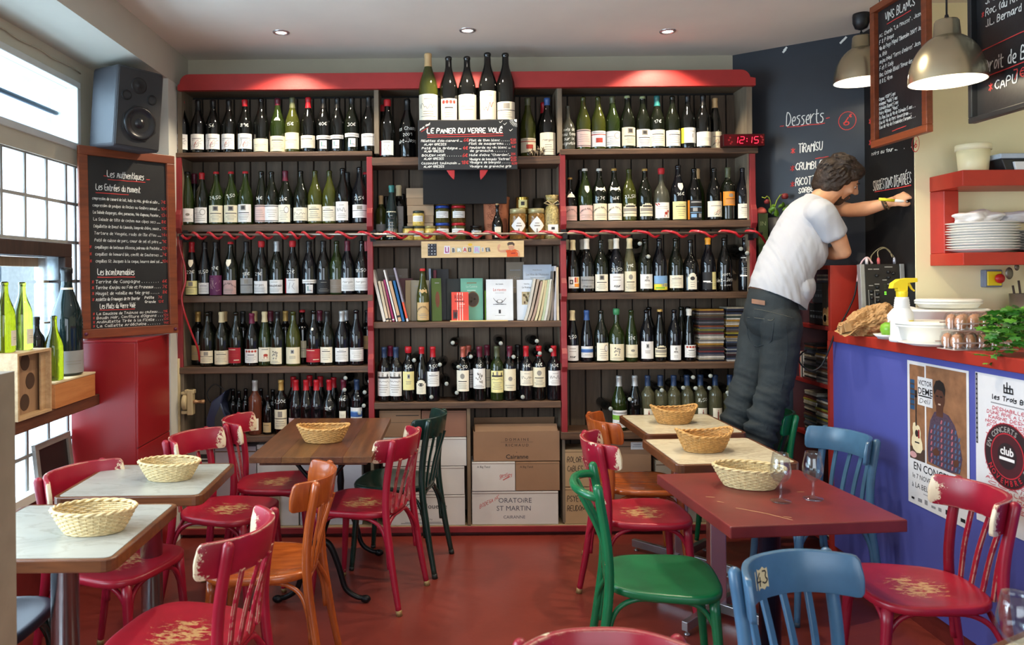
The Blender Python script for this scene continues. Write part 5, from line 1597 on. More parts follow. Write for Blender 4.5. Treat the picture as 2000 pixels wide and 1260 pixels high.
# ================================================================== LED CLOCK
a, c = W(1413, 287, YS - .05), W(1494, 262, YS - .05)
ck = thing('led_clock', 'red LED clock reading 12:15 on the end of the top shelf', 'clock', (a.x, YS - .05, ZSH['R1'] + .0005))
w, h = c.x - a.x, c.z - a.z
MB().box((0, 0, 0), (w, .06, h)).build('clock_case', M('clock_case', (40, 6, 10), .25, var=0), ck, .003)
MB().box((.004, -.0012, .004), (w - .004, .0, h - .004)).build('clock_glass', M('clock_red_glass', (70, 6, 14), .12, var=0), ck)
SEG = {'1': 'bc', '2': 'abged', '5': 'afgcd'}
b = MB()

def seg(b, x, z, dw, dh, s_):
 k = dh * .05
 T = lambda u, v: Vector((x + u * dw + v * dh * .12, -.0025, z + v * dh))
 S = {'a': ((0, 1), (1, 1)), 'b': ((1, 1), (1, .5)), 'c': ((1, .5), (1, 0)), 'd': ((0, 0), (1, 0)), 'e': ((0, 0), (0, .5)), 'f': ((0, .5), (0, 1)), 'g': ((0, .5), (1, .5))}
 for q in s_:
  p0, p1 = S[q]
  dx, dz = (p1[0] - p0[0]) * .1, (p1[1] - p0[1]) * .1
  p, r_ = T(p0[0] + dx, p0[1] + dz), T(p1[0] - dx, p1[1] - dz)
  n_ = Vector((-(r_ - p).z, 0, (r_ - p).x)).normalized() * k
  b.add([p - n_, r_ - n_, r_ + n_, p + n_], [(0, 1, 2, 3)])

for x, s_ in ((.25, '1'), (.40, '2'), (.59, '1'), (.745, '5')):
 seg(b, x * w - .004, h * .24, w * .10, h * .52, SEG[s_])
for v in (.4, .6):
 b.add([Vector((w * (.56 + .006 * v) + .003 * cos(q), -.0025, h * v + .0035 * sin(q))) for q in (0, .8, 1.6, 2.4, 3.1, 3.9, 4.7, 5.5)], [tuple(range(8))])
LED = M('red_led', (255, 40, 70), .4, var=0, emit=2.2)
b.build('digits', LED, ck, fixn=False)
b = MB()
for x, v in ((.16, .7), (.2, .35), (.17, .22), (.13, .5), (.93, .7), (.945, .5), (.93, .3), (.9, .78)):
 b.add([Vector((w * x + .006 * cos(q * .8), -.0022, h * v + .006 * sin(q * .8))) for q in range(8)], [tuple(range(8))])
b.build('dim_dots', M('dim_led', (120, 8, 22), .4, var=0, emit=.35), ck, fixn=False)

# ================================================================== CD CASES
CDC = [(36, 36, 40), (112, 108, 104), (86, 68, 48), (64, 72, 90), (146, 138, 122), (56, 34, 36), (140, 104, 40), (46, 60, 54), (118, 62, 38), (78, 76, 82), (24, 22, 25), (98, 44, 42), (176, 172, 164), (58, 52, 44), (44, 50, 68), (126, 118, 44)]
CDPICK = list(range(16)) + [0, 1, 4, 9, 12, 13, 10, 3, 1, 4, 12, 9, 2, 0]
CDN = ['charcoal', 'grey', 'tan', 'slate blue', 'cream', 'maroon', 'amber', 'bottle green', 'rust', 'mid grey', 'black', 'brick red', 'white', 'brown', 'navy', 'mustard']
CDM = [(MB().box((0, 0, 0), (.150, .132, .0102)).mesh('cd_case', M('cd_spine_%d' % i, c_, .4, var=.35, scale=26), .0008, 1), CDN[i]) for i, c_ in enumerate(CDC)]

def cd_stack(origin, n, where, rz=0., dx=0., slope=None):
 last = None
 for k in range(n):
  i = RND.choice(CDPICK)
  if i == last:
   i = (i + 5) % 16
  last = i
  p = Vector(origin) + Vector((RND.uniform(-.004, .004) + dx * k, RND.uniform(-.004, .004), .0108 * k))
  o = put('cd_case', CDM[i][0], None, p, (0, 0, rz + RND.uniform(-.02, .02)))
  tag(o, '%s CD case, %s from top, %s' % (CDM[i][1], ORD[n - 1 - k], where), 'cd case', 'CD cases in ' + where)

a = on(1364, ZSH['R4'], .03)
cd_stack(a, 29, 'the window-side stack in the bar bay')
a = on(1418, ZSH['R4'], .03)
cd_stack(a, 30, 'the second stack in the bar bay')

# ================================================================== CARTONS UNDER THE SHELVES
ZP = L0(900, 1029).z + .0005
KRAFT, KRAFT2, WCARD = M('kraft_carton', (150, 116, 88), .8, var=.06, scale=6), M('kraft_carton_pale', (176, 146, 108), .8, var=.06, scale=6), M('white_carton', (206, 202, 196), .75, var=.04, scale=6)
BLK, REDINK, GRYINK = M('carton_ink', (40, 36, 36), .7), M('carton_red_pen', (196, 70, 66), .7), M('carton_grey_ink', (84, 84, 96), .7)

def carton(lbl, px0, px1, y0, y1, d, m, deep=.165, prints=None, base=None, open_=False, grp=None):
 a, c = W(px0, y1, YS + d), W(px1, y0, YS + d)
 zb = a.z if base is None else base
 w, h = c.x - a.x, c.z - zb
 t = thing('carton', lbl, 'carton', (a.x, YS + d, zb), RND.uniform(-.012, .012), grp)
 if open_:
  b = MB().box((0, 0, 0), (w, .004, h)).box((0, deep - .004, 0), (w, deep, h)).box((0, .004, 0), (.004, deep - .004, h)).box((w - .004, .004, 0), (w, deep - .004, h)).box((.004, .004, 0), (w - .004, deep - .004, .004))
  b.build('carton_body', m, t)
  b = MB().prism([(.0, h), (.05, h + .035), (.0515, h + .033), (.0015, h - .003)], .01, w - .01, 'YZ').prism([(deep, h), (deep - .03, h + .06), (deep - .032, h + .058), (deep - .003, h - .003)], .01, w - .01, 'YZ')
  b.build('flap', m, t)
 else:
  MB().box((0, 0, 0), (w, deep, h)).build('carton_body', m, t, .0025)
  MB().box((0, deep / 2 - .001, h), (w, deep / 2 + .001, h + .0004)).box((.002, -.0004, h * .93), (w - .002, 0, h * .945)).build('fold_line', M('carton_fold', (104, 80, 60), .8), t)
 if prints:
  mb = MB()
  P = lambda u, v: Vector((u * w, -.0007, v * h))
  for q in prints:
   k = q[0]
   if k == 'p':
    _, s_, cu, cv, size, mi = q[:6]
    printed(mb, s_, cu * w, cv * h, size * h, lambda u, v: Vector((u, -.0007, v)), mi, q[6] if len(q) > 6 else 'CENTER', q[7] if len(q) > 7 else 1., q[8] if len(q) > 8 else 0.)
   elif k == 'h':
    _, s_, u, v, hh, fit, mi = q[:7]
    chalk(mb, s_, u * w, v * h, hh * h, lambda u, v: Vector((u, -.0008, v)), hh * h * .09, mi, fit=fit * w, slant=q[7] if len(q) > 7 else 0)
   elif k == 'r':
    rect(mb, P, q[1], q[2], q[3], q[4], q[5])
  mb.build('print', [BLK, REDINK, GRYINK, labm('white')], t, fixn=False)
 return t

zb1 = ZP
t1 = carton('white wine carton printed Oratoire St Martin Cairanne, bottom of the bar-side bay', 922, 1090, 959, 1019, .035, WCARD, base=ZP, prints=[('p', 'ORATOiRE', .50, .66, .21, 2), ('p', 'ST MARTIN', .485, .42, .21, 2), ('p', 'CAIRANNE', .49, .18, .135, 2), ('h', '+ BODEGA NC', .06, .45, .12, .26, 1, .5)])
z2 = t1.location.z + W(1000, 959, YS + .035).z - ZP
z2 = W(1000, 958.5, YS + .035).z
carton('half-size white carton with red pen scribble on the Oratoire carton', 922, 1006, 902, 958, .03, WCARD, base=z2, prints=[('p', 'A Big Tend', .12, .80, .10, 0, 'LEFT'), ('h', 'geslies', .64, .46, .14, .30, 1, .06), ('h', '-', .72, .28, .3, .2, 1, .5)])
carton('half-size brown carton beside the scribbled white one', 1007.5, 1093, 902, 958, .03, KRAFT, base=z2, prints=[('p', 'A Big Tend', .10, .80, .10, 0, 'LEFT')])
z3 = W(1000, 901, YS + .03).z
carton('open brown carton printed Domaine Richaud Cairanne on top of two half-size cartons', 925, 1093, 842, 900, .03, KRAFT, base=z3 + .001, open_=True, prints=[('p', 'D O M A I N E', .505, .68, .13, 0), ('r', .315, .69, .635, .642, 0), ('p', 'R I C H A U D', .505, .49, .13, 0), ('p', '.', .5, .28, .2, 0), ('p', 'Cairanne', .505, .08, .20, 0, 'CENTER', 1.05, .012)])
ta = carton('white carton printed Clos Alouette, bottom of the stack behind the dark green chair', 752, 908, 967, 1019, .03, WCARD, base=ZP, prints=[('p', 'Domaine', .38, .80, .16, 0), ('p', 'Clos Alouette', .52, .56, .24, 0), ('p', 'Merveil', .42, .32, .2, 0), ('p', 'Grand Cru', .5, .17, .11, 0), ('r', .2, .75, .06, .075, 2), ('r', .25, .7, .10, .112, 2)])
za = W(830, 966.5, YS + .03).z
carton('white carton printed Saint Florian, middle of the stack behind the dark green chair', 754, 907, 911, 966, .03, WCARD, base=za, prints=[('p', 'Saint Florian', .55, .62, .16, 0), ('r', .3, .6, .45, .46, 2), ('r', .3, .7, .12, .14, 2)])
zc_ = W(830, 910.5, YS + .03).z
carton('white carton printed Domaine de, top of the stack behind the dark green chair', 748, 911, 855, 910, .025, WCARD, base=zc_, prints=[('p', 'DOMAINE DE', .30, .78, .13, 0), ('r', .1, .7, .70, .71, 2), ('p', 'CAVE', .42, .45, .10, 0), ('r', .3, .6, .15, .17, 2)])
zd = W(780, 854, YS + .04).z
carton('brown carton in the window half on top of the white stack', 741, 822, 802, 854, .04, KRAFT, base=zd, prints=[('r', .4, .95, .80, .83, 0), ('r', .1, .9, .55, .56, 0)])
carton('brown carton in the bar half on top of the white stack', 824, 911, 802, 854, .04, M('kraft_red', (138, 96, 76), .8, var=.06, scale=5), base=zd)
tb = carton('kraft carton marked about a missing cable, bottom of the bar bay', 1103, 1188, 952, 1022, .03, KRAFT2, base=ZP, prints=[('h', 'PSYET', .06, .62, .16, .34, 0), ('h', 'REUDON', .06, .36, .15, .40, 0)])
carton('kraft carton marked ROLOR CABLES on top of another kraft carton', 1103, 1186, 878, 950, .03, KRAFT2, base=W(1140, 951, YS + .03).z, prints=[('h', 'ROLOR', .06, .66, .15, .34, 0), ('h', 'CABLES', .06, .42, .15, .38, 0)])
carton('brown carton with white sticker behind the orange chair', 1190, 1272, 862, 1024, .045, KRAFT, base=ZP, prints=[('r', .52, .82, .90, .99, 3), ('r', .58, .76, .955, .962, 2), ('r', .56, .78, .93, .936, 2)])
carton('pale carton under the shelf behind the marble tables', 1282, 1368, 900, 1024, .05, M('pale_carton', (172, 160, 140), .8, var=.05), base=ZP)
carton('brown carton under the shelf at the bar end', 1372, 1462, 880, 1024, .05, KRAFT2, base=ZP)
carton('white carton with green print under the shelf at the window end', 352, 418, 866, 1022, .05, M('grey_white_carton', (176, 166, 164), .8, var=.05), base=ZP, prints=[('r', .55, .98, .78, .87, 0), ('r', .6, .98, .80, .82, 3)])
carton('grey-white carton behind the red chairs, second from the window', 421, 500, 872, 1022, .045, M('lilac_carton', (170, 162, 166), .8, var=.05), base=ZP)
carton('grey-white carton behind the red chairs, third from the window', 503, 582, 868, 1022, .045, WCARD, base=ZP, prints=[('r', .2, .8, .8, .83, 2)])
carton('white carton standing under the wooden table', 586, 706, 878, 1022, .05, M('blue_white_carton', (190, 194, 204), .8, var=.05), base=ZP, prints=[('r', .1, .5, .85, .88, 2)])
tg = carton('small taupe carton at the front of the plinth behind the red chairs', 520, 546, 962, 1030, -.02 + .045, M('taupe_carton', (150, 138, 116), .8, var=.06), base=ZP, deep=.02)

# pipe valve on the pilaster, appliance on the bottom shelf
v = thing('pipe_valve', 'beige cast pipe valve with flange and short spindle beside the bottom shelf', 'valve', (0, YS - .01, 0))
VM = M('beige_pipe_paint', (178, 160, 122), .5, var=.08)
q = lambda px, py, d=0.: W(px, py, YS + d) - Vector((0, YS - .01, 0))
b = MB().tube([q(349, 700), q(349, 760), q(349, 850), q(349, 905)], .011, 10)
b.build('pipe', VM, v)
b = MB()
c0 = q(372, 785)
b.box((c0.x - .012, -.02, c0.z - .075), (c0.x + .022, .03, c0.z + .075)).box((c0.x - .028, -.015, c0.z + .05), (c0.x + .03, .025, c0.z + .075)).box((c0.x - .05, -.012, c0.z - .07), (c0.x + .02, .02, c0.z - .05)).box((c0.x - .05, -.012, c0.z + .045), (c0.x, .02, c0.z + .062))
b.build('valve_body', VM, v, .005)
T = Matrix.Translation((c0.x - .026, .0, c0.z)) @ Matrix.Rotation(pi / 2, 4, 'Y')
MB().lathe([(0, -.012), (.044, -.012), (.046, -.006), (.046, .006), (.044, .012), (0, .012)], 24, T=T).build('flange', VM, v)
T = Matrix.Translation((c0.x + .02, .0, c0.z + .002)) @ Matrix.Rotation(pi / 2, 4, 'Y')
MB().lathe([(0, 0), (.012, 0), (.012, .02), (.009, .022), (.009, .045), (.012, .046), (.012, .066), (0, .068)], 14, T=T).build('spindle', M('brass_spindle', (170, 130, 92), .4, .4), v)
ap = thing('appliance', 'dark glossy appliance with slanted blue face and cord on the bottom shelf', 'appliance', on(420, ZSH['L5'], .03))
b = MB().prism([(-.065, 0), (-.062, .10), (-.03, .20), (.055, .265), (.045, .24), (.03, .19), (.06, .1), (.075, 0)], 0, .14)
b.build('housing', M('navy_gloss', (44, 50, 74), .18, var=.05), ap, .008)
MB().prism([(-.015, .012), (-.008, .11), (.025, .18), (.05, .1), (.062, .012)], -.004, 0).build('front_panel', M('grey_gloss', (62, 62, 60), .15), ap, .002)
MB().tube(cr3([(-.04, .02, .19), (-.06, .02, .25), (-.02, .03, .30), (.03, .04, .27), (.05, .04, .25)]), .004, 6).build('cord', M('black_cord', (18, 18, 18), .5), ap)

# ================================================================== WINDOW SIDE: CABINET, BOARD, SPEAKER, LEDGE
CABR = M('cabinet_red_gloss', (150, 30, 34), .28, var=.07, scale=4)
cb = thing('cabinet', 'tall glossy red corner cabinet under the hanging menu board', 'cabinet', (XW + .004, 3.98, 0))
cw = XP_ - XW - .004
MB().box((0, .004, 0), (cw - .004, .452, 1.215)).build('cabinet_body', M('cabinet_red_body', (120, 24, 28), .4), cb)
MB().box((.002, 0, .012), (cw - .012, .018, 1.22)).build('front_panel', CABR, cb, .003)
MB().box((cw - .018, .003, .675), (cw, .452, 1.22)).build('side_panel', CABR, cb, .003)
MB().box((cw - .018, .003, .012), (cw, .452, .668)).build('side_panel', CABR, cb, .003)
MB().box((0, .0, 1.2205), (cw, .455, 1.232)).build('cabinet_top', CABR, cb, .002)

# hanging slate: from the window wall to the pilaster, across the corner
A0, A1 = W(157, 662, 4.005), W(345, 650, 4.40)
T0, T1 = W(133, 278, 3.99), W(325, 308, 4.40)
ex = (A1 - A0); Wd = ex.length; ex.normalize()
ez = ((T0 - A0) + (T1 - A1)) / 2; Hd = ez.length; ez.normalize()
ez = (ez - ex * ez.dot(ex)).normalized()
ey = ez.cross(ex)
bm_ = thing('menu_board', 'tall framed blackboard menu headed Les Authentiques, hung across the corner above the red cabinet', 'menu board')
bm_.matrix_world = Matrix(((ex.x, ey.x, ez.x, A0.x), (ex.y, ey.y, ez.y, A0.y), (ex.z, ey.z, ez.z, A0.z), (0, 0, 0, 1)))
MAHO = wood('mahogany_frame', (98, 44, 22), (134, 66, 34), 'X', .4, 3, 10, .05)

def framed(t, w, h, fw, m, thick=.022):
 MB().box((fw * .9, -.006, fw * .9), (w - fw * .9, .004, h - fw * .9)).build('slate', SLATE, t)
 for nm, a, c in (('frame_rail', (0, -thick, 0), (w, 0, fw)), ('frame_rail', (0, -thick, h - fw), (w, 0, h)), ('frame_stile', (0, -thick, fw), (fw, 0, h - fw)), ('frame_stile', (w - fw, -thick, fw), (w, 0, h - fw))):
  MB().box(a, c).build(nm, m, t, .003)

fw = .048
framed(bm_, Wd, Hd, fw, MAHO)
for u in (.02, Wd - .02):
 MB().lathe([(0, 0), (.009, 0), (.009, .008), (.006, .012), (0, .013)], 12, T=Matrix.Translation((u, -.022, .024)) @ Matrix.Rotation(pi / 2, 4, 'X')).build('screw_cap', M('plum_cap', (92, 32, 56), .4), bm_)
P = lambda u, v: Vector((u, -.0075, v))
tw, tr = MB(), MB()
iu, iv = fw, fw
IW, IH = Wd - 2 * fw, Hd - 2 * fw
BU, BV = lambda x: iu + IW * x, lambda y: iv + IH * (1 - y)
chalk(tw, 'Les Authentiques', BU(.24), BV(.115), .034, P, .0034, fit=IW * .47); under(tr, BU(.25), BV(.13), BU(.72), BV(.128), P, .004, 0); under(tr, BU(.2), BV(.11), BU(.235), BV(.11), P, .004, 0); under(tr, BU(.74), BV(.11), BU(.78), BV(.11), P, .004, 0)
chalk(tw, 'Les Entrées du Moment', BU(.10), BV(.195), .032, P, .0034, fit=IW * .56); under(tr, BU(.10), BV(.212), BU(.50), BV(.212), P, .004, 0)
LN = ["compression de canard de lait, huile de Noix, girolle mi cuite ...", "compression de poulpes de Roches au Genièvre manuel ....", "La Salade d'asperges, olive, parmesan, foie d'agneau, Pecorino ...", "La Salade de tête de cochon aux cèpes secs ........", "l'Aiguillette de Boeuf du Limousin, lamproie d'olive, sauce ...", "Tartare de Vongole, radis de l'Ile d'Yeu .......", "Pâté de cuisse de porc, coeur de sel et poire .....".replace('â', 'a'), "coquillages de bateaux d'écosse, poireau de Pontoise ....", "coquilles de homard bio, confit de Sauternes .....", "coquilles St Jacques à la coque, beurre demi sel ....."]
for i, s_ in enumerate(LN):
 y = .245 + .0405 * i
 chalk(tw, s_, BU(.055 + .003 * i), BV(y + .008), .0155, P, .0017, fit=IW * .85, jit=.2)
 chalk(tr, '%d€' % (7 + i * 3 % 8), BU(.925), BV(y + .006), .017, P, .0022)
 if i > 6:
  chalk(tr, '*', BU(.01), BV(y + .008), .016, P, .002)
chalk(tw, 'Les Incontournables', BU(.10), BV(.69), .032, P, .0034, fit=IW * .46); under(tr, BU(.10), BV(.703), BU(.56), BV(.703), P, .004, 0)
for i, (s_, f_) in enumerate((('Terrine de Campagne . . . . . . . .', .80), ("Terrine d'Anjou au Foie et Pruneaux . . . .", .82), ('Nougat de volaille au foie gras . . . . .', .80), ('Assiette de Fromages de Mr Barrier', .55))):
 y = .738 + .034 * i
 chalk(tw, s_, BU(.075), BV(y), .017, P, .002, fit=IW * f_)
 chalk(tr, '*', BU(.03), BV(y), .016, P, .002)
 if i < 3:
  chalk(tr, '%d€' % (6 + i), BU(.92), BV(y), .017, P, .0022)
for k, s_ in enumerate(('Petite', 'Grande')):
 chalk(tw, s_, BU(.68), BV(.835 + .026 * k), .014, P, .0022); chalk(tr, ('7€', '12€')[k], BU(.86), BV(.835 + .026 * k), .014, P, .002)
chalk(tw, 'Les Plats du Verre Volé', BU(.12), BV(.885), .026, P, .003, fit=IW * .44); under(tr, BU(.12), BV(.894), BU(.55), BV(.894), P, .0036, 0)
for i, (s_, f_) in enumerate((('La Saucisse de Toulouse au couteau . . .', .84), ("Boudin Noir, Confiture d'Oignons . . .", .84), ('Andouillette Tirée à la Ficelle . . . .', .84), ('La Caillette Ardéchoise . . . . . .', .80))):
 y = .922 + .0235 * i
 chalk(tw, s_, BU(.08), BV(y), .014, P, .002, fit=IW * f_)
 chalk(tr, '*', BU(.035), BV(y), .014, P, .002); chalk(tr, '%d€' % (11 + i), BU(.925), BV(y), .014, P, .002)
tw.build('lettering', CHALK, bm_, fixn=False)
tr.build('red_lettering', CHALKR, bm_, fixn=False)

# loudspeaker
sp = thing('loudspeaker', 'big dark grey loudspeaker on the corner pilaster above the menu board', 'speaker', W(247, 217, 4.13), rot=(radians(4), radians(2), radians(50)))
SPG = M('speaker_grey', (60, 60, 64), .5, var=.05, bmp=.08, bscale=200)
sw_, sh_, sd_ = .262, .425, .27
MB().box((-sw_ / 2, -sd_ / 2, -sh_ / 2), (sw_ / 2, sd_ / 2, sh_ / 2)).build('speaker_cabinet', SPG, sp, .018, 3)
SPB = M('speaker_baffle', (40, 40, 42), .55)
MB().box((-sw_ / 2 + .012, -sd_ / 2 - .004, -sh_ / 2 + .012), (sw_ / 2 - .012, -sd_ / 2 + .001, sh_ / 2 - .012)).build('baffle', SPB, sp, .004)
Tf = lambda x, z: Matrix.Translation((x, -sd_ / 2 - .004, z)) @ Matrix.Rotation(pi / 2, 4, 'X')
BKR = M('speaker_black', (22, 22, 24), .45)
MB().lathe([(0, .004), (.008, .004), (.010, .001), (.036, .003), (.042, .0025), (.043, 0)], 24, T=Tf(-.01, .12)).build('tweeter', BKR, sp)
for x in (-.075, .065):
 MB().lathe([(0, -.002), (.017, 0), (.021, .0045), (.026, .004), (.027, 0)], 18, T=Tf(x, .06)).build('bass_port', M('port_black', (8, 8, 9), .6), sp)
o = MB().prism([(.098 * cos(pi / 8 + k * pi / 4), .098 * sin(pi / 8 + k * pi / 4)) for k in range(8)], 0, .004, 'XY', T=Tf(.005, -.075)).build('woofer_frame', BKR, sp, .002)
MB().lathe([(.088, .003), (.086, .010), (.076, .012), (.068, .006), (.03, -.006 + .008), (.028, .003), (.022, .010), (0, .014)], 28, T=Tf(.005, -.075)).build('woofer_cone', M('woofer_cone', (30, 30, 34), .25, var=.1), sp)
MB().box((-.03, sd_ / 2, -.05), (.03, sd_ / 2 + .06, .05)).build('bracket', BKR, sp)

# ledge along the window with crates and bottles
PLZ = .958
lg = thing('window_ledge', 'dark thick plank ledge running below the open window', 'shelf', (0, 0, PLZ))
MB().box((XW + .002, 2.3, -.055), (-1.80, 3.975, 0)).build('ledge_board', wood('ledge_timber', (70, 40, 28), (112, 68, 46), 'Y', .5, 3, 10), lg, .004)
CRW = wood('crate_pine', (176, 140, 100), (210, 178, 136), 'Y', .6, 3.5, 10)
cr = thing('wooden_crate', 'pine bottle crate standing on end on the ledge, cut-out divider showing', 'crate', (-1.945, 3.20, PLZ + .0005))
w_, d_, h_ = .155, .275, .285
MB().box((0, 0, 0), (w_, .012, h_)).build('crate_side', CRW, cr, .001)
MB().box((0, d_ - .012, 0), (w_, d_, h_)).build('crate_side', CRW, cr, .001)
MB().box((0, .012, 0), (w_, d_ - .012, .012)).build('crate_end', CRW, cr, .001)
MB().box((0, .012, h_ - .012), (w_, d_ - .012, h_)).build('crate_end', CRW, cr, .001)
MB().box((0, .012, .012), (.008, d_ - .012, h_ - .012)).build('crate_bottom', CRW, cr)
MB().box((w_ - .03, .012, .012), (w_ - .022, .04, h_ - .012)).build('crate_lip', CRW, cr)
MB().box((w_ - .03, d_ - .05, .012), (w_ - .022, d_ - .012, h_ - .012)).build('crate_lip', CRW, cr)
b = MB().box((w_ - .05, .0125, .0125), (w_ - .044, d_ - .0125, h_ - .0125))
b.build('divider', wood('crate_divider', (140, 106, 78), (170, 134, 100), 'Z', .7), cr)
for y, z, r in ((.135, .235, .036), (.175, .150, .036), (.13, .062, .036), (.04, .15, .02)):
 pts = [(y + r * cos(2 * pi * k / 20), z + r * sin(2 * pi * k / 20)) for k in range(20)]
 MB().prism(pts, w_ - .0438, w_ - .0425, 'YZ').build('cutout', M('crate_cutout', (74, 52, 38), .8), cr)
fb = thing('wooden_box', 'flat orange-brown wooden wine box lying at the end of the ledge', 'box', (-1.945, 3.515, PLZ + .0005))
OB = wood('cedar_box', (176, 106, 56), (206, 140, 84), 'Y', .5, 3, 10)
MB().box((0, 0, 0), (.15, .40, .112)).build('box_body', OB, fb, .002)
MB().box((-.002, -.002, .1125), (.152, .402, .122)).build('lid', wood('pine_lid', (206, 184, 142), (226, 206, 168), 'Y', .5, 3, 10), fb, .002)
zt1, zt2 = PLZ + .2858, PLZ + .123
bottle(Vector((-1.885, 3.275, zt1)), 'burg', 'gold', None, None, ('plain', 'ivory', .03, .1, .5), None, None, yaw=1.6, sc=.93, label='yellow-green empty wine bottle standing on the pine crate, nearer the door post')
bottle(Vector((-1.87, 3.385, zt1)), 'burg', 'lime', None, None, ('plain', 'ivory', .03, .1, .5), None, None, yaw=1.4, sc=.92, label='pale lime empty wine bottle standing on the pine crate beside the yellow-green one')
bottle(Vector((-1.917, 3.585, zt2)), 'bord', 'black', 'black', 'short', None, sc=.92, label='small black bottle on the flat wooden box, half hidden by the crate')
bottle(Vector((-1.843, 3.60, zt2)), 'burg', 'gold', None, None, None, sc=.93, label='slender yellow-green bottle on the flat wooden box before the giant bottle')
bottle(Vector((-1.875, 3.79, zt2)), 'burg', 'sea', 'black', 'short', ('plain', 'slate', .008, .075, 1.3), None, 'ring', sc=1.63, yaw=.9, label='giant dark glass bottle with grey label on the flat wooden box by the window')
fr = thing('picture_frame', 'small grey picture frame leaning below the window ledge beside the red cabinet', 'frame', (XW + .01, 3.62, .57), rot=(0, radians(-6), 0))
b = MB().box((0, 0, 0), (.02, .34, .03)).box((0, 0, .17), (.02, .34, .20)).box((0, 0, .03), (.02, .03, .17)).box((0, .31, .03), (.02, .34, .17))
b.build('frame_border', M('grey_frame', (150, 146, 140), .5), fr, .002)
MB().box((.004, .03, .03), (.008, .31, .17)).build('picture', M('dark_picture', (44, 40, 40), .4), fr)
struct(MB().box((XW, 3.0, .53), (XW + .05, 3.98, .57)).build('trim_3', WHITEP))
# door post beside the photographer
pp = W(10, 800, 1.85)
struct(MB().box((-1.35, 1.80, 0), (W(30, 900, 1.9).x, 1.9, W(15, 735, 1.8).z)).build('trim_4', M('post_beige', (140, 130, 112), .6, var=.1)))

# ================================================================== BAR: COUNTER, BOOKCASE, KITCHEN WALL
XC = AX(1772, 840, 2.05).x
ZCT = AX(1640, 650, 2.03).z
BLUE = M('blue_counter_paint', (76, 82, 158), .55, var=.05, scale=3, bmp=.03)
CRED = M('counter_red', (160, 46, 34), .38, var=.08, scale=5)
YE = 4.10                                                              # far end of the counter
ct = thing('bar_counter', 'blue fronted bar counter with a thick red top along the bar', 'counter', (0, 0, 0))
MB().box((2.05, .6, .10), (2.09, YE - .02, ZCT - .05)).build('front_panel', BLUE, ct)
MB().box((2.03, .6, ZCT - .052), (2.75, Y2 - .004, ZCT)).box((2.03, Y2 - .004, ZCT - .052), (2.372, YE, ZCT)).build('counter_top', CRED, ct, .004)
MB().box((2.065, .6, 0), (2.09, YE - .02, .10)).build('kick_board', M('counter_kick', (104, 34, 28), .5), ct)
MB().box((2.03, YE - .02, 0), (2.07, YE, ZCT - .052)).build('corner_post', CRED, ct)

# bookcase in the same line, open towards the tables
ZK = W(1640, 518, YE).z
bk = thing('bookcase', 'red open bookcase full of CDs between the bar counter and the blackboard wall', 'bookcase', (0, 0, 0))
foot = [(2.05, YE + .002), (2.36, YE + .002), (2.36, 4.34), (2.20, 4.455), (2.05, 4.575)]
MB().box((2.05, YE + .002, 0), (2.345, YE + .028, ZK)).build('end_panel', CRED, bk, .002)
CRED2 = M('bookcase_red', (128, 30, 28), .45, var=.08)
SZ = [AX(1631, 757, 2.05), AX(1631, 640, 2.05), AX(1560, 837, 2.05)]
foot2 = [(2.05, YE + .0285), (2.36, YE + .0285), (2.36, 4.34), (2.20, 4.455), (2.05, 4.575)]
ZB2, ZB1, ZB0 = SZ[1].z, SZ[0].z, SZ[2].z
for z in (ZB2, ZB1, ZB0, .10):
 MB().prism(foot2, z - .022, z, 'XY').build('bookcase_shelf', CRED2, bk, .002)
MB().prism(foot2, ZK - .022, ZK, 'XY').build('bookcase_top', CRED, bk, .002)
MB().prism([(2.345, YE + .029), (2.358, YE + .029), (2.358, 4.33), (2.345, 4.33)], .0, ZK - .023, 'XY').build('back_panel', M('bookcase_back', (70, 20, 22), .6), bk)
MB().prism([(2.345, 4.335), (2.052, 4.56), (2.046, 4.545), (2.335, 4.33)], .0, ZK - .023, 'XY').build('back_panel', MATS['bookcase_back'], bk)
# CDs in the bookcase
cdr = [m for m in CDM]

def cd_side(y, z, n, where, x=2.058, lean=0.):
 last = None
 for k in range(n):
  i = RND.choice(CDPICK)
  if i == last:
   i = (i + 3) % 16
  last = i
  o = put('cd_case', CDM[i][0], None, (x + RND.uniform(-.005, .005) + .13, y + RND.uniform(-.003, .003) + lean * k, z + .0108 * k + .0006), (0, 0, pi / 2 + RND.uniform(-.03, .03)))
  tag(o, '%s CD case, %s from top, %s' % (CDM[i][1], ORD[n - 1 - k], where), 'cd case', 'CD cases in ' + where)

for y, n, w in ((YE + .034, 17, 'the middle-shelf stack by the counter'), (YE + .178, 19, 'the second middle-shelf stack of the bookcase')):
 cd_side(y, ZB1, n, w)
for y, n, w in ((YE + .034, 20, 'the low-shelf stack by the counter'), (YE + .178, 22, 'the second low-shelf stack of the bookcase')):
 cd_side(y, ZB0, n, w)
for y, n, w in ((YE + .034, 19, 'the second-row low stack by the counter'),):
 cd_side(y, .10, n, w)
# cassette-like cases on end at the far side of the middle shelf
for i, c_ in enumerate(((206, 204, 196), (60, 56, 54), (190, 184, 170), (180, 60, 50))):
 o = put('dvd_case', MB().box((0, 0, 0), (.12, .014, .15)).mesh('dvd_case', M('dvd_%d' % i, c_, .4), .001, 1), None, (2.062, YE + .34 + .0155 * i, ZB1 + .0006))
 tag(o, '%s case standing on end beside the bookcase CD stacks' % ('white', 'dark grey', 'grey-white', 'red')[i], 'case')
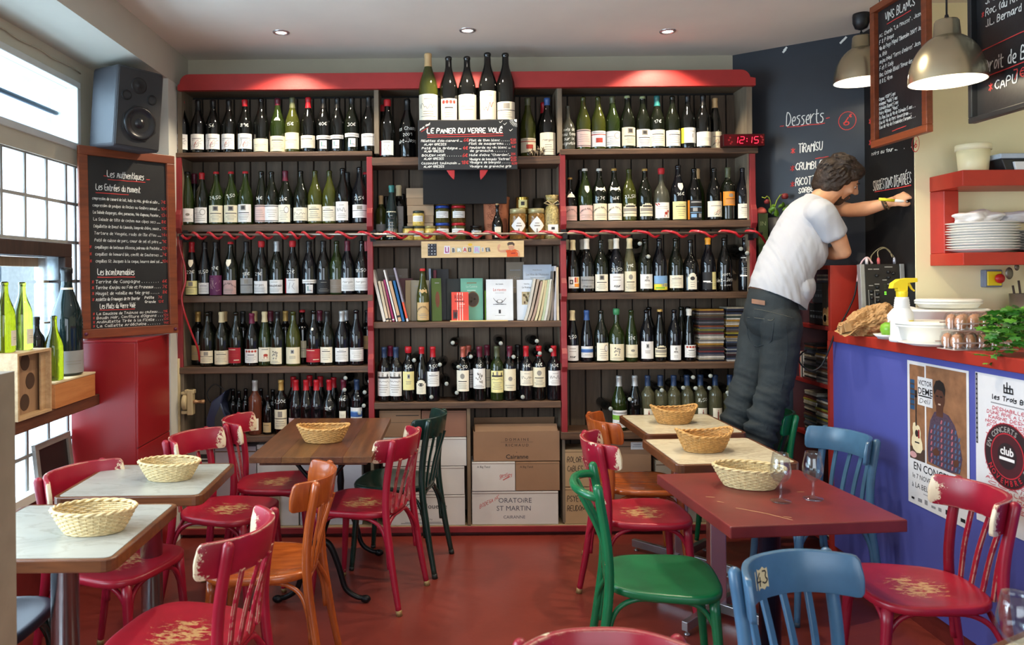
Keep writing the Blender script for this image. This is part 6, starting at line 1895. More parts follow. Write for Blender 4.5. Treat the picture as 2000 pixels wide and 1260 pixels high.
# hi-fi: two black units and a big record sleeve with a guitar
AMP = M('hifi_black', (26, 28, 32), .35, var=.05)
for i, (z, h, y0, y1, c_) in enumerate(((0, .12, YE + .125, 4.40, AMP), (.121, .115, YE + .13, 4.36, M('hifi_grey', (66, 74, 84), .4)))):
 t = thing('hifi_unit', ('black amplifier with buttons on the bookcase shelf', 'blue-grey hi-fi unit stacked on the black amplifier')[i], 'hifi', (2.075, 0, ZB2 + .0006 + z))
 MB().box((0, y0, 0), (.20, y1, h - .002)).build('hifi_case', c_, t, .004)
 b = MB()
 for k in range(5):
  b.box((-.002, y0 + .02 + .03 * k, h * .3), (0, y0 + .035 + .03 * k, h * .42)).box((-.002, y0 + .02 + .03 * k, h * .6), (0, y0 + .04 + .03 * k, h * .64))
 b.build('button', M('hifi_button', (120, 126, 134), .3, .5), t)
lp = thing('record_sleeve', 'record sleeve picturing an acoustic guitar, standing on the bookcase shelf', 'record', (2.062, YE + .035, ZB2 + .0006))
MB().box((0, 0, 0), (.010, .082, .235)).build('sleeve', M('sleeve_dark', (62, 56, 50), .4, var=.2), lp, .001)
b = MB()
PL = lambda u, v: Vector((-.0007, .082 - u, v))
PL2 = lambda u, v: Vector((-.0012, .082 - u, v))
b.add([PL(u, v) for u, v in ((.008, .004), (.078, .004), (.078, .095), (.06, .105), (.045, .09), (.03, .10), (.014, .095), (.008, .08))], [tuple(range(8))], 0)
b.add([PL2(.03 + .024 * cos(q * .35), .042 + .026 * sin(q * .35)) for q in range(18)], [tuple(range(18))], 1)
b.add([PL2(.03 + .018 * cos(q * .35), .042 + .020 * sin(q * .35)) for q in range(18)], [tuple(range(18))], 2)
for v in (.034, .04, .046, .052):
 b.add([PL2(.03, v), PL2(.08, v), PL2(.08, v + .0018), PL2(.03, v + .0018)], [(0, 1, 2, 3)], 2)
rect(b, PL, .05, .078, .13, .2, 3)
b.build('sleeve_print', [M('print_spruce', (190, 140, 86), .5), M('print_rosette', (220, 190, 140), .5), M('print_hole', (50, 34, 26), .5), M('print_faint', (92, 78, 70), .5)], lp, fixn=False)
for i in range(4):
 o = put('cd_case', CDM[(3, 12, 9, 4)[i]][0], None, (2.20, YE + .04, ZB2 + .237 + .0112 * i), (0, 0, pi / 2))
 tag(o, '%s CD case lying above the hi-fi, %s from the top' % (('slate blue', 'white', 'mid grey', 'cream')[i], ORD[3 - i]), 'cd case', 'CD cases above the hi-fi')
for o in list(COL.objects):
 if o.get('group') == 'CD cases above the hi-fi':
  o.location.z -= .0
# cable drooping over the bookcase
q = lambda px, py, Y: W(px, py, Y)
cbl = thing('audio_cable', 'black audio cable drooping from the mixer across the red bookcase end', 'cable')
ch_ = [(1704, 515, 4.0), (1694, 503, 4.01), (1683, 512, 4.03), (1677, 530, 4.05), (1674, 550, 4.06), (1668, 580, 4.065), (1652, 615, 4.06), (1632, 648, 4.04), (1622, 675, 4.03), (1612, 700, 4.05), (1600, 718, 4.06), (1583, 724, 4.07), (1566, 714, 4.07), (1560, 700, 4.07), (1566, 690, 4.08), (1575, 685, 4.09)]
MB().tube(cr3([q(*c_) for c_ in ch_[3:]]), .0042, 7).build('cable_run', M('black_cord', (18, 18, 18), .5), cbl)
MB().tube(cr3([q(*c_) for c_ in ch_[:5]]), .0045, 7).build('plug_lead', M('pink_white_lead', (226, 190, 190), .4), cbl)
# DJ mixer leaning on the return wall
a, c = W(1685, 607, 3.955), W(1784, 515, 3.955)
mx = thing('dj_mixer', 'black DJ mixer with knobs and grey side rails standing upright on the counter', 'mixer', (a.x, 3.955, ZCT + .0005), rot=(radians(-4), 0, 0))
w, h = 2.372 - a.x, c.z - ZCT
MB().box((.024, 0, 0), (w - .024, .03, h)).build('mixer_case', M('mixer_black', (36, 35, 32), .45), mx, .003)
for x in (0, w - .024):
 MB().box((x, -.002, 0), (x + .0235, .03, h)).build('side_rail', M('rail_grey', (168, 170, 168), .35, .5), mx, .002)
kn = MB().lathe([(0, .013), (.006, .013), (.0085, .001), (.0085, 0)], 12).mesh('knob', M('knob_black', (20, 20, 20), .5))
for x, ys_ in ((.16, (.30, .40, .50, .60)), (.33, (.26, .36, .46, .56, .66, .83)), (.66, (.30, .80, .88)), (.80, (.86,))):
 for v in ys_:
  put('knob', kn, mx, (.024 + x * (w - .048), -.0005, v * h), (pi / 2, 0, 0))
b = MB()
for x, v, l in ((.16, .92, .12), (.33, .92, .16), (.68, .95, .22), (.16, .68, .12), (.33, .70, .13), (.55, .76, .12), (.68, .70, .1), (.55, .34, .18), (.16, .55, .06), (.33, .61, .1), (.33, .51, .1), (.33, .41, .1), (.33, .20, .16), (.66, .38, .16), (.16, .36, .06)):
 b.box((.024 + (x - l / 2) * (w - .048), -.001, v * h), (.024 + (x + l / 2) * (w - .048), 0, v * h + .004))
for x, v0, v1 in ((.08, .34, .62), (.25, .25, .62)):
 b.box((.024 + x * (w - .048), -.001, v0 * h), (.026 + x * (w - .048), 0, v1 * h))
b.build('panel_mark', M('panel_print', (176, 174, 166), .6), mx)
b = MB()
for k in range(6):
 b.box((.024 + .53 * (w - .048), -.0012, (.55 + .028 * k) * h), (.024 + .585 * (w - .048), 0, (.567 + .028 * k) * h), 1 if k < 2 else 0)
b.build('level_meter', [M('meter_off', (52, 60, 40), .4), M('meter_green', (120, 230, 60), .4, var=0, emit=1.2)], mx)
pl = MB().lathe([(0, 0), (.007, 0), (.008, .022), (.005, .034), (0, .036)], 10)
PLG = [pl.mesh('plug', M('plug_white', (216, 206, 204), .4)), pl.mesh('plug', M('plug_redwhite', (196, 90, 90), .4)), pl.mesh('plug', M('plug_steel', (170, 172, 186), .3, .6))]
for x, k in ((.155, 0), (.42, 1), (.78, 2)):
 put('plug', PLG[k], mx, (x * w + .01, .016, h))
MB().tube(cr3([(.42 * w + .01, .016, h + .034), (.5 * w, .03, h + .07), (.66 * w, .03, h + .085), (.78 * w, .03, h + .06), (.78 * w + .01, .016, h + .036)]), .003, 6).tube(cr3([(.3 * w, .02, h), (.4 * w, .05, h + .05), (.6 * w, .04, h + .09), (.76 * w, .035, h + .075), (.78 * w, .016, h + .036)]), .003, 6).build('patch_lead', M('olive_lead', (120, 110, 84), .5), mx)

# things on the counter

def onc(px, y, Y):
 p = W(px, y, Y)
 p.z = ZCT + .0005
 return p

pb = thing('paper_bag', 'crumpled brown paper bag at the far end of the counter', 'bag', onc(1698, 640, 3.80), .2)
bm = bmesh.new()
bmesh.ops.create_icosphere(bm, subdivisions=5, radius=1)
for v_ in bm.verts:
 n_ = v_.co.copy()
 r_ = 1 + .30 * mnoise.noise(n_ * 1.7 + Vector((3, 1, 2))) - .34 * abs(mnoise.noise(n_ * 3.4)) - .22 * abs(mnoise.noise(n_ * 8)) + .06
 v_.co = Vector((n_.x * .115 * r_ - .05 * max(0, -n_.x) * (1 - n_.z * .5), n_.y * .085 * r_, max(.0, n_.z * .085 * r_ + .062 + .05 * n_.x * (1 if n_.z > 0 else 0))))
me = bpy.data.meshes.new('bag_paper'); bm.to_mesh(me); bm.free(); me.materials.append(M('kraft_bag', (176, 138, 92), .75, var=.12, scale=12, bmp=.2, bscale=30))
put('bag_paper', me, pb)
b = MB()
tongue = [(-.09, -.04), (-.15, -.05), (-.16, -.01), (-.10, .02)]
vs = []
for k in range(6):
 u = k / 5
 for j in range(4):
  s_ = j / 3
  vs.append((-.07 - .10 * u, -.075 + .11 * s_, .055 - .045 * u + .012 * sin(5 * s_ + 3 * u)))
b.add(vs, [(4 * k + j, 4 * k + j + 1, 4 * k + j + 5, 4 * k + j + 4) for k in range(5) for j in range(3)])
o = b.build('bag_flap', MATS['kraft_bag'], pb, fixn=False)
sb = thing('spray_bottle', 'white spray bottle with yellow trigger head standing on the counter', 'bottle', onc(1762, 655, 3.42), 0)
WPL = M('white_plastic', (226, 228, 230), .35, var=.03)
YPL = M('yellow_plastic', (240, 214, 40), .35, var=.04)
MB().lathe([(0, .003), (.046, 0), (.05, .004), (.05, .018), (.045, .024), (.044, .115), (.040, .135), (.031, .15), (.0305, .155), (.032, .157), (.029, .163), (.031, .166), (.028, .172), (.030, .175), (.027, .182), (.029, .185), (.026, .192), (.026, .2), (0, .2)], 24, sx=1.05).build('bottle_body', WPL, sb)
b = MB().lathe([(0, .2), (.023, .2), (.024, .225), (.021, .228), (0, .228)], 18)
b.prism([(-.052, .238), (-.045, .262), (-.02, .279), (.02, .284), (.062, .284), (.063, .266), (.02, .262), (.018, .226), (-.022, .226), (-.024, .24)], -.016, .016)
b.build('trigger_head', YPL, sb, .003)
MB().tube([(.028, 0, .262), (.036, 0, .25), (.044, 0, .236), (.056, 0, .226)], [.007, .006, .005, .004], 8).build('trigger', YPL, sb)
b = MB(); PX = lambda u, v: Vector((.0468 * sin(u / .0455), -.0446 * cos(u / .0455), v)); patch(b, .0, .042, .03, .108, PX, 0); PX2 = lambda u, v: Vector((.0474 * sin(u / .0455), -.0452 * cos(u / .0455), v)); patch(b, .004, .036, .068, .098, PX2, 1)
for k in range(4):
 patch(b, .005, .03 - .003 * k, .036 + .007 * k, .039 + .007 * k, PX2, 2)
b.build('label', [labm('white'), YPL, labm('fade')], sb, fixn=False)
ap_ = thing('apple', 'green apple in a white tray behind the spray bottle', 'apple', onc(1737, 630, 3.60) + Vector((0, 0, .007)))
MB().lathe([(0, .008), (.016, .0), (.032, .01), (.040, .034), (.036, .056), (.02, .068), (.006, .064), (0, .060)], 18).build('apple_flesh', M('apple_green', (120, 176, 54), .3, var=.1), ap_)
MB().tube([(0, 0, .06), (.003, 0, .076)], .0015, 5).build('stem', KRAFT, ap_)
tr_ = thing('foam_tray', 'white tray under the green apple', 'tray', onc(1740, 650, 3.58))
MB().lathe([(0, .002), (.05, 0), (.066, .022), (.069, .022), (.053, .005), (0, .006)], 22, sx=1.1).build('tray_shell', WPL, tr_)
TUB = M('tub_plastic', (244, 244, 236), .4, var=.02)

def tub(lbl, px, Y, r, h, z=0., sx=1.3, lid=False):
 p = onc(px, 600, Y)
 p.z += z
 t = thing('plastic_tub', lbl, 'tub', p, 0, 'white tubs on the counter')
 MB().lathe([(0, .003), (r * .86, 0), (r * .9, .006), (r * .97, h - .012), (r * 1.02, h - .011), (r * 1.02, h - .002), (r * .98, h), (r * .94, h - .003), (r * .86, .012), (0, .009)], 32, sx=sx).build('tub_wall', TUB, t)
 if lid:
  MB().lathe([(0, h + .004), (r, h + .004), (r * 1.03, h - .002), (r * 1.03, h + .006), (r * .97, h + .012), (0, h + .010)], 32, sx=sx).build('lid', TUB, t)
 return t

tub('wide low white tub at the front of the counter group', 1818, 3.38, .125, .082, 0, 1.15, True)
tub('biggest white tub behind the low one on the counter', 1845, 3.66, .15, .135, 0, 1.25)
tub('white tub with its lid showing at the back of the counter', 1852, 3.72 + .0, .12, .03, .1365, 1.2, True)
t = thing('dinner_plate', 'white plate lying under the white tubs at the counter front', 'plate', onc(1822, 668, 3.24))
MB().lathe([(0, .003), (.07, 0), (.075, .002), (.115, .013), (.116, .015), (.074, .006), (0, .006)], 32, sx=1.15).build('plate_body', M('white_china', (232, 230, 226), .15, var=.02), t)
t = thing('napkin', 'crumpled white napkin behind the spray bottle', 'napkin', onc(1775, 620, 3.70))
bm = bmesh.new(); bmesh.ops.create_icosphere(bm, subdivisions=3, radius=1)
for v_ in bm.verts:
 n_ = v_.co.copy(); r_ = 1 + .35 * mnoise.noise(n_ * 2.1 + Vector((7, 1, 2))) + .12 * abs(mnoise.noise(n_ * 6))
 v_.co = Vector((n_.x * .10 * r_, n_.y * .06 * r_, max(0, n_.z * .075 * r_ + .07)))
me = bpy.data.meshes.new('cloth'); bm.to_mesh(me); bm.free(); me.materials.append(M('white_cloth', (228, 226, 226), .8, var=.03))
for p_ in me.polygons: p_.use_smooth = True
put('cloth', me, t)
# egg boxes: clear lids over brown eggs
EGG = MB().lathe([(0, -.028), (.012, -.026), (.020, -.014), (.0215, 0), (.019, .014), (.012, .026), (0, .031)], 14).mesh('egg', M('egg_shell', (206, 150, 112), .5, var=.08))
CLEAR = pane('clear_plastic', (246, 246, 246), .14)
for b_, (px, Y, z, nm) in enumerate(((1908, 3.08, 0, 'lower'), (1916, 3.10, .075, 'upper'))):
 p0 = onc(px, 640, Y) + Vector((0, 0, z))
 eb = thing('egg_box', 'clear plastic egg box, %s one of the two beside the parsley' % nm, 'egg box', p0, .05)
 MB().box((-.13, -.052, .0), (.13, .052, .003)).box((-.135, -.056, .026), (.135, -.052, .032)).box((-.135, .052, .026), (.135, .056, .032)).build('tray', M('egg_tray', (214, 196, 186), .3, var=.03, trans=.3), eb)
 b = MB()
 for k in range(5):
  for j in range(2):
   b.lathe([(.026, 0), (.027, .045), (.020, .066), (0, .070)], 10, T=Matrix.Translation((-.104 + .052 * k, -.026 + .052 * j, .003)))
 b.build('clear_cover', CLEAR, eb)
 MB().box((.02, -.0575, .04), (.06, -.0568, .062)).build('label', labm('white'), eb)
 k_ = MB()
 for q_ in range(9):
  k_.box((.024 + .0035 * q_, -.0582, .044), (.0255 + .0035 * q_ + .001 * (q_ % 2), -.0576, .057))
 k_.build('barcode', labm('ink'), eb)
 for k in range(5):
  for j in range(2):
   o = put('egg', EGG, None, Matrix.Translation(p0) @ Matrix.Rotation(.05, 4, 'Z') @ Vector((-.104 + .052 * k, -.026 + .052 * j, .0335)))
   tag(o, 'brown egg, %s of the %s row in the %s egg box' % (ORD[k], ('front', 'back')[j], nm), 'egg', 'brown eggs in the clear boxes')
# parsley
ps = thing('parsley', 'big bunch of leafy green parsley hanging over the counter edge', 'parsley', onc(1996, 660, 2.86))
PG = [M('parsley_%d' % i, c_, .55, var=.2) for i, c_ in enumerate(((52, 112, 24), (84, 146, 36), (40, 84, 30), (96, 130, 70)))]
b = MB()
for k in range(420):
 th, ph = RND.uniform(0, 2 * pi), RND.uniform(-.5, 1.45)
 r_ = RND.uniform(.65, 1.0)
 c_ = Vector((.155 * r_ * cos(th) * cos(ph) - .0, .10 * r_ * sin(th) * cos(ph), .085 + .085 * r_ * sin(ph)))
 if c_.x < -.09 and RND.random() < .6:
  c_.z -= RND.uniform(.02, .09); c_.y -= .02; c_.x -= .0
 if c_.z < .006:
  c_.z = .006 if c_.x > -.085 else c_.z
 M3 = Matrix.Translation(c_) @ Matrix.Rotation(RND.uniform(0, 6.28), 4, 'Z') @ Matrix.Rotation(RND.uniform(-1.1, 1.1), 4, 'X')
 s_ = RND.uniform(.016, .030)
 lf = [(0, 0, 0), (.35, .25, .05), (.9, .2, 0), (.75, .5, .1), (1.05, .85, 0), (.6, .8, .12), (.3, 1.15, 0), (0, .8, .14), (-.3, 1.15, 0), (-.6, .8, .12), (-1.05, .85, 0), (-.75, .5, .1), (-.9, .2, 0), (-.35, .25, .05)]
 b.add([M3 @ (Vector(v_) * s_) for v_ in lf] + [M3 @ (Vector((0, .45, .18)) * s_)], [(14, i, (i + 1) % 14) for i in range(14)], RND.choice((0, 0, 0, 1, 1, 2, 3)))
stuff(b.build('parsley_leaves', PG, ps, fixn=False))
b = MB()
for k in range(26):
 th = RND.uniform(-.5, .5)
 b.tube([(.06 + .1 * RND.random(), RND.uniform(-.03, .03), .02 + .03 * RND.random()), (0, .05 * th, .05 + .05 * RND.random()), (-.11 * RND.random(), .12 * th, .07 + .08 * RND.random())], .0018, 4)
b.build('stalks', M('parsley_stalk', (130, 170, 70), .5), ps)

# red wall shelf with plates
XS0 = W(1815, 430, Y2 - .0).x
zt_, zb_ = W(1880, 332, 3.62).z, W(1900, 518, 3.62).z
SRED = M('wall_shelf_red', (172, 48, 34), .4, var=.05)
ws = thing('plate_shelf', 'chunky red box shelf of plates on the yellow wall', 'shelf', (0, 0, 0))
XF = W(1880, 340, 3.62).x
pl_ = [(XS0, Y2 - .003), (XF, 3.62), (3.2, 3.62), (3.2, Y2 - .003)]
th_ = .075
MB().prism(pl_, zt_ - th_, zt_, 'XY').build('shelf_top', SRED, ws, .003)
MB().prism(pl_, zb_, zb_ + .06, 'XY').build('shelf_bottom', SRED, ws, .003)
MB().prism([(XS0, Y2 - .0035), (XS0 + .028, Y2 - .075), (XS0 + .10, Y2 - .075), (XS0 + .10, Y2 - .0035)], zb_ + .0605, zt_ - th_ - .0005, 'XY').build('shelf_side', SRED, ws, .003)
PLM = MB().lathe([(0, .003), (.085, 0), (.09, .003), (.152, .016), (.154, .018), (.150, .0195), (.09, .006), (0, .006)], 36).mesh('dinner_plate', M('white_china', (232, 230, 226), .15, var=.02))
zp = zb_ + .0605
pc = W(1918, 470, 3.765)
for k in range(11):
 o = put('dinner_plate', PLM, None, (pc.x + RND.uniform(-.006, .006), pc.y + RND.uniform(-.004, .004), zp + .0128 * k))
 tag(o, 'white dinner plate, %s from the top of the stack on the red shelf' % ORD[10 - k], 'plate', 'stack of plates on the red shelf')
for k in range(8):
 o = put('dinner_plate', PLM, None, (pc.x + .335, pc.y + RND.uniform(-.004, .004), zp + .0128 * k))
 tag(o, 'white dinner plate, %s from the top of the second stack on the red shelf' % ORD[7 - k], 'plate', 'second stack of plates on the red shelf')

def cloth(lbl, c, r, seed, col):
 t = thing('napkin', lbl, 'napkin', c)
 bm = bmesh.new(); bmesh.ops.create_icosphere(bm, subdivisions=4, radius=1)
 for v_ in bm.verts:
  n_ = v_.co.copy(); r_ = 1 + .45 * mnoise.noise(n_ * 1.6 + Vector((seed, 1, 2))) + .14 * abs(mnoise.noise(n_ * 5 + Vector((seed, 0, 0))))
  v_.co = Vector((n_.x * r[0] * r_, n_.y * r[1] * r_, max(0, n_.z * r[2] * r_ + r[2] * .7)))
 me = bpy.data.meshes.new('cloth'); bm.to_mesh(me); bm.free(); me.materials.append(col)
 for p_ in me.polygons: p_.use_smooth = True
 put('cloth', me, t)

cloth('folded white napkin crumpled on top of the plate stack', Vector((pc.x - .02, pc.y, zp + .0128 * 10 + .02)), (.10, .07, .036), 4, MATS['white_cloth'])
cloth('grey-white napkin draped between the two plate stacks', Vector((pc.x + .19, pc.y - .02, zp + .0128 * 7 + .055)), (.13, .06, .035), 9, M('grey_cloth', (196, 192, 194), .8, var=.04))
bk_ = thing('lidded_bucket', 'cream plastic bucket with lid on top of the red shelf', 'bucket', W(1901, 328, 3.74))
bk_.location.z = zt_ + .0005
MB().lathe([(0, .003), (.058, 0), (.062, .004), (.072, .122), (0, .122)], 28).build('bucket_wall', M('cream_plastic', (232, 222, 178), .4, var=.03), bk_)
MB().lathe([(.070, .108), (.077, .108), (.077, .134), (.073, .138), (0, .138)], 28).build('lid', M('cream_lid', (238, 230, 192), .4, var=.03), bk_)
ty = thing('tray_stack', 'dark and white catering trays stacked on top of the red shelf', 'tray', W(1990, 320, 3.74))
ty.location.z = zt_ + .0005
MB().prism([(-.13, 0), (.2, 0), (.24, .055), (-.15, .055)], -.09, .09).build('dark_tray', M('tray_black', (40, 40, 42), .35), ty, .004)
MB().prism([(-.09, .0), (.2, 0), (.2, .04), (-.10, .04)], -.105, -.091).build('white_tray', WPL, ty, .003)
MB().box((-.16, -.10, .056), (.24, .10, .08)).build('pale_tray', M('tray_blue', (170, 184, 200), .35), ty, .004)
# emergency stop and utensils
eb_ = thing('emergency_button', 'yellow emergency stop with red mushroom button under the red shelf', 'switch', W(1936, 544, Y2 - .02))
MB().box((-.044, -.02, -.044), (.044, .019, .044)).build('switch_box', M('box_grey', (120, 128, 146), .5), eb_, .005)
MB().box((-.036, -.026, -.036), (.036, -.02, .036)).build('yellow_plate', YPL, eb_, .003)
MB().lathe([(.012, 0), (.012, .012), (.023, .014), (.024, .022), (.018, .028), (0, .030)], 18, T=Matrix.Translation((.012, -.026, 0)) @ Matrix.Rotation(pi / 2, 4, 'X')).build('mushroom_button', M('button_red', (196, 40, 40), .35), eb_)
up = thing('utensil_pot', 'grey pot holding kitchen spoons against the yellow wall', 'pot', W(2006, 640, 3.76))
up.location.z = ZCT + .0005
MB().lathe([(0, .004), (.062, 0), (.066, .004), (.072, .20), (.068, .20), (.06, .01), (0, .01)], 22).build('pot_wall', M('pot_steel', (150, 142, 124), .4, .6), up)
UT = M('utensil_steel', (110, 104, 96), .35, .7)
for i, (x, y, tx, tz, r_) in enumerate(((-.03, 0, -.085, .30, .02), (.0, .01, -.04, .33, .012), (.02, -.01, .015, .36, .026), (.03, .02, .06, .32, .02))):
 t = thing('kitchen_spoon', 'steel kitchen utensil in the grey pot, %s from the egg boxes' % ORD[i], 'utensil', up.location, 0, 'utensils in the grey pot')
 b = MB().tube([(x, y, .012), (tx * .8, y, tz * .8)], .005, 7)
 b.ball((tx, y, tz), (r_, .006, r_ * 1.5), 12)
 b.build('spoon', UT, t)

# ================================================================== PENDANT LAMPS AND HANGING BOARDS
STEEL = M('lamp_steel', (188, 178, 150), .27, .9, var=.04)
INNER = M('lamp_inner_white', (244, 240, 230), .5, var=0)
for i, (p, nm) in enumerate(((W(1683, 160, 4.05), 'before the blackboard wall, half behind the white-wine board'), (W(1850, 160, 3.02), 'nearer the room, between the two hanging boards'), (Vector((2.02, 2.1, 2.26)), 'added out of view to brighten the yellow wall'))):  # third pendant is unseen, added to put more light on the yellow wall
 t = thing('pendant_lamp', 'lit brushed-steel dome pendant lamp ' + nm, 'lamp', p, 0, 'steel pendant lamps over the bar')
 R_ = .135
 outer = [(R_ * cos(a_), R_ * 1.42 * sin(a_)) for a_ in [k * .115 for k in range(11)]]
 outer = [(r, z) for r, z in outer if r > .056]
 outer += [(.052, outer[-1][1] + .012), (.048, outer[-1][1] + .014), (.043, outer[-1][1] + .07), (.038, outer[-1][1] + .078), (0, outer[-1][1] + .079)]
 MB().lathe(outer, 40).build('lamp_shade', STEEL, t)
 MB().lathe([(r - .0025, z) for r, z in outer if r > .053] + [(0, outer[-5][1] - .004)], 40).lathe([(R_, 0), (R_ - .0025, 0)], 40).build('shade_lining', INNER, t)
 top = outer[-1][1]
 zc = ZC - p.z
 MB().tube([(0, 0, top - .002), (0, 0, top + .02)], [.011, .006], 10).tube([(0, 0, top + .01), (0, 0, zc - .02)], .0035, 8).build('cord', BKR, t)
 MB().lathe([(.008, zc - .085), (.030, zc - .075), (.041, zc - .045), (.042, zc - .01), (.040, zc), (0, zc)], 22).build('ceiling_cup', BKR, t)
 MB().lathe([(0, .035), (.022, .04), (.034, .06), (.034, .075), (.024, .098), (.014, .115), (.014, .14), (0, .14)], 20).build('bulb', BULBC, t)
 lamp('lamp_glow', 'POINT', (p.x, p.y, p.z + .06), (20, 17, 26)[i], (1.0, .87, .64), shadow_soft_size=.035)

def hung(lbl, x, y_far, y_near, zb_, zt2, fm, fw_):
 t = thing('hanging_board', lbl, 'menu board')
 t.matrix_world = Matrix.Translation((x, y_far, zb_)) @ Matrix.Rotation(-pi / 2, 4, 'Z')
 w_, h_ = y_far - y_near, zt2 - zb_
 framed(t, w_, h_, fw_, fm, .03)
 for u in (.12 * w_, .88 * w_):
  MB().tube([(u, -.01, h_), (u, -.01, ZC - zb_)], .002, 5).build('hanging_wire', MATS['iron_bar'], t)
 return t, w_, h_

A_, B_ = AX(1712, 290, 2.16), AX(1823, 262, 2.16)
hb, w, h = hung('wood framed blackboard headed Vins Blancs hanging over the bar between the lamps', 2.16, A_.y, B_.y, A_.z, AX(1712, 14, 2.16).z, MAHO, .035)
P = lambda u, v: Vector((u, -.008, v))
tw, tr = MB(), MB()
BU, BV = lambda x: .04 + (w - .08) * x, lambda y: h - .04 - (h - .08) * y
chalk(tw, 'VINS BLANCS', BU(.16), BV(.10), .042, P, .0042, fit=(w - .08) * .66); under(tr, BU(.2), BV(.125), BU(.72), BV(.125), P, .004, 0)
for i, (s_, f_, x) in enumerate((('Ac. Chenin "La Mousse" . Jasn.', .92, .02), ('F & P Roque', .34, .02), ('Vin de Pays (Vigne) "Dimension 2009" Jasn.', .96, .02), ('A. Rhis', .18, .02), ('Anjou (Neu) "Terre d\'ombres" Jasn.', .90, .02), ('F et P. Cady', .32, .02), ('Roc. Cotonin (Blais) "Revue des moments"', .96, .02), ('R & E. Viron', .30, .02))):
 chalk(tw, s_, BU(x), BV(.20 + .052 * i), .019, P, .0024, fit=(w - .08) * f_)
for i, (s_, f_) in enumerate((('Cognac VSOP 5 ans', .38), ('Armagnac "Vallée" 5 ans', .42), ('Calvados Dupont 5 ans', .44), ('Poire Williams "Vinez"', .44), ('Ex. Rem. Eau de Vie de Calvados 5 ans . . .', .80), ('Eau de Vie de Marc Gewurztram . . .', .72), ('Eau de Vie de Framboise l\'Armont . . .', .80))):
 chalk(tw, s_, BU(.0), BV(.70 + .037 * i), .016, P, .0024, fit=(w - .08) * f_)
 chalk(tr, '%d€' % (6 + i), BU(.92), BV(.70 + .037 * i), .015, P, .002)
under(tr, BU(.3), BV(.97), BU(.6), BV(.965), P, .004, 0)
tw.build('lettering', CHALK, hb, fixn=False); tr.build('red_lettering', CHALKR, hb, fixn=False)
A_ = AX(1905, 242, 2.16)
hb, w, h = hung('black framed blackboard with Droit de Bouchon notice, hanging over the bar', 2.16, A_.y, A_.y - .52, A_.z, AX(1712, 14, 2.16).z, M('black_frame', (30, 32, 34), .4), .022)
tw, tr = MB(), MB()
BU, BV = lambda x: .03 + (w - .06) * x, lambda y: h - .03 - (h - .06) * y
for i, (s_, f_) in enumerate((("L'as O (Bol) Vigne", .7), ('Vdpt (Couderc) Trinch', .8), ('R et B Pagnère', .55), ("Vin du Pays de l'Aude (Abeil)", .95), ('J. Jouvet', .35), ('Roc. (du Rhône) "Le Jas"', .82), ('J.L. Bernard', .42))):
 chalk(tw, s_, BU(.1), BV(.08 + .068 * i), .028, P, .0036, fit=(w - .06) * f_)
 if i % 2:
  chalk(tr, '*', BU(.05), BV(.08 + .068 * i), .02, P, .003)
under(tr, BU(.05), BV(.62), BU(.9), BV(.60), P, .004, 0)
chalk(tw, 'Droit de Bouchon', BU(.08), BV(.76), .05, P, .005, fit=(w - .06) * .8); under(tr, BU(.1), BV(.785), BU(.85), BV(.775), P, .004, 0)
chalk(tw, 'CAPU', BU(.2), BV(.88), .035, P, .0045); chalk(tr, '7€', BU(.42), BV(.86), .035, P, .004); chalk(tr, '*', BU(.13), BV(.88), .03, P, .003)
tw.build('lettering', CHALK, hb, fixn=False); tr.build('red_lettering', CHALKR, hb, fixn=False)

# ================================================================== POSTERS ON THE COUNTER FRONT

def poster(lbl, q0, q1, y_top, y_bot):
 """q0, q1: pixel of the far and near top corners"""
 a, c = AX(*q0, 2.048), AX(*q1, 2.048)
 zb_ = AX(*y_bot, 2.048).z
 t = thing('poster', lbl, 'poster')
 t.matrix_world = Matrix.Translation((2.0485, a.y, zb_)) @ Matrix.Rotation(-pi / 2, 4, 'Z')
 return t, a.y - c.y, a.z - zb_

pt, w, h = poster('white concert poster with guitar photo and man in patterned shirt, on the blue counter', (1772, 703), (1892, 726), None, (1764, 973))
WPAP = M('poster_paper', (214, 214, 216), .5, var=.03)
MB().box((0, -.0008, 0), (w, 0, h)).build('paper', WPAP, pt)
layer = [0]

def PP(k):
 return lambda u, v: Vector((u * w, -.0009 - .0003 * k, v * h))

WALLB = M('print_earth', (138, 96, 66), .6, var=.3, scale=18)
b = MB()
rect(b, PP(0), .04, .305, .315, .975, 0); rect(b, PP(0), .33, .965, .315, .985, 0)
rect(b, PP(1), .04, .305, .315, .40, 1)
rect(b, PP(1), .05, .13, .66, .87, 2)
for k in range(5):
 rect(b, PP(2), .05, .13, .69 + .036 * k, .70 + .036 * k, 1)
b.build('photo_ground', [WALLB, M('print_shadow', (74, 56, 46), .6), M('print_door', (36, 74, 110), .6)], pt, fixn=False)
b = MB()
gt = [(.10, .385), (.07, .42), (.075, .46), (.10, .49), (.09, .53), (.10, .565), (.135, .575), (.155, .555), (.19, .56), (.215, .55), (.235, .51), (.23, .48), (.26, .44), (.265, .40), (.23, .37), (.16, .365)]
b.add([PP(2)(*p) for p in gt], [tuple(range(len(gt)))], 0)
rect(b, PP(3), .145, .165, .55, .76, 1); rect(b, PP(3), .135, .175, .75, .80, 1)
disc(b, PP(3), .165, .50, .03, .025, 1); rect(b, PP(3), .13, .21, .432, .442, 1); rect(b, PP(4), .19, .215, .47, .53, 2)
disc(b, PP(2), .10, .345, .06, .022, 3)
b.build('guitar_picture', [M('print_cream', (222, 206, 168), .6), M('print_black2', (40, 34, 32), .6), M('print_red2', (140, 30, 40), .6), M('print_bowl', (196, 150, 150), .6)], pt, fixn=False)
b = MB()
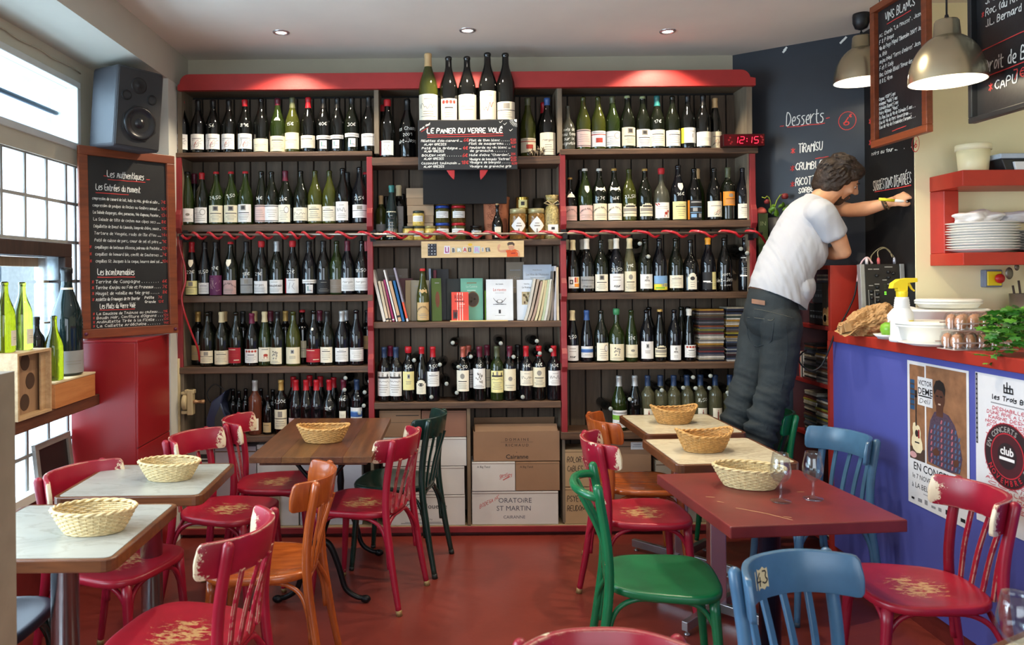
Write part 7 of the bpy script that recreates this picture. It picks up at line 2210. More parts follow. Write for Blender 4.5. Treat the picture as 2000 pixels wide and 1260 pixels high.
body = [(.36, .335), (.35, .44), (.36, .50), (.40, .62), (.47, .685), (.58, .70), (.70, .685), (.79, .63), (.86, .53), (.90, .43), (.86, .33), (.70, .315)]
b.add([PP(2)(*p) for p in body], [tuple(range(len(body)))], 0)
for k in range(9):
 u = .40 + .055 * k
 for j in range(9):
  v = .335 + .04 * j
  if j < 8 - abs(k - 4) * .5:
   b.add([PP(3)(u, v), PP(3)(u + .02, v), PP(3)(u + .035, v + .026), PP(3)(u + .015, v + .026)], [(0, 1, 2, 3)], 1 if k % 3 else 2)
face = [(.555 + .085 * cos(q * .35), .785 + .075 * sin(q * .35)) for q in range(18)]
b.add([PP(3)(.50, .66), PP(3)(.61, .66), PP(3)(.61, .74), PP(3)(.50, .74)], [(0, 1, 2, 3)], 3)
b.add([PP(4)(*p) for p in face], [tuple(range(18))], 3)
b.add([PP(5)(.47, .80), PP(5)(.46, .85), PP(5)(.50, .895), PP(5)(.56, .905), (PP(5)(.62, .89)), PP(5)(.65, .85), PP(5)(.64, .80), PP(5)(.60, .835), PP(5)(.52, .84)], [tuple(range(9))], 4)
for u in (.52, .585):
 rect(b, PP(5), u - .018, u + .018, .79, .80, 4)
rect(b, PP(5), .535, .575, .738, .748, 5)
b.add([PP(4)(.43, .42), PP(4)(.50, .45), PP(4)(.55, .43), PP(4)(.54, .40), PP(4)(.46, .39)], [tuple(range(5))], 3)
b.add([PP(4)(.76, .40), PP(4)(.84, .42), PP(4)(.85, .38), PP(4)(.78, .36)], [tuple(range(4))], 3)
b.build('man_picture', [M('print_shirt', (74, 58, 74), .6, var=.4, scale=120), M('print_blue3', (70, 96, 130), .6), M('print_rosy', (176, 96, 104), .6), M('print_brown3', (84, 50, 36), .6), M('print_black3', (30, 24, 22), .6), M('print_smile', (200, 170, 150), .6)], pt, fixn=False)
b = MB()
rect(b, PP(5), .19, .445, .705, .90, 0)
Q = lambda k: (lambda u, v: Vector((u, -.0009 - .0003 * k, v)))
printed(b, 'VICTOR', .318 * w, .845 * h, .048 * h, Q(6), 1, 'CENTER', .86, .012)
printed(b, 'DEME', .318 * w, .782 * h, .064 * h, Q(6), 1, 'CENTER', 1.0, .015)
rect(b, PP(6), .205, .43, .766, .775, 1)
chalk(b, 'Deli', .225 * w, .722 * h, .030 * h, Q(6), .0022, 1, fit=.19 * w, slant=.04)
printed(b, 'EN CONCERT', .10 * w, .245 * h, .075 * h, Q(1), 1, 'LEFT', .93, .012)
printed(b, 'le 7 NOVEMBRE 20H', .08 * w, .185 * h, .048 * h, Q(1), 1, 'LEFT', .95)
printed(b, 'à LA BELLEVILLOISE', .07 * w, .120 * h, .052 * h, Q(1), 1, 'LEFT', .95)
rect(b, PP(1), .27, .7, .094, .099, 2)
for k in range(8):
 rect(b, PP(1), .06 + .115 * k, .06 + .115 * k + .05 + .02 * (k % 2), .03, .03 + .016 + .008 * (k % 3), 1 if k in (0, 5, 6, 7) else 2)
b.build('poster_print', [WPAP, M('poster_black', (26, 26, 30), .6), M('poster_grey', (130, 130, 134), .6)], pt, fixn=False)

pt, w, h = poster('white club poster with red names and round red-black emblem, on the blue counter', (1905, 726), (2075, 760), None, (1890, 1006))
MB().box((0, -.0008, 0), (w, 0, h)).build('paper', WPAP, pt)
b = MB()
rect(b, PP(0), -.0 + .004, .03, .52, .995, 0)
for k in range(14):
 rect(b, PP(1), .011, .024, .53 + .033 * k, .55 + .033 * k, 2)
for s_ in (-1, 0, 1):                                                   # little emblem and script heading
 ribbons(b, [[((.40 + .035 * s_) * w, .965 * h - .01 * abs(s_)), ((.40 + .035 * s_) * w, .90 * h), ((.435 + .035 * s_) * w, .90 * h), ((.43 + .035 * s_) * w, .93 * h), ((.40 + .035 * s_) * w, .93 * h)]], .006, Q(1), 0)
chalk(b, 'les Trois Baudets', .22 * w, .845 * h, .028 * h, Q(1), .004, 0, fit=.62 * w)
rect(b, PP(1), .2, .8, .815, .822, 3)
for i, s_ in enumerate(('DESHABILLEZ MOTS', "D'UNE RIVE A L'AUTRE", 'KARINE DESHAYES', 'NICOLAS FRAISSINET', 'FROM & ZIEL', 'CHRISTIAN', 'TOMUS  VALOT', 'DELPHINE', 'JEAN LOUIS', 'RACHEL', 'LA BELLE', 'ALEXIS', 'FRANCOIS', 'FLORIAN', 'JEAN PHILIP', 'ANNE PIERRE', 'CLAIRE', 'NATHALIE JOLY', 'PIERRE MARTY', 'LES TRIS', 'VALERIE')):
 chalk(b, s_, (.22 if i < 1 else .13 + .02 * (i % 3)) * w, (.775 - .031 * i) * h, .021 * h, Q(1), .0028, 1, fit=(.62 if i < 15 else .7) * w, jit=.05)
b.build('poster_print', [MATS['poster_black'], M('poster_red', (190, 84, 96), .6), MATS['poster_grey'], MATS['poster_grey']], pt, fixn=False)
b = MB()
cu, cv, k_ = .40, .495, w / h
rad_ = .285
for r_, mi, l in ((1.0, 1, 3), (.975, 2, 4), (.93, 0, 5), (.70, 1, 6), (.66, 2, 7), (.40, 0, 8)):
 disc(b, PP(l), cu, cv, rad_ * r_, rad_ * r_ * k_, mi, 40)
CE = (cu * w, cv * h)

def ring_text(s_, r, a0, a1, hh, mi, l, flip=False):
 n = len(s_)
 for i, chx in enumerate(s_):
  t = radians(a0 + (a1 - a0) * (i + .5) / n)
  rot = t - pi / 2 if not flip else t + pi / 2
  Pt = lambda u, v: Vector((CE[0] + r * cos(t) + u * cos(rot) - v * sin(rot), -.0009 - .0003 * l, CE[1] + r * sin(t) + u * sin(rot) + v * cos(rot)))
  printed(b, chx, 0, -hh * .36, hh, Pt, mi, 'CENTER', .9, .02)

ring_text('EN CONCERTS', rad_ * w * .81, 172, 58, rad_ * w * .24, 3, 9)
ring_text('NOVEMBRE', rad_ * w * .81, 205, 318, rad_ * w * .24, 1, 9, True)
ring_text('2010', rad_ * w * .81, 330, 372, rad_ * w * .24, 3, 9, True)
printed(b, 'club', CE[0], CE[1] + .004, rad_ * w * .34, Q(10), 4, 'CENTER', 1, .03)
rect(b, PP(10), cu - .09, cu + .09, cv - .03, cv - .010, 4)
b.build('round_emblem', [M('emblem_black', (40, 26, 30), .6), M('emblem_red', (176, 36, 48), .6), M('emblem_dark', (70, 22, 30), .6), M('emblem_grey', (150, 144, 140), .6), M('emblem_white', (226, 222, 220), .6)], pt, fixn=False)

# green tin and flowers behind the shelf end
gtin = thing('green_tin', 'tall green box lettered IN with rosy dome beside the shelf end', 'tin', W(1489, 580, 4.60))
zt3, zb3 = W(1489, 417, 4.6).z, 1.16
gtin.location.z = zb3
MB().box((-.028, -.02, 0), (.030, .03, zt3 - zb3)).build('tin_body', M('tin_green', (64, 78, 44), .4), gtin, .003)
b = MB(); printed(b, 'IN', -.018, W(1489, 441, 4.6).z - zb3, .036, lambda u, v: Vector((u, -.0206, v)), 0)
b.build('lettering', M('tin_letters', (140, 150, 110), .5), gtin, fixn=False)
MB().lathe([(.0, 0), (.03, 0), (.031, .012), (.022, .03), (.008, .038), (0, .039)], 18, T=Matrix.Translation((0, .004, zt3 - zb3))).build('dome_lid', M('rosy_lid', (206, 96, 84), .35), gtin)
fl = thing('potted_rose', 'wilting dark red roses with green leaves behind the man by the shelf end', 'plant', W(1520, 450, 4.56))
LFM = [M('rose_leaf', (92, 132, 30), .45, var=.2), M('rose_leaf_dark', (50, 74, 30), .5, var=.2)]
q = lambda px, py, d=0.: W(px, py, 4.56 + d) - fl.location
STM = M('rose_stem', (140, 160, 40), .5)
MB().tube([q(1513, 404), q(1517, 392), q(1524, 381), q(1528, 380), q(1531, 384)], .0028, 6).build('stem', STM, fl)
MB().tube([q(1505, 406), q(1505, 395), q(1502, 386), q(1498, 383), q(1494, 387), q(1488, 385)], .0024, 6).build('stem', STM, fl)
RSM = M('rose_petal', (112, 30, 28), .6, var=.2)
for px, py, s_ in ((1533, 382, 1.0), (1498, 393, .8)):
 b = MB()
 for k in range(7):
  t_ = k * .9
  b.ball(q(px, py) + Vector((.009 * s_ * cos(t_), .009 * s_ * sin(t_), -.004 * s_)), (.012 * s_, .012 * s_, .017 * s_), 8)
 b.build('rose_bloom', RSM, fl)
for k in range(16):
 px, py = RND.uniform(1498, 1538), RND.uniform(398, 424)
 c_ = q(px, py, RND.uniform(-.03, .04))
 M3 = Matrix.Translation(c_) @ Matrix.Rotation(RND.uniform(0, 6.28), 4, 'Y') @ Matrix.Rotation(RND.uniform(-.7, .7), 4, 'X')
 s_ = RND.uniform(.018, .032)
 b = MB().add([M3 @ (Vector(v_) * s_) for v_ in ((0, 0, 0), (.5, .1, .5), (.45, .1, 1.1), (0, 0, 1.7), (-.45, .1, 1.1), (-.5, .1, .5), (0, -.12, .8))], [(6, i, (i + 1) % 6) for i in range(6)])
 b.build('leaf', LFM[k % 3 == 0], fl, fixn=False)
b = MB().lathe([(0, 0), (.05, 0), (.06, .16), (.055, .16), (.045, .01), (0, .01)], 18, T=Matrix.Translation(q(1522, 425) + Vector((0, .01, -.16))))
b.build('pot', M('dark_pot', (30, 28, 28), .5), fl)
b = MB().box((-.12, -.10, -.02), (.12, .10, 0), T=Matrix.Translation(q(1522, 425) + Vector((0, .02, -.16))))
zst = fl.location.z + q(1522, 425).z - .18
tt = thing('corner_ledge', 'dark ledge in the blackboard corner carrying the roses and the green tin', 'shelf', (0, 0, 0))
MB().prism([(1.86, 4.50), (2.04, 4.50), (2.04, 4.59), (1.86, 4.73)], 1.12, 1.155, 'XY').build('ledge_board', DARKGAP, tt)
fl2 = (fl.location.z + q(1522, 425).z - .16)
MB().prism([(1.945, 4.50), (2.04, 4.50), (2.04, 4.59), (1.945, 4.665)], 1.1555, fl2 - .0005, 'XY').build('ledge_riser', DARKGAP, tt)

# ================================================================== CHAIRS
SEATZ = .455

def seat_mesh(m):
 b = MB()
 n = 40
 ring = []
 for k in range(n):
  t = 2 * pi * k / n
  x = .205 * (abs(cos(t)) ** .62) * (1 if cos(t) > 0 else -1)
  y = .200 * (abs(sin(t)) ** .62) * (1 if sin(t) > 0 else -1)
  y *= 1 + .11 * x / .2
  ring.append((x, y))
 prof = [(.955, -.030), (.99, -.026), (1.0, -.018), (1.0, -.008), (.985, -.002), (.95, 0), (.86, -.0015), (.66, -.007), (.4, -.010), (.15, -.011)]
 vs = [(x * s_, y * s_, SEATZ + z) for s_, z in prof for x, y in ring] + [(0, 0, SEATZ - .011), (0, 0, SEATZ - .030)]
 fs = []
 for i in range(len(prof) - 1):
  for k in range(n):
   fs.append((i * n + k, i * n + (k + 1) % n, (i + 1) * n + (k + 1) % n, (i + 1) * n + k))
 L = (len(prof) - 1) * n
 fs += [(L + k, L + (k + 1) % n, len(vs) - 2) for k in range(n)] + [((k + 1) % n, k, len(vs) - 1) for k in range(n)]
 b.add(vs, fs, 0, True)
 return b.mesh('seat', m)

def post_pts(s_, top):
 return cr3([(-.265, .182 * s_, 0), (-.225, .172 * s_, .22), (-.196, .166 * s_, .44), (-.200, .163 * s_, .60), (-.232, .165 * s_, top)], 5)

def rail_x(y):
 return -.266 + .125 * min(1.0, abs(y) / .198) ** 2.6

def chair_meshes(body, seat, rail, tipm, rod=False, top=.785):
 """body, seat, rail: materials; rod = thin bent top bar instead of a broad band"""
 me = {}
 me['seat'] = seat_mesh(seat)
 for s_ in (1, -1):
  pts = post_pts(s_, top)
  n = len(pts)
  rr = [.0135 + .004 * min(1, i / 6) for i in range(n)]
  pts2 = pts + [pts[-1] + Vector((-.002, 0, .008)), pts[-1] + Vector((-.003, 0, .013))]
  me['leg', 'b', s_] = MB().tube(pts2, rr + [.013, .006], 10).mesh('leg', body)
  fp = cr3([(.195, .172 * s_, 0), (.178, .160 * s_, .20), (.160, .150 * s_, .435)], 4)
  me['leg', 'f', s_] = MB().tube(fp, [.0125 + .007 * i / (len(fp) - 1) for i in range(len(fp))], 10).mesh('leg', body)
  me['tip', 'b', s_] = MB().tube([pts[0] - Vector((.0005, 0, 0)), pts[0] + (pts[1] - pts[0]) * .55], [.0145, .0150], 10).mesh('foot_tip', tipm)
  me['tip', 'f', s_] = MB().tube([fp[0], fp[0] + (fp[1] - fp[0]) * .4], [.0135, .0138], 10).mesh('foot_tip', tipm)
 if rod:
  pts = cr3([(-.226, .165, top - .035), (-.262, .150, top - .030), (-.300, .09, top - .026), (-.312, 0, top - .025), (-.300, -.09, top - .026), (-.262, -.150, top - .030), (-.226, -.165, top - .035)], 5)
  me['rail'] = MB().tube(pts, .0155, 10).mesh('top_rail', rail)
  sl = []
  for y in (-.062, .062):
   sl.append(MB().tube(cr3([(-.198, y * .9, SEATZ - .01), (-.215, y, .60), (-.300 if abs(y) < .08 else -.29, y, top - .028)], 5), .011, 8).mesh('slat', body))
  me['slats'] = sl
 else:
  b = MB()
  N = 28
  vs, fs = [], []
  tm = radians(86)
  for i in range(N + 1):
   t = -1 + 2 * i / N
   a = abs(t)
   hh = .054 if a < .80 else .054 * sqrt(max(.02, 1 - ((a - .80) / .2) ** 2))
   zc = top - .042
   yo = .198 * sin(t * pi / 2 * .97)
   xo = rail_x(yo)
   nx, ny = -1.0, (rail_x(yo + .0005) - rail_x(yo - .0005)) / .001
   l = sqrt(nx * nx + ny * ny) or 1
   th = .0085 if a < .9 else .007
   for q, (o_, z_) in enumerate(((th, -hh), (th, hh), (-th, hh), (-th, -hh))):
    lean = -.16 * z_
    vs.append((xo + nx / l * o_ + lean, yo + ny / l * o_, zc + z_))
  for i in range(N):
   for q in range(4):
    fs.append((4 * i + q, 4 * i + (q + 1) % 4, 4 * i + 4 + (q + 1) % 4, 4 * i + 4 + q))
  fs += [(0, 1, 2, 3), (4 * N + 3, 4 * N + 2, 4 * N + 1, 4 * N)]
  b.add(vs, fs, 0, False)
  m_ = b.mesh('top_rail', rail, .003, 2)
  for p in m_.polygons:
   p.use_smooth = True
  m_.set_sharp_from_angle(angle=radians(50))
  me['rail'] = m_
  sl = []
  for y in (-.105, -.036, .036, .105):
   xt = rail_x(y)
   top_ = Vector((xt - .004, y, top - .085))
   bot = Vector((-.200, y * .94, SEATZ - .012))
   mid = (top_ + bot) / 2 + Vector((.006, 0, 0))
   pts = cr3([bot, mid, top_], 4)
   s2 = MB()
   w_ = .0105
   vv, ff = [], []
   for p in pts:
    vv += [p + Vector((-.0055, -w_, 0)), p + Vector((.0055, -w_, 0)), p + Vector((.0055, w_, 0)), p + Vector((-.0055, w_, 0))]
   for i in range(len(pts) - 1):
    for q in range(4):
     ff.append((4 * i + q, 4 * i + (q + 1) % 4, 4 * i + 4 + (q + 1) % 4, 4 * i + 4 + q))
   ff += [(0, 1, 2, 3), tuple(range(4 * len(pts) - 4, 4 * len(pts)))[::-1]]
   s2.add(vv, ff)
   sl.append(s2.mesh('slat', body, .002, 1))
  me['slats'] = sl
 br = []
 zt2 = SEATZ - .040
 for a, c, d in (((.178, -.155, .21), (.165, -.10, zt2), (.165, .10, zt2)), ((-.215, -.168, .20), (-.19, -.10, zt2), (-.19, .10, zt2))):
  p3 = (a[0], -a[1], a[2])
  br.append(MB().tube(cr3([a, (a[0] - .004, a[1] + .008, a[2] + .10), (c[0], c[1] - .025, zt2 - .035), (c[0], c[1] + .03, zt2), (c[0], 0, zt2 + .001), (d[0], d[1] - .03, zt2), (c[0], d[1] + .025, zt2 - .035), (a[0] - .004, -a[1] - .008, a[2] + .10), p3], 4), .0095, 8).mesh('brace', body))
 for s_ in (-1, 1):
  a, p3 = (.178, .155 * s_, .21), (-.208, .166 * s_, .20)
  y = .148 * s_
  br.append(MB().tube(cr3([a, (.168, .150 * s_, .31), (.13, y, zt2 - .03), (.07, y, zt2), (-.02, y, zt2 + .001), (-.10, y, zt2), (-.165, y * 1.03, zt2 - .035), (-.198, .163 * s_, .30), p3], 4), .0095, 8).mesh('brace', body))
 me['brace'] = br
 return me

def place_chair(me, lbl, x, y, rz, grp, name='bistro_chair', z=0.):
 t = thing(name, lbl, 'chair', (x, y, z), radians(rz), grp)
 put('seat', me['seat'], t)
 put('top_rail', me['rail'], t)
 for k in ('b', 'f'):
  for s_ in (1, -1):
   l = put('leg', me['leg', k, s_], t)
   put('foot_tip', me['tip', k, s_], l)
 for m in me['slats']:
  put('slat', m, t)
 for m in me['brace']:
  put('brace', m, t)
 return t

TIPM = M('bare_foot_tip', (150, 122, 78), .45, .3, var=.15)
CRIM = (152, 22, 46)
RB, RS, RR = worn('red_chair_paint', CRIM, amount=.62), worn('red_seat_paint', (156, 24, 44), (196, 156, 104), .5, scuff=.25, edge=True, centre=True), worn('red_rail_paint', CRIM, (222, 204, 172), 1.0, tip=-.19)
GB, GS = worn('green_chair_paint', (16, 106, 64), (196, 130, 70), .1, rough=.22, edge=False), worn('green_seat_paint', (18, 102, 60), (120, 150, 110), .35, rough=.28, edge=False)
BB = worn('blue_chair_paint', (66, 104, 134), (110, 136, 154), .2, rough=.3, edge=False)
DG = worn('dark_green_chair_paint', (22, 46, 40), (60, 80, 70), .1, rough=.2)
OW = wood('orange_chair_wood', (132, 58, 20), (176, 88, 34), 'Z', .25, 4, 8, .05, coat=.4)
OS = wood('orange_seat_wood', (140, 62, 22), (186, 96, 38), 'X', .22, 4, 9, .05, coat=.4)
NB = M('navy_stool', (30, 34, 46), .3, var=.1)
CH_R = chair_meshes(RB, RS, RR, TIPM)
CH_O = chair_meshes(OW, OS, OW, TIPM)
CH_B = chair_meshes(BB, BB, BB, M('blue_foot_tip', (54, 70, 86), .5))
CH_D = chair_meshes(DG, DG, DG, M('dark_foot_tip', (30, 34, 30), .5), top=.80)
CH_G = chair_meshes(GB, GS, GB, TIPM, rod=True, top=.805)
RG, OG, BG = 'red painted bistro chairs', 'orange wood bistro chairs', 'blue painted bistro chairs'
place_chair(CH_R, 'red chair tucked in between the window wall and the rear marble table there', -1.29, 3.01, -18, RG)
place_chair(CH_R, 'red chair between the marble table and the red cabinet, worn white rail end', -1.05, 3.68, -16, RG)
place_chair(CH_R, 'red chair with bright seat pushed under the dark wooden table', -.93, 4.16, 4, RG)
place_chair(CH_O, 'orange-brown wood chair backing onto the aisle, before the wooden table', -.72, 3.0, 180, OG)
place_chair(CH_R, 'red chair with heavily scuffed seat at the front marble table by the window', -.83, 2.40, 170, RG)
place_chair(CH_R, 'red chair on the open floor with cream-worn rail end, at the dark wooden table', -.42, 3.77, 161, RG)
place_chair(CH_D, 'dark green chair at the far end of the wooden table', -.285, 4.18, 166, None)
place_chair(CH_O, 'orange wood chair at the rear marble table by the bar', 1.02, 4.08, 2, OG)
place_chair(CH_R, 'red chair between the green chair and the orange chair, worn rail', .90, 3.57, 1, RG)
place_chair(CH_G, 'bright green chair with thin bent top bar at the red table', .775, 2.82, -8, None)
place_chair(CH_B, 'blue chair between the red table and the blue counter', 1.675, 3.58, 193, BG)
b43 = place_chair(CH_B, 'blue chair with paper number sticker on its rail', .98, 1.83, -66, BG)
place_chair(CH_R, 'red chair with gold-scuffed seat before the posters', 1.64, 2.70, 174, RG)
place_chair(CH_R, 'red chair showing only its white-worn top rail at the bottom edge', .32, 1.37, -88, RG)
CH_G2 = chair_meshes(GB, GS, GB, TIPM)
place_chair(CH_G2, 'green chair the man in the white T-shirt stands on', 1.62, 4.25, 180, None)
place_chair(dict(CH_D, seat=seat_mesh(NB)), 'navy-black chair under the front marble table by the door post', -1.53, 2.47, 0, None)
# sticker 43
zc = .785 - .042
b = MB()
def ST(u, v, o=.0092):
 y = -.062 + u
 return Vector((rail_x(y) + o - .16 * v, y, zc + v))
vs = []
for i in range(9):
 u = -.036 + .009 * i
 e = .004 * sin(i * 2.2)
 vs += [ST(-u, -.026 + e), ST(-u, .024 - e)]
b.add(vs, [(2 * i, 2 * i + 2, 2 * i + 3, 2 * i + 1) for i in range(8)], 0)
chalk(b, '43', -.016, -.016, .032, lambda u, v: ST(u, v, .0099), .004, 1, slant=.0)
b.build('number_sticker', [M('sticker_paper', (206, 192, 150), .6), M('sticker_ink', (50, 46, 44), .6)], b43, fixn=False)

# ================================================================== TABLES
MARB = marble('grey_marble', (166, 168, 160), (132, 128, 122))
MARBW = marble('cream_marble', (214, 204, 176), (150, 138, 118))
EDGE = wood('table_edging', (74, 42, 24), (116, 68, 38), 'X', .3, 3, 10, .05, coat=.2)
CHROME = M('chrome_column', (226, 226, 228), .24, 1.0, var=.02)
STEELF = M('steel_foot', (168, 168, 170), .28, .9, var=.05)
TZ = .75

def outline(w, d, r, n=5):
 pts = []
 for cx_, cy_, a0 in ((w / 2 - r, d / 2 - r, 0), (-w / 2 + r, d / 2 - r, 90), (-w / 2 + r, -d / 2 + r, 180), (w / 2 - r, -d / 2 + r, 270)):
  for k in range(n):
   t = radians(a0 + 90 * k / (n - 1))
   pts.append((cx_ + r * cos(t), cy_ + r * sin(t)))
 return pts

def marble_table(lbl, x, y, w, d, rz, marb, round_leg, grp):
 t = thing('marble_table', lbl, 'table', (x, y, 0), radians(rz), grp)
 MB().prism(outline(w - .036, d - .036, .018), TZ - .03, TZ + .0006, 'XY').build('marble_top', marb, t)
 o, i_ = outline(w, d, .035), outline(w - .037, d - .037, .018)
 n = len(o)
 vs = [(x_, y_, z_) for z_ in (TZ - .038, TZ) for x_, y_ in o] + [(x_, y_, z_) for z_ in (TZ - .038, TZ) for x_, y_ in i_]
 fs = []
 for k in range(n):
  k2 = (k + 1) % n
  fs += [(k, k2, n + k2, n + k), (2 * n + k, 3 * n + k, 3 * n + k2, 2 * n + k2), (n + k, n + k2, 3 * n + k2, 3 * n + k), (k, 2 * n + k, 2 * n + k2, k2)]
 MB().add(vs, fs).build('wood_edging', EDGE, t, .004)
 if round_leg:
  MB().lathe([(.0, 0.02), (.042, .02), (.042, TZ - .05), (.07, TZ - .045), (.07, TZ - .039), (0, TZ - .039)], 28).build('column', CHROME, t)
  for a in range(4):
   T = Matrix.Rotation(radians(45 + 90 * a), 4, 'Z')
   MB().prism([(.03, .012), (.27, .012), (.27, .03), (.03, .065)], -.02, .02, 'XZ', T=T).build('foot_bar', STEELF, t, .003)
   MB().lathe([(0, 0), (.013, 0), (.013, .012), (0, .012)], 12, T=T @ Matrix.Translation((.25, 0, 0))).build('glide', BKR, t)
 else:
  MB().box((-.038, -.026, .03), (.038, .026, TZ - .039)).build('column', CHROME, t, .006)
  for a in range(4):
   T = Matrix.Rotation(radians(42 + 90 * a), 4, 'Z')
   MB().prism([(.0, .022), (.29, .022), (.29, .062), (0, .062)], -.014, .014, 'XZ', T=T).build('foot_bar', STEELF, t, .002)
   MB().lathe([(0, 0), (.013, 0), (.013, .006), (.005, .008), (.005, .022), (0, .022)], 12, T=T @ Matrix.Translation((.27, 0, 0))).build('glide', STEELF, t)
 return t

MG_ = 'small marble bistro tables'
marble_table('grey marble table at the front by the door post and windows', -1.235, 2.47, .55, .55, 0, MARB, True, MG_)
marble_table('grey marble table by the windows, before the red cabinet', -1.19, 3.075, .55, .50, 1, MARB, True, MG_)
marble_table('cream marble table touching the shelves, by the man', 1.24, 4.12, .52, .54, 2, MARBW, False, MG_)
marble_table('cream marble table between the red table and the rear one', 1.215, 3.49, .535, .52, 2, MARBW, False, MG_)
marble_table('cream marble table just showing at the bottom corner by the posters', 1.45, 1.50, .54, .54, 28, MARBW, False, MG_)
# red table
rt = thing('red_table', 'square red painted table with two wine glasses beside the blue chair', 'table', (1.162, 2.785, 0), radians(5))
MB().box((-.298, -.325, TZ - .040), (.298, .325, TZ)).build('table_top', worn('red_table_paint', (112, 38, 36), (206, 170, 130), .1, rough=.34, scuff=.4), rt, .004)
b = MB()
for l in ([(-.19, -.14), (-.12, -.21), (-.07, -.285)], [(-.22, -.06), (-.205, -.075)], [(-.235, .0), (-.21, -.012)], [(-.08, -.25), (-.06, -.26)], [(.12, .02), (.14, .015)]):
 ribbons(b, [l], .004, lambda u, v: Vector((u, v, TZ + .0005)))
b.build('scratch', M('bare_scratch', (196, 150, 110), .5), rt, fixn=False)
MB().lathe([(0, .03), (.038, .03), (.038, TZ - .06), (.09, TZ - .05), (.09, TZ - .0405), (0, TZ - .0405)], 24).build('column', M('navy_column', (26, 28, 44), .3, .2), rt)
for a in range(4):
 T = Matrix.Rotation(radians(45 + 90 * a), 4, 'Z')
 MB().prism([(.02, .01), (.27, .0), (.27, .024), (.02, .05)], -.02, .02, 'XZ', T=T).build('foot_bar', M('dark_foot', (40, 38, 42), .4, .3), rt, .003)
# wooden table on cast iron trestles
wt = thing('wooden_table', 'dark plank-topped wooden table on cast iron legs before the shelves', 'table', (-.605, 3.89, 0), radians(-1))
TW_ = [wood('table_plank_%d' % i, (66 + d, 38 + d, 24), (112 + d, 70 + d, 44), 'Y', .34, 3.2, 12, .12) for i, d in enumerate((0, 10, -6, 4))]
wd_, dp = .55, .94
xs_ = [-wd_ / 2, -.13, .0, .145, wd_ / 2]
for i in range(4):
 MB().box((xs_[i] + .0002, -dp / 2, TZ - .026), (xs_[i + 1] - .0002, dp / 2, TZ)).build('plank', TW_[i], wt, .0012)
for y in (-dp / 2 + .09, dp / 2 - .09):
 MB().box((-wd_ / 2 + .03, y - .03, TZ - .05), (wd_ / 2 - .03, y + .03, TZ - .0265)).build('batten', TW_[2], wt, .003)
IRON = M('cast_iron', (24, 25, 27), .38, .5, var=.1, bmp=.1)
for y in (-.23, .38):
 b = MB()
 b.lathe([(.0, .24), (.014, .24), (.022, .30), (.015, .34), (.02, .42), (.014, .5), (.022, .62), (.012, .68), (0, .69)], 14, T=Matrix.Translation((.0, y, 0)))
 b.build('post', IRON, wt)
 for s_ in (-1, 1):
  pts = cr3([(0, y, .30), (.045 * s_, y, .27), (.085 * s_, y, .17), (.115 * s_, y, .07), (.165 * s_, y, .03), (.205 * s_, y, .022)], 5)
  MB().tube(pts, [.017 - .006 * i / len(pts) for i in range(len(pts))], 9).ball((.21 * s_, y, .019), (.026, .018, .018), 10).build('cast_leg', IRON, wt)
  pts = cr3([(0, y, .55), (.06 * s_, y, .60), (.13 * s_, y, .68), (.19 * s_, y, TZ - .05)], 5)
  MB().tube(pts, .010, 8).build('brace', IRON, wt)
MB().tube([(0, -.23, .36), (0, .38, .36)], .009, 8).build('stretcher', IRON, wt)

# ================================================================== BREAD BASKETS
def basket_mesh(m, L_, Wd_, h_, boat):
 me = []
 N = 72

 def pt(t, z, k=1.0, off=0.):
  f = .66 + .34 * (z / h_) ** .8
  x, y = (L_ / 2 * f + off) * cos(t), (Wd_ / 2 * f + off) * sin(t)
  lift = boat * (abs(cos(t)) ** 3) * (z / h_)
  return Vector((x, y, z + lift))
 b = MB()
 nr = 11
 for r in range(nr):
  z = .006 + (h_ - .012) * r / (nr - 1)
  b.tube([pt(2 * pi * k / N, z, off=(.0016 if (k // 2 + r) % 2 else -.0016)) for k in range(N)], .0034, 5, closed=True)
 me.append(('weave', b.mesh('weave', m)))
 b = MB()
 for k in range(0, N, 2):
  t = 2 * pi * (k + .5) / N
  b.tube([pt(t, h_ * q / 4, off=.0004) for q in range(5)], .0024, 5)
 me.append(('stake', b.mesh('stakes', m)))
 b = MB()
 for ph in (0, pi):
  b.tube([pt(2 * pi * k / 90, h_, off=.004 * cos(k * .9 + ph)) + Vector((0, 0, .003 + .003 * sin(k * .9 + ph))) for k in range(90)], .0042, 6, closed=True)
 b.tube([pt(2 * pi * k / N, .004) for k in range(N)], .004, 6, closed=True)
 me.append(('rim', b.mesh('rim', m)))
 b = MB()
 for z in (.004, .0075):
  b.add([pt(2 * pi * k / N, 0.0, off=-.002) * 1.0 + Vector((0, 0, z)) for k in range(N)], [tuple(range(N))])
 for q in range(9):
  y = -Wd_ * .28 + Wd_ * .56 * q / 8
  x = L_ * .33 * sqrt(max(.05, 1 - (y / (Wd_ * .34)) ** 2))
  b.tube([(-x, y, .008), (x, y, .008)], .003, 5)
 me.append(('basket_floor', b.mesh('basket_floor', m)))
 return me

WKG, WKP = M('golden_wicker', (192, 146, 84), .5, var=.25, scale=60), M('pale_wicker', (206, 184, 136), .5, var=.22, scale=60)
BOAT = basket_mesh(WKG, .245, .165, .07, .022)
OVG = basket_mesh(WKG, .25, .16, .066, .012)
OVP = basket_mesh(WKP, .255, .17, .072, .0)

def basket(me, lbl, px, py, rz, sc=1.):
 p = G(px, py, TZ + .001)
 t = thing('bread_basket', lbl, 'basket', (p.x, p.y, TZ + .0008), radians(rz), 'wicker bread baskets on the tables', sc=sc)
 for nm, m in me:
  o = put('weave' if nm == 'weave' else nm, m, t)
  if nm in ('weave', 'stake'):
   stuff(o)

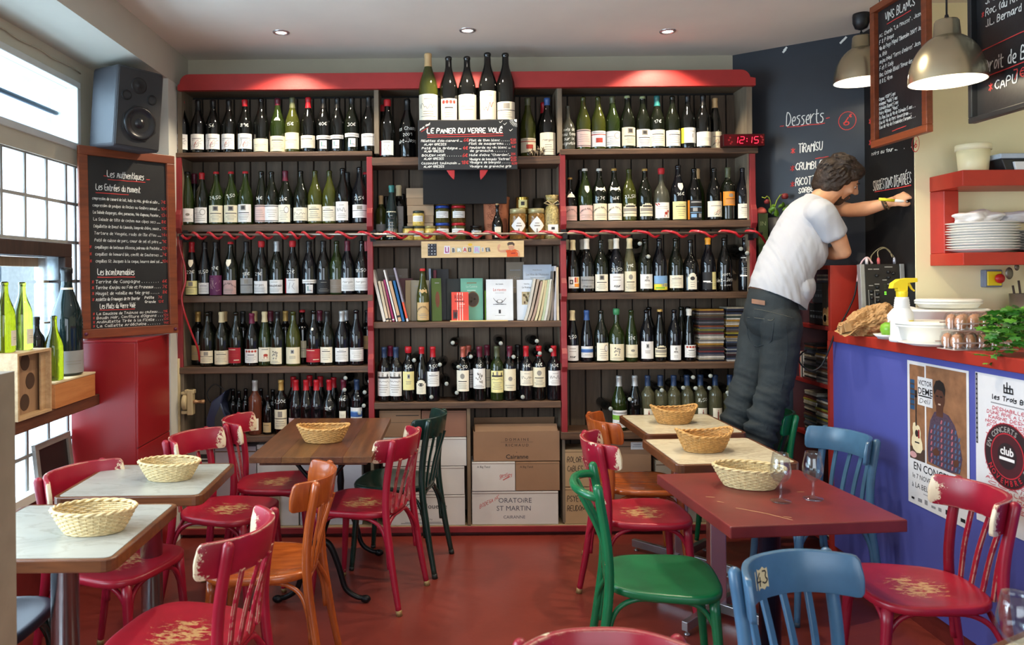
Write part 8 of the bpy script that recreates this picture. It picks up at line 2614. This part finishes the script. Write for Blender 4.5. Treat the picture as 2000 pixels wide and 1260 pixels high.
basket(OVP, 'pale oval wicker basket on the front marble table by the window', 184, 1037, 3, 1.0)
basket(OVP, 'pale oval wicker basket on the marble table before the red cabinet', 331, 935, -6, .95)
basket(OVG, 'golden wicker basket on the dark wooden table', 632, 862, 0, 1.0)
basket(BOAT, 'boat-shaped golden wicker basket on the marble table touching the shelves', 1316, 826, 4, 1.0)
basket(BOAT, 'boat-shaped golden wicker basket on the middle marble table by the bar', 1375, 880, 8, 1.04)
basket(OVP, 'long pale wicker basket on the red table beside the wine glasses', 1463, 950, -22, 1.0)

# ================================================================== WINE GLASSES
GLASS = pane('clear_glass', (246, 249, 250), .07, 0, .6)
pr_out = [(0, .0), (.030, .0), (.0325, .002), (.030, .004), (.010, .007), (.0052, .013), (.0045, .03), (.0048, .052), (.010, .060), (.022, .070), (.0305, .083), (.0325, .095), (.0315, .110), (.0270, .135), (.0232, .155)]
pr_in = [(.0222, .155), (.0258, .135), (.0302, .110), (.0312, .095), (.0292, .084), (.021, .0725), (.008, .064), (0, .0625)]
gm_ = MB().lathe(pr_out + pr_in, 36).mesh('glass_body', GLASS)
for i, (px, py, sc, lbl) in enumerate(((1525, 980, 1.02, 'small stemmed wine glass on the red table touching the basket'), (1588, 975, 1.0, 'small stemmed wine glass on the red table nearer the blue counter'))):
 p = G(px, py, TZ)
 o = put('wine_glass', gm_, None, (p.x, p.y, TZ + .0005))
 o.scale = (sc * 1.08,) * 3
 tag(o, lbl, 'glass', 'stemmed wine glasses')
p = G(1985, 1322, TZ)
o = put('wine_glass', gm_, None, (p.x, p.y, TZ + .001)); o.scale = (1.06,) * 3
tag(o, 'blurred wine glass on the marble table at the bottom corner', 'glass', 'stemmed wine glasses')

# ================================================================== THE MAN WRITING ON THE BLACKBOARD
def fuse(b, name, voxel, smooth=3, mats=None, noise_fn=None):
 """merge the solids of a mesh builder into one continuous skin"""
 me = b.mesh(name + '_raw', mats or [], fixn=True)
 o = bpy.data.objects.new(name + '_tmp', me)
 COL.objects.link(o)
 r = o.modifiers.new('r', 'REMESH'); r.mode = 'VOXEL'; r.voxel_size = voxel
 s = o.modifiers.new('s', 'SMOOTH'); s.factor = .5; s.iterations = smooth
 dg = bpy.context.evaluated_depsgraph_get()
 out = bpy.data.meshes.new_from_object(o.evaluated_get(dg))
 bpy.data.objects.remove(o)
 bpy.data.meshes.remove(me)
 out.name = name
 if noise_fn:
  ns = [v.normal.copy() for v in out.vertices]
  for v, n_ in zip(out.vertices, ns):
   v.co += n_ * noise_fn(v.co)
 out.materials.clear()
 for m in mats:
  out.materials.append(m)
 for p in out.polygons:
  p.use_smooth = True
  p.material_index = 0
 return out

def limb(b, pts, rs, seg=14, flat=1.0):
 """tapered limb with rounded ends"""
 c = cr3(pts, 4)
 n = len(pts) - 1
 rr = []
 for i in range(len(c)):
  u = i / (len(c) - 1) * n
  k = min(int(u), n - 1)
  rr.append(rs[k] + (rs[k + 1] - rs[k]) * (u - k))
 b.tube(c, rr, seg, flat=flat)
 b.ball(c[0], rr[0], 12)
 b.ball(c[-1], rr[-1], 12)

MY = 4.17
J = {
 'pel': W(1506, 606, MY), 'waist': W(1517, 560, MY), 'chest': W(1555, 487, MY + .01), 'up': W(1582, 425, MY + .02), 'neck': W(1604, 388, MY + .03),
 'hipR': W(1527, 632, MY - .07), 'hipL': W(1484, 628, MY + .08), 'kneeR': W(1511, 762, MY - .07), 'kneeL': W(1457, 765, MY + .07), 'ankR': W(1473, 908, MY - .07), 'ankL': W(1425, 912, MY + .08),
 'shR': W(1606, 418, MY - .15), 'shL': W(1606, 402, MY + .17), 'elR': W(1648, 492, MY - .11), 'haR': W(1607, 497, MY + .07),
 'elL': W(1662, 411, MY + .02), 'wrL': W(1733, 397, MY - .16), 'haL': W(1757, 388, MY - .195), 'head': W(1637, 353, MY + .02),
}
man = thing('person', 'person in white T-shirt and jeans standing on a chair, writing on the blackboard', 'person', (J['pel'].x, J['pel'].y, .456))
O = man.location.copy()
K = {k: v - O for k, v in J.items()}
SKIN = M('skin', (206, 152, 116), .5, var=.07, scale=20)
bd = MB()
# trunk, legs (slim, under the clothes)
limb(bd, [K['pel'], K['waist'], K['chest'], K['up'], K['neck']], [.125, .115, .13, .105, .06], 16, .8)
for s_ in 'RL':
 limb(bd, [K['hip' + s_], K['knee' + s_], K['ank' + s_]], [.078, .052, .036])
limb(bd, [K['up'], (K['shR'] + K['up']) / 2, K['shR']], [.07, .06, .05])
limb(bd, [K['up'], (K['shL'] + K['up']) / 2, K['shL']], [.07, .06, .05])
limb(bd, [K['shR'], (K['shR'] + K['elR']) / 2 + Vector((.012, 0, 0)), K['elR']], [.050, .047, .037])
limb(bd, [K['elR'], K['elR'] * .55 + K['haR'] * .45, K['haR']], [.038, .040, .026])
limb(bd, [K['shL'], (K['shL'] + K['elL']) / 2, K['elL']], [.048, .045, .038])
limb(bd, [K['elL'], K['elL'] * .6 + K['wrL'] * .4 + Vector((0, 0, -.006)), K['wrL']], [.038, .041, .026])
# neck and head
hd = K['head']
HM = Matrix.Translation(hd) @ Matrix.Rotation(radians(-6), 4, 'Z') @ Matrix.Rotation(radians(28), 4, 'Y') @ Matrix.Rotation(radians(24), 4, 'X')
limb(bd, [K['neck'] - Vector((.02, 0, .03)), K['neck'] * .5 + (hd + Vector((-.02, 0, -.06))) * .5, hd + Vector((-.012, 0, -.04))], [.064, .055, .054])
hb_ = lambda c, r, seg=16: bd.ball((0, 0, 0), 1, seg, T=HM @ Matrix.Translation(c) @ Matrix.Diagonal((*r, 1)))
hb_((-.012, 0, .030), (.100, .078, .092), 20)          # skull
hb_((.045, 0, -.010), (.050, .060, .085))              # face
hb_((.040, 0, -.075), (.045, .050, .042))              # jaw
hb_((.070, 0, -.098), (.020, .022, .018), 10)          # chin
hb_((.083, 0, .030), (.014, .042, .012), 10)           # brow
bd.tube([HM @ Vector(p) for p in ((.088, 0, .026), (.103, 0, .004), (.121, 0, -.018), (.110, 0, -.029))], [.008, .0105, .0125, .010], 8)
for s_ in (-1, 1):
 hb_((.098, .010 * s_, -.024), (.010, .008, .007), 8)   # nostrils
 hb_((.070, .042 * s_, -.012), (.022, .022, .018), 10)  # cheeks
 hb_((-.010, .077 * s_, -.012), (.020, .008, .030), 10)  # ears
 hb_((-.016, .083 * s_, .002), (.012, .006, .018), 8)
hb_((.092, 0, -.052), (.012, .024, .007), 10)          # lips
hb_((.090, 0, -.064), (.012, .022, .008), 10)

def hand(c, ax, up, side, curl, spread=.018, pen=None, L=1.0):
 """palm centred on c; ax = towards the fingers, up = back of the hand, side = towards the thumb"""
 ax, up, side = ax.normalized(), up.normalized(), side.normalized()
 T = Matrix(((ax.x, side.x, up.x, c.x), (ax.y, side.y, up.y, c.y), (ax.z, side.z, up.z, c.z), (0, 0, 0, 1)))
 bd.ball((0, 0, 0), 1, 12, T=T @ Matrix.Diagonal((.046, .040, .017, 1)))
 bd.ball((0, 0, 0), 1, 10, T=T @ Matrix.Translation((-.02, .018, -.006)) @ Matrix.Diagonal((.028, .018, .016, 1)))
 for i, (ln, y) in enumerate(((.070, .028), (.078, .009), (.073, -.010), (.058, -.028))):
  p = Vector((.036, y, .002)); a = -.25 - .08 * i
  pts = [Vector((.012, y * .8, 0)), p]
  for k, f in enumerate((.45, .32, .23)):
   a -= curl[k] if k else curl[0] * .5
   p = p + Vector((cos(a), 0, sin(a))) * ln * f * L
   pts.append(p.copy())
  bd.tube([T @ q_ for q_ in pts], [.0095, .0095, .0085, .0078, .0062], 8)
  bd.ball(T @ pts[-1], .0063, 8)
 pts = [Vector((-.022, .026, -.004)), Vector((.002, .046, -.014)), Vector((.026, .044, -.026)), Vector((.044, .030, -.034))]
 bd.tube([T @ q_ for q_ in pts], [.013, .012, .0098, .0078], 8)
 bd.ball(T @ pts[-1], .0078, 8)
 return T

axL = (K['haL'] - K['wrL']).normalized()
TL = hand(K['haL'] + axL * .0, axL + Vector((0, 0, .10)), Vector((-.1, -.55, .8)), Vector((.05, -.8, -.5)), (.75, 1.1, .8))
axR = Vector((-.75, .62, -.05))
TR = hand(K['haR'] + axR.normalized() * .05, axR, Vector((.2, .1, 1)), Vector((.5, -.4, -.1)), (.25, .35, .3))
bd.tube([K['wrL'], K['haL'] - axL * .02], [.026, .024], 10)
bd.tube([K['haR'], K['haR'] + axR.normalized() * .03], [.026, .026], 10)
for s_ in 'RL':                                          # feet in shoes
 a = K['ank' + s_]
 bd.tube([a, Vector((a.x, a.y, .06)), Vector((a.x + .03, a.y + .01, .045))], [.036, .036, .034], 10)
body = put('body', fuse(bd, 'body', .0062, 4, [SKIN]), man)
# shoes
SHOE = M('dark_shoe', (40, 36, 36), .6)
for s_ in 'RL':
 a = K['ank' + s_]
 b = MB()
 d_ = Vector((.80, .45, 0)).normalized()
 p0 = Vector((a.x, a.y, .0))
 b.tube([p0 + d_ * -.06 + Vector((0, 0, .04)), p0 + Vector((0, 0, .045)), p0 + d_ * .09 + Vector((0, 0, .036)), p0 + d_ * .17 + Vector((0, 0, .027))], [.034, .043, .041, .024], 12, flat=.9)
 b.ball(p0 + d_ * -.06 + Vector((0, 0, .04)), (.034, .034, .036), 10).ball(p0 + d_ * .17 + Vector((0, 0, .027)), (.026, .026, .022), 10)
 b.tube([p0 + Vector((0, 0, .04)), p0 + Vector((0, 0, .11))], [.043, .040], 10)
 put('shoe', fuse(b, 'shoe', .008, 2, [SHOE]), man)

# jeans
WR = lambda s_, f, a: (lambda c: a * (mnoise.noise(Vector((c.x * f, c.y * f, c.z * f * 1.6)) + s_)))
f1, f2 = WR(Vector((3, 2, 1)), 9, .006), WR(Vector((1, 5, 2)), 22, .0035)

def jean_fold(c):
 lower = max(0, min(1, (.62 - c.z) / .25))
 return .010 + f1(c) + f2(c) * (.6 + 1.2 * lower) + .006 * lower * sin(c.z * 62 + 3 * mnoise.noise(c * 6) + c.x * 14) + .010 * lower * (1 - 2 * abs(mnoise.noise(Vector((c.x * 7, c.y * 7, c.z * 27 + c.x * 12)))))

jb = MB()
hipw = (K['hipL'] - K['hipR'])
limb(jb, [K['hipR'] * .72 + K['hipL'] * .28 + Vector((0, 0, .03)), K['hipR'] * .28 + K['hipL'] * .72 + Vector((0, 0, .03))], [.112, .112], 16)
limb(jb, [K['pel'] + Vector((.0, 0, -.02)), K['pel'] + Vector((.004, 0, .06)), K['waist'] + Vector((-.002, 0, .0))], [.135, .138, .128], 18, .86)
jb.ball(K['hipR'] + Vector((-.035, -.02, -.01)), (.082, .082, .10), 14)
jb.ball(K['hipL'] + Vector((-.010, .0, -.01)), (.082, .082, .10), 14)
for s_ in 'RL':
 h_, k_, a_ = K['hip' + s_], K['knee' + s_], K['ank' + s_]
 limb(jb, [h_, h_ * .55 + k_ * .45 + Vector((.008, 0, 0)), k_, k_ * .5 + a_ * .5 + Vector((-.012, 0, 0)), a_ + Vector((0, 0, -.01))], [.094, .088, .073, .070, .064], 16)
JEAN = M('dark_denim', (36, 44, 48), .85, var=.30, scale=7, bmp=.25, bscale=260)
jm = fuse(jb, 'jeans', .0075, 3, [JEAN], jean_fold)
bm = bmesh.new(); bm.from_mesh(jm)
wn = (K['chest'] - K['pel']).normalized()
wn = (wn + Vector((.12, 0, .9))).normalized()
WC = K['waist'] + Vector((-.01, 0, -.022))
bmesh.ops.bisect_plane(bm, geom=bm.verts[:] + bm.edges[:] + bm.faces[:], plane_co=WC, plane_no=wn, clear_outer=True)
for s_ in 'RL':
 pass
bm.to_mesh(jm); bm.free()
jo = put('jeans', jm, man)

# project a pixel on the camera-side surface of a mesh (child of the man)
from mathutils.bvhtree import BVHTree

def caster(me):
 bmx = bmesh.new(); bmx.from_mesh(me)
 t = BVHTree.FromBMesh(bmx); bmx.free()
 ori = Vector((0, 0, H)) - O
 def cast(px, py, off=.002):
  dx, dy = un(px, py)
  d = Vector((dx / F, 1, -dy / F)).normalized()
  hit = t.ray_cast(ori, d)
  if hit[0] is None:
   return None
  return hit[0] - d * off
 return cast

jc = caster(jm)

def seam(px, name, m, parent, r=.0016, cast=None):
 pts = [cast(*p) for p in px]
 pts = [p for p in pts if p is not None]
 if len(pts) > 2:
  MB().tube(cr3(pts, 3), r, 5).build(name, m, parent)

STI = M('jean_stitch', (84, 84, 76), .8)
JSE = M('jean_seam', (36, 46, 54), .85)
seam([(1459, 620), (1475, 621), (1490, 623), (1506, 626), (1512, 622)], 'pocket_seam', STI, jo, .0016, jc)
seam([(1459, 621), (1459, 640), (1462, 660), (1474, 676), (1490, 674), (1505, 668), (1509, 650), (1511, 630)], 'pocket_seam', JSE, jo, .0024, jc)
seam([(1455, 603), (1475, 604), (1495, 607), (1515, 612), (1535, 617), (1550, 622)], 'yoke_seam', STI, jo, .0014, jc)
seam([(1530, 612), (1535, 640), (1538, 680), (1533, 720), (1526, 760), (1510, 800), (1497, 840)], 'side_seam', JSE, jo, .0012, jc)
b = MB()
gp = [[jc(1468 + 26 * i / 6, 583.5 + 4 * i / 6 + 9 * j / 2, .007) for i in range(7)] for j in range(3)]
if all(p is not None for r_ in gp for p in r_):
 b.add([p for r_ in gp for p in r_], [(7 * j + i, 7 * j + i + 1, 7 * j + i + 8, 7 * j + i + 7) for j in range(2) for i in range(6)])
 b.build('leather_patch', M('jean_patch', (132, 98, 78), .7), jo, fixn=False)
# belt: a slice of the same trunk a little larger
bb = MB()
limb(bb, [K['pel'] + Vector((.0, 0, -.02)), K['pel'] + Vector((.004, 0, .06)), K['waist'] + Vector((-.002, 0, .02)), K['waist'] + Vector((.01, 0, .08))], [.135, .138, .131, .128], 18, .86)
bmsh = fuse(bb, 'belt', .009, 2, [M('brown_belt', (80, 48, 32), .5, var=.15)], lambda c: .0105)
bm = bmesh.new(); bm.from_mesh(bmsh)
bmesh.ops.bisect_plane(bm, geom=bm.verts[:] + bm.edges[:] + bm.faces[:], plane_co=WC + wn * .016, plane_no=wn, clear_outer=True)
bmesh.ops.bisect_plane(bm, geom=bm.verts[:] + bm.edges[:] + bm.faces[:], plane_co=WC - wn * .022, plane_no=-wn, clear_outer=True)
bm.to_mesh(bmsh); bm.free()
put('belt', bmsh, man)

# T-shirt
tb = MB()
ps = K['pel'] + Vector((.03, 0, .055))
limb(tb, [ps, K['waist'] + Vector((.012, 0, .015)), K['chest'] + Vector((-.006, 0, 0)), K['up'] + Vector((-.012, 0, -.005)), K['neck'] + Vector((-.02, 0, -.035))], [.146, .140, .150, .126, .074], 20, .92)
tb.ball(K['up'] * .6 + K['shR'] * .4 + Vector((-.02, 0, -.03)), (.085, .09, .085), 14)
tb.ball(K['up'] * .6 + K['shL'] * .4 + Vector((-.02, 0, -.03)), (.085, .09, .085), 14)
tb.ball(K['chest'] + Vector((.035, -.02, -.01)), (.10, .12, .12), 14)
tb.ball(K['waist'] + Vector((.085, -.02, .0)), (.09, .11, .10), 14)
for s_, e in (('R', 'elR'), ('L', 'elL')):
 sh, el = K['sh' + s_], K[e]
 c_ = cr3([K['up'] * .5 + sh * .5, sh + Vector((-.004, 0, .004)), sh * .46 + el * .54], 5)
 tb.tube(c_, [.064 - (.064 - (.060 if s_ == 'R' else .056)) * min(1, i / 5) for i in range(len(c_))], 20)
 tb.ball(c_[0], .064, 14)

def shirt_fold(c):
 u = c - K['waist']
 ax = Vector((.55, -.15, .82))
 v = u.dot(Vector((.80, .0, -.58)))
 s_ = u.dot(ax)
 lowk = max(0, min(1, (.46 - s_) / .35))
 w = s_ + v * .9                                        # creases run from the armpit down to the hip
 r1 = 1 - 2 * abs(mnoise.noise(Vector((w * 17, c.y * 6, v * 4)) + Vector((4, 4, 1))))
 r2 = 1 - 2 * abs(mnoise.noise(Vector((w * 34, c.y * 9, v * 7)) + Vector((1, 7, 3))))
 return .007 + .006 * mnoise.noise(c * 6) + (.0062 * r1 + .0030 * r2) * (.30 + .70 * lowk)

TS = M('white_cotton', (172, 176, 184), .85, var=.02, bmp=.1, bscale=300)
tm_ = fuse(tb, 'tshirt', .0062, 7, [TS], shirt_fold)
bm = bmesh.new(); bm.from_mesh(tm_)

def cut(co, no, near=None, rad_=None):
 """remove what lies beyond a plane, only around a point"""
 if near is None:
  bmesh.ops.bisect_plane(bm, geom=bm.verts[:] + bm.edges[:] + bm.faces[:], plane_co=co, plane_no=no, clear_outer=True)
  return
 fs = [f for f in bm.faces if (f.calc_center_median() - near).length < rad_]
 es = {e for f in fs for e in f.edges}; vs = {v for f in fs for v in f.verts}
 bmesh.ops.bisect_plane(bm, geom=list(vs) + list(es) + fs, plane_co=co, plane_no=no)
 kill = [v for v in bm.verts if (v.co - near).length < rad_ * .96 and (v.co - co).dot(no) > 1e-5]
 bmesh.ops.delete(bm, geom=kill, context='VERTS')

hem0, hem1 = W(1458, 557, MY) - O, W(1553, 600, MY) - O
hd_ = (hem1 - hem0).normalized()
hn = Vector((hd_.z, 0, -hd_.x))
if hn.z > 0:
 hn = -hn
cut(hem0 + Vector((0, 0, .002)), hn)
nn = (K['neck'] - K['up']).normalized() + Vector((.25, 0, .2))
cut(K['neck'] + Vector((-.012, 0, -.025)), nn.normalized(), K['neck'], .14)
bm.to_mesh(tm_); bm.free()
to = put('tshirt', tm_, man)
sm_ = to.modifiers.new('cloth_thickness', 'SOLIDIFY'); sm_.thickness = .003; sm_.offset = 1
# hair, beard, face details
HAIR = M('brown_hair', (46, 33, 23), .5, var=.45, scale=40, bmp=.5, bscale=120)
hbm = MB()
hp = lambda c, r, seg=14: hbm.ball((0, 0, 0), 1, seg, T=HM @ Matrix.Translation(c) @ Matrix.Diagonal((*r, 1)))
hp((-.022, 0, .040), (.101, .085, .090), 20)
hp((-.060, 0, -.002), (.068, .080, .090))
hp((-.074, 0, -.050), (.042, .062, .052))
for s_ in (-1, 1):
 hp((-.040, .062 * s_, -.040), (.036, .024, .050), 12)
 hp((-.010, .076 * s_, -.012), (.030, .015, .038), 10)
hp((.030, 0, .088), (.066, .070, .042))
hp((.062, .0, .070), (.030, .052, .026), 12)
for s_ in (-1, 1):
 hp((-.014, .068 * s_, .034), (.050, .022, .050), 12)
 hp((-.022, .074 * s_, -.002), (.026, .012, .034), 10)
 hp((.034, .062 * s_, .062), (.034, .018, .026), 10)
HMi = HM.inverted()
hr = random.Random(5)
for k in range(300):                                     # locks combed from the crown
 th = hr.uniform(0, 2 * pi); ph = hr.uniform(-.35, 1.45)
 d = Vector((cos(th) * cos(ph), sin(th) * cos(ph), sin(ph)))
 if d.x > .55 and ph < .55:
  continue
 p0 = Vector((-.024, 0, .042)) + Vector((d.x * .100, d.y * .085, d.z * .091))
 fl_ = (Vector((.55, 0, .15)) if d.z > .55 else Vector((-.25, 0, -.9))) + Vector((hr.uniform(-.35, .35), hr.uniform(-.4, .4), hr.uniform(-.2, .2)))
 tan = (fl_ - d * fl_.dot(d)).normalized()
 ln = hr.uniform(.034, .065)
 pts = [p0 - d * .006, p0 + tan * ln * .5 + d * .0045, p0 + tan * ln + d * hr.uniform(-.006, .002)]
 hbm.tube([HM @ q_ for q_ in pts], [.0060, .0052, .0020], 5)
put('hair', fuse(hbm, 'hair', .0042, 1, [HAIR], lambda c: .0022 * mnoise.noise(Vector((c.x * 60, c.y * 120, c.z * 60)))), man)
bdm = MB()
bp = lambda c, r, seg=14: bdm.ball((0, 0, 0), 1, seg, T=HM @ Matrix.Translation(c) @ Matrix.Diagonal((*r, 1)))
bp((.040, 0, -.086), (.050, .054, .038), 18)
bp((.018, 0, -.070), (.046, .059, .036), 16)
bp((.071, 0, -.103), (.024, .027, .022))
for s_ in (-1, 1):
 bp((.008, .0565 * s_, -.046), (.020, .010, .046)); bp((.026, .0525 * s_, -.074), (.030, .010, .026)); bp((.088, .019 * s_, -.0415), (.010, .013, .0055), 10); bp((.082, .030 * s_, -.058), (.010, .009, .020), 10)
put('beard', fuse(bdm, 'beard', .0042, 2, [M('dark_beard', (66, 48, 36), .7, var=.4, scale=60, bmp=.5, bscale=160)], lambda c: .0016 * mnoise.noise(c * 90)), man)
b = MB()
for s_ in (-1, 1):
 b.tube([HM @ Vector(p) for p in ((.094, .012 * s_, .034), (.092, .028 * s_, .038), (.080, .044 * s_, .032))], [.0035, .0045, .0025], 6)
b.build('eyebrow', HAIR, man)
for s_ in (-1, 1):
 MB().ball(HM @ Vector((.082, .030 * s_, .010)), (.009, .010, .007), 10).build('eye', M('eye_white', (206, 200, 194), .25), man)
 MB().ball(HM @ Vector((.0895, .030 * s_, .009)), .0040, 8).build('iris', M('iris_brown', (54, 36, 24), .2), man)
 MB().tube([HM @ Vector(p) for p in ((.090, .019 * s_, .014), (.093, .030 * s_, .017), (.086, .042 * s_, .013))], .0026, 6).build('eyelid', M('lid_skin', (176, 122, 94), .6), man)
MB().tube([HM @ Vector(p) for p in ((.096, -.020, -.056), (.104, 0, -.0575), (.096, .020, -.056))], .0034, 6).build('lips', M('lip', (168, 100, 86), .5), man)
# bracelet
c0, c1_ = K['wrL'], K['haL']
ax = (c1_ - c0).normalized()
u = ax.cross(Vector((0, 0, 1))).normalized(); v = u.cross(ax)
b = MB()
for k in range(14):
 t = 2 * pi * k / 14
 b.ball(c0 - ax * .004 + u * (.029 * cos(t)) + v * (.029 * sin(t)), .0062, 7)
b.build('bracelet', M('bead_brown', (86, 70, 48), .45), man)
b = MB().tube([c0 - ax * .017 + u * (.0285 * cos(2 * pi * k / 20)) + v * (.0285 * sin(2 * pi * k / 20)) for k in range(20)], .004, 6, closed=True)
b.build('wristband', M('bead_dark', (60, 50, 40), .5), man)
# chalk pen held in the fist
pa, pb_ = W(1717, 389, 3.955), W(1773, 394, 3.945)
tipx = 2.374
d = (pb_ - pa).normalized()
pen = thing('chalk_pen', 'yellow and white chalk pen in the hand against the blackboard', 'pen', pa)
Ln = (tipx - pa.x) / d.x
T = d.to_track_quat('Z', 'Y').to_matrix().to_4x4()
MB().lathe([(0, 0), (.0078, .001), (.0078, Ln * .52), (0, Ln * .52)], 14, T=T).build('pen_cap', M('pen_yellow', (226, 220, 50), .35), pen)
MB().lathe([(0, Ln * .52), (.0072, Ln * .52), (.0072, Ln * .84), (.004, Ln * .9), (.0035, Ln * .985), (0, Ln)], 14, T=T).build('pen_barrel', M('pen_white', (226, 226, 220), .35), pen)
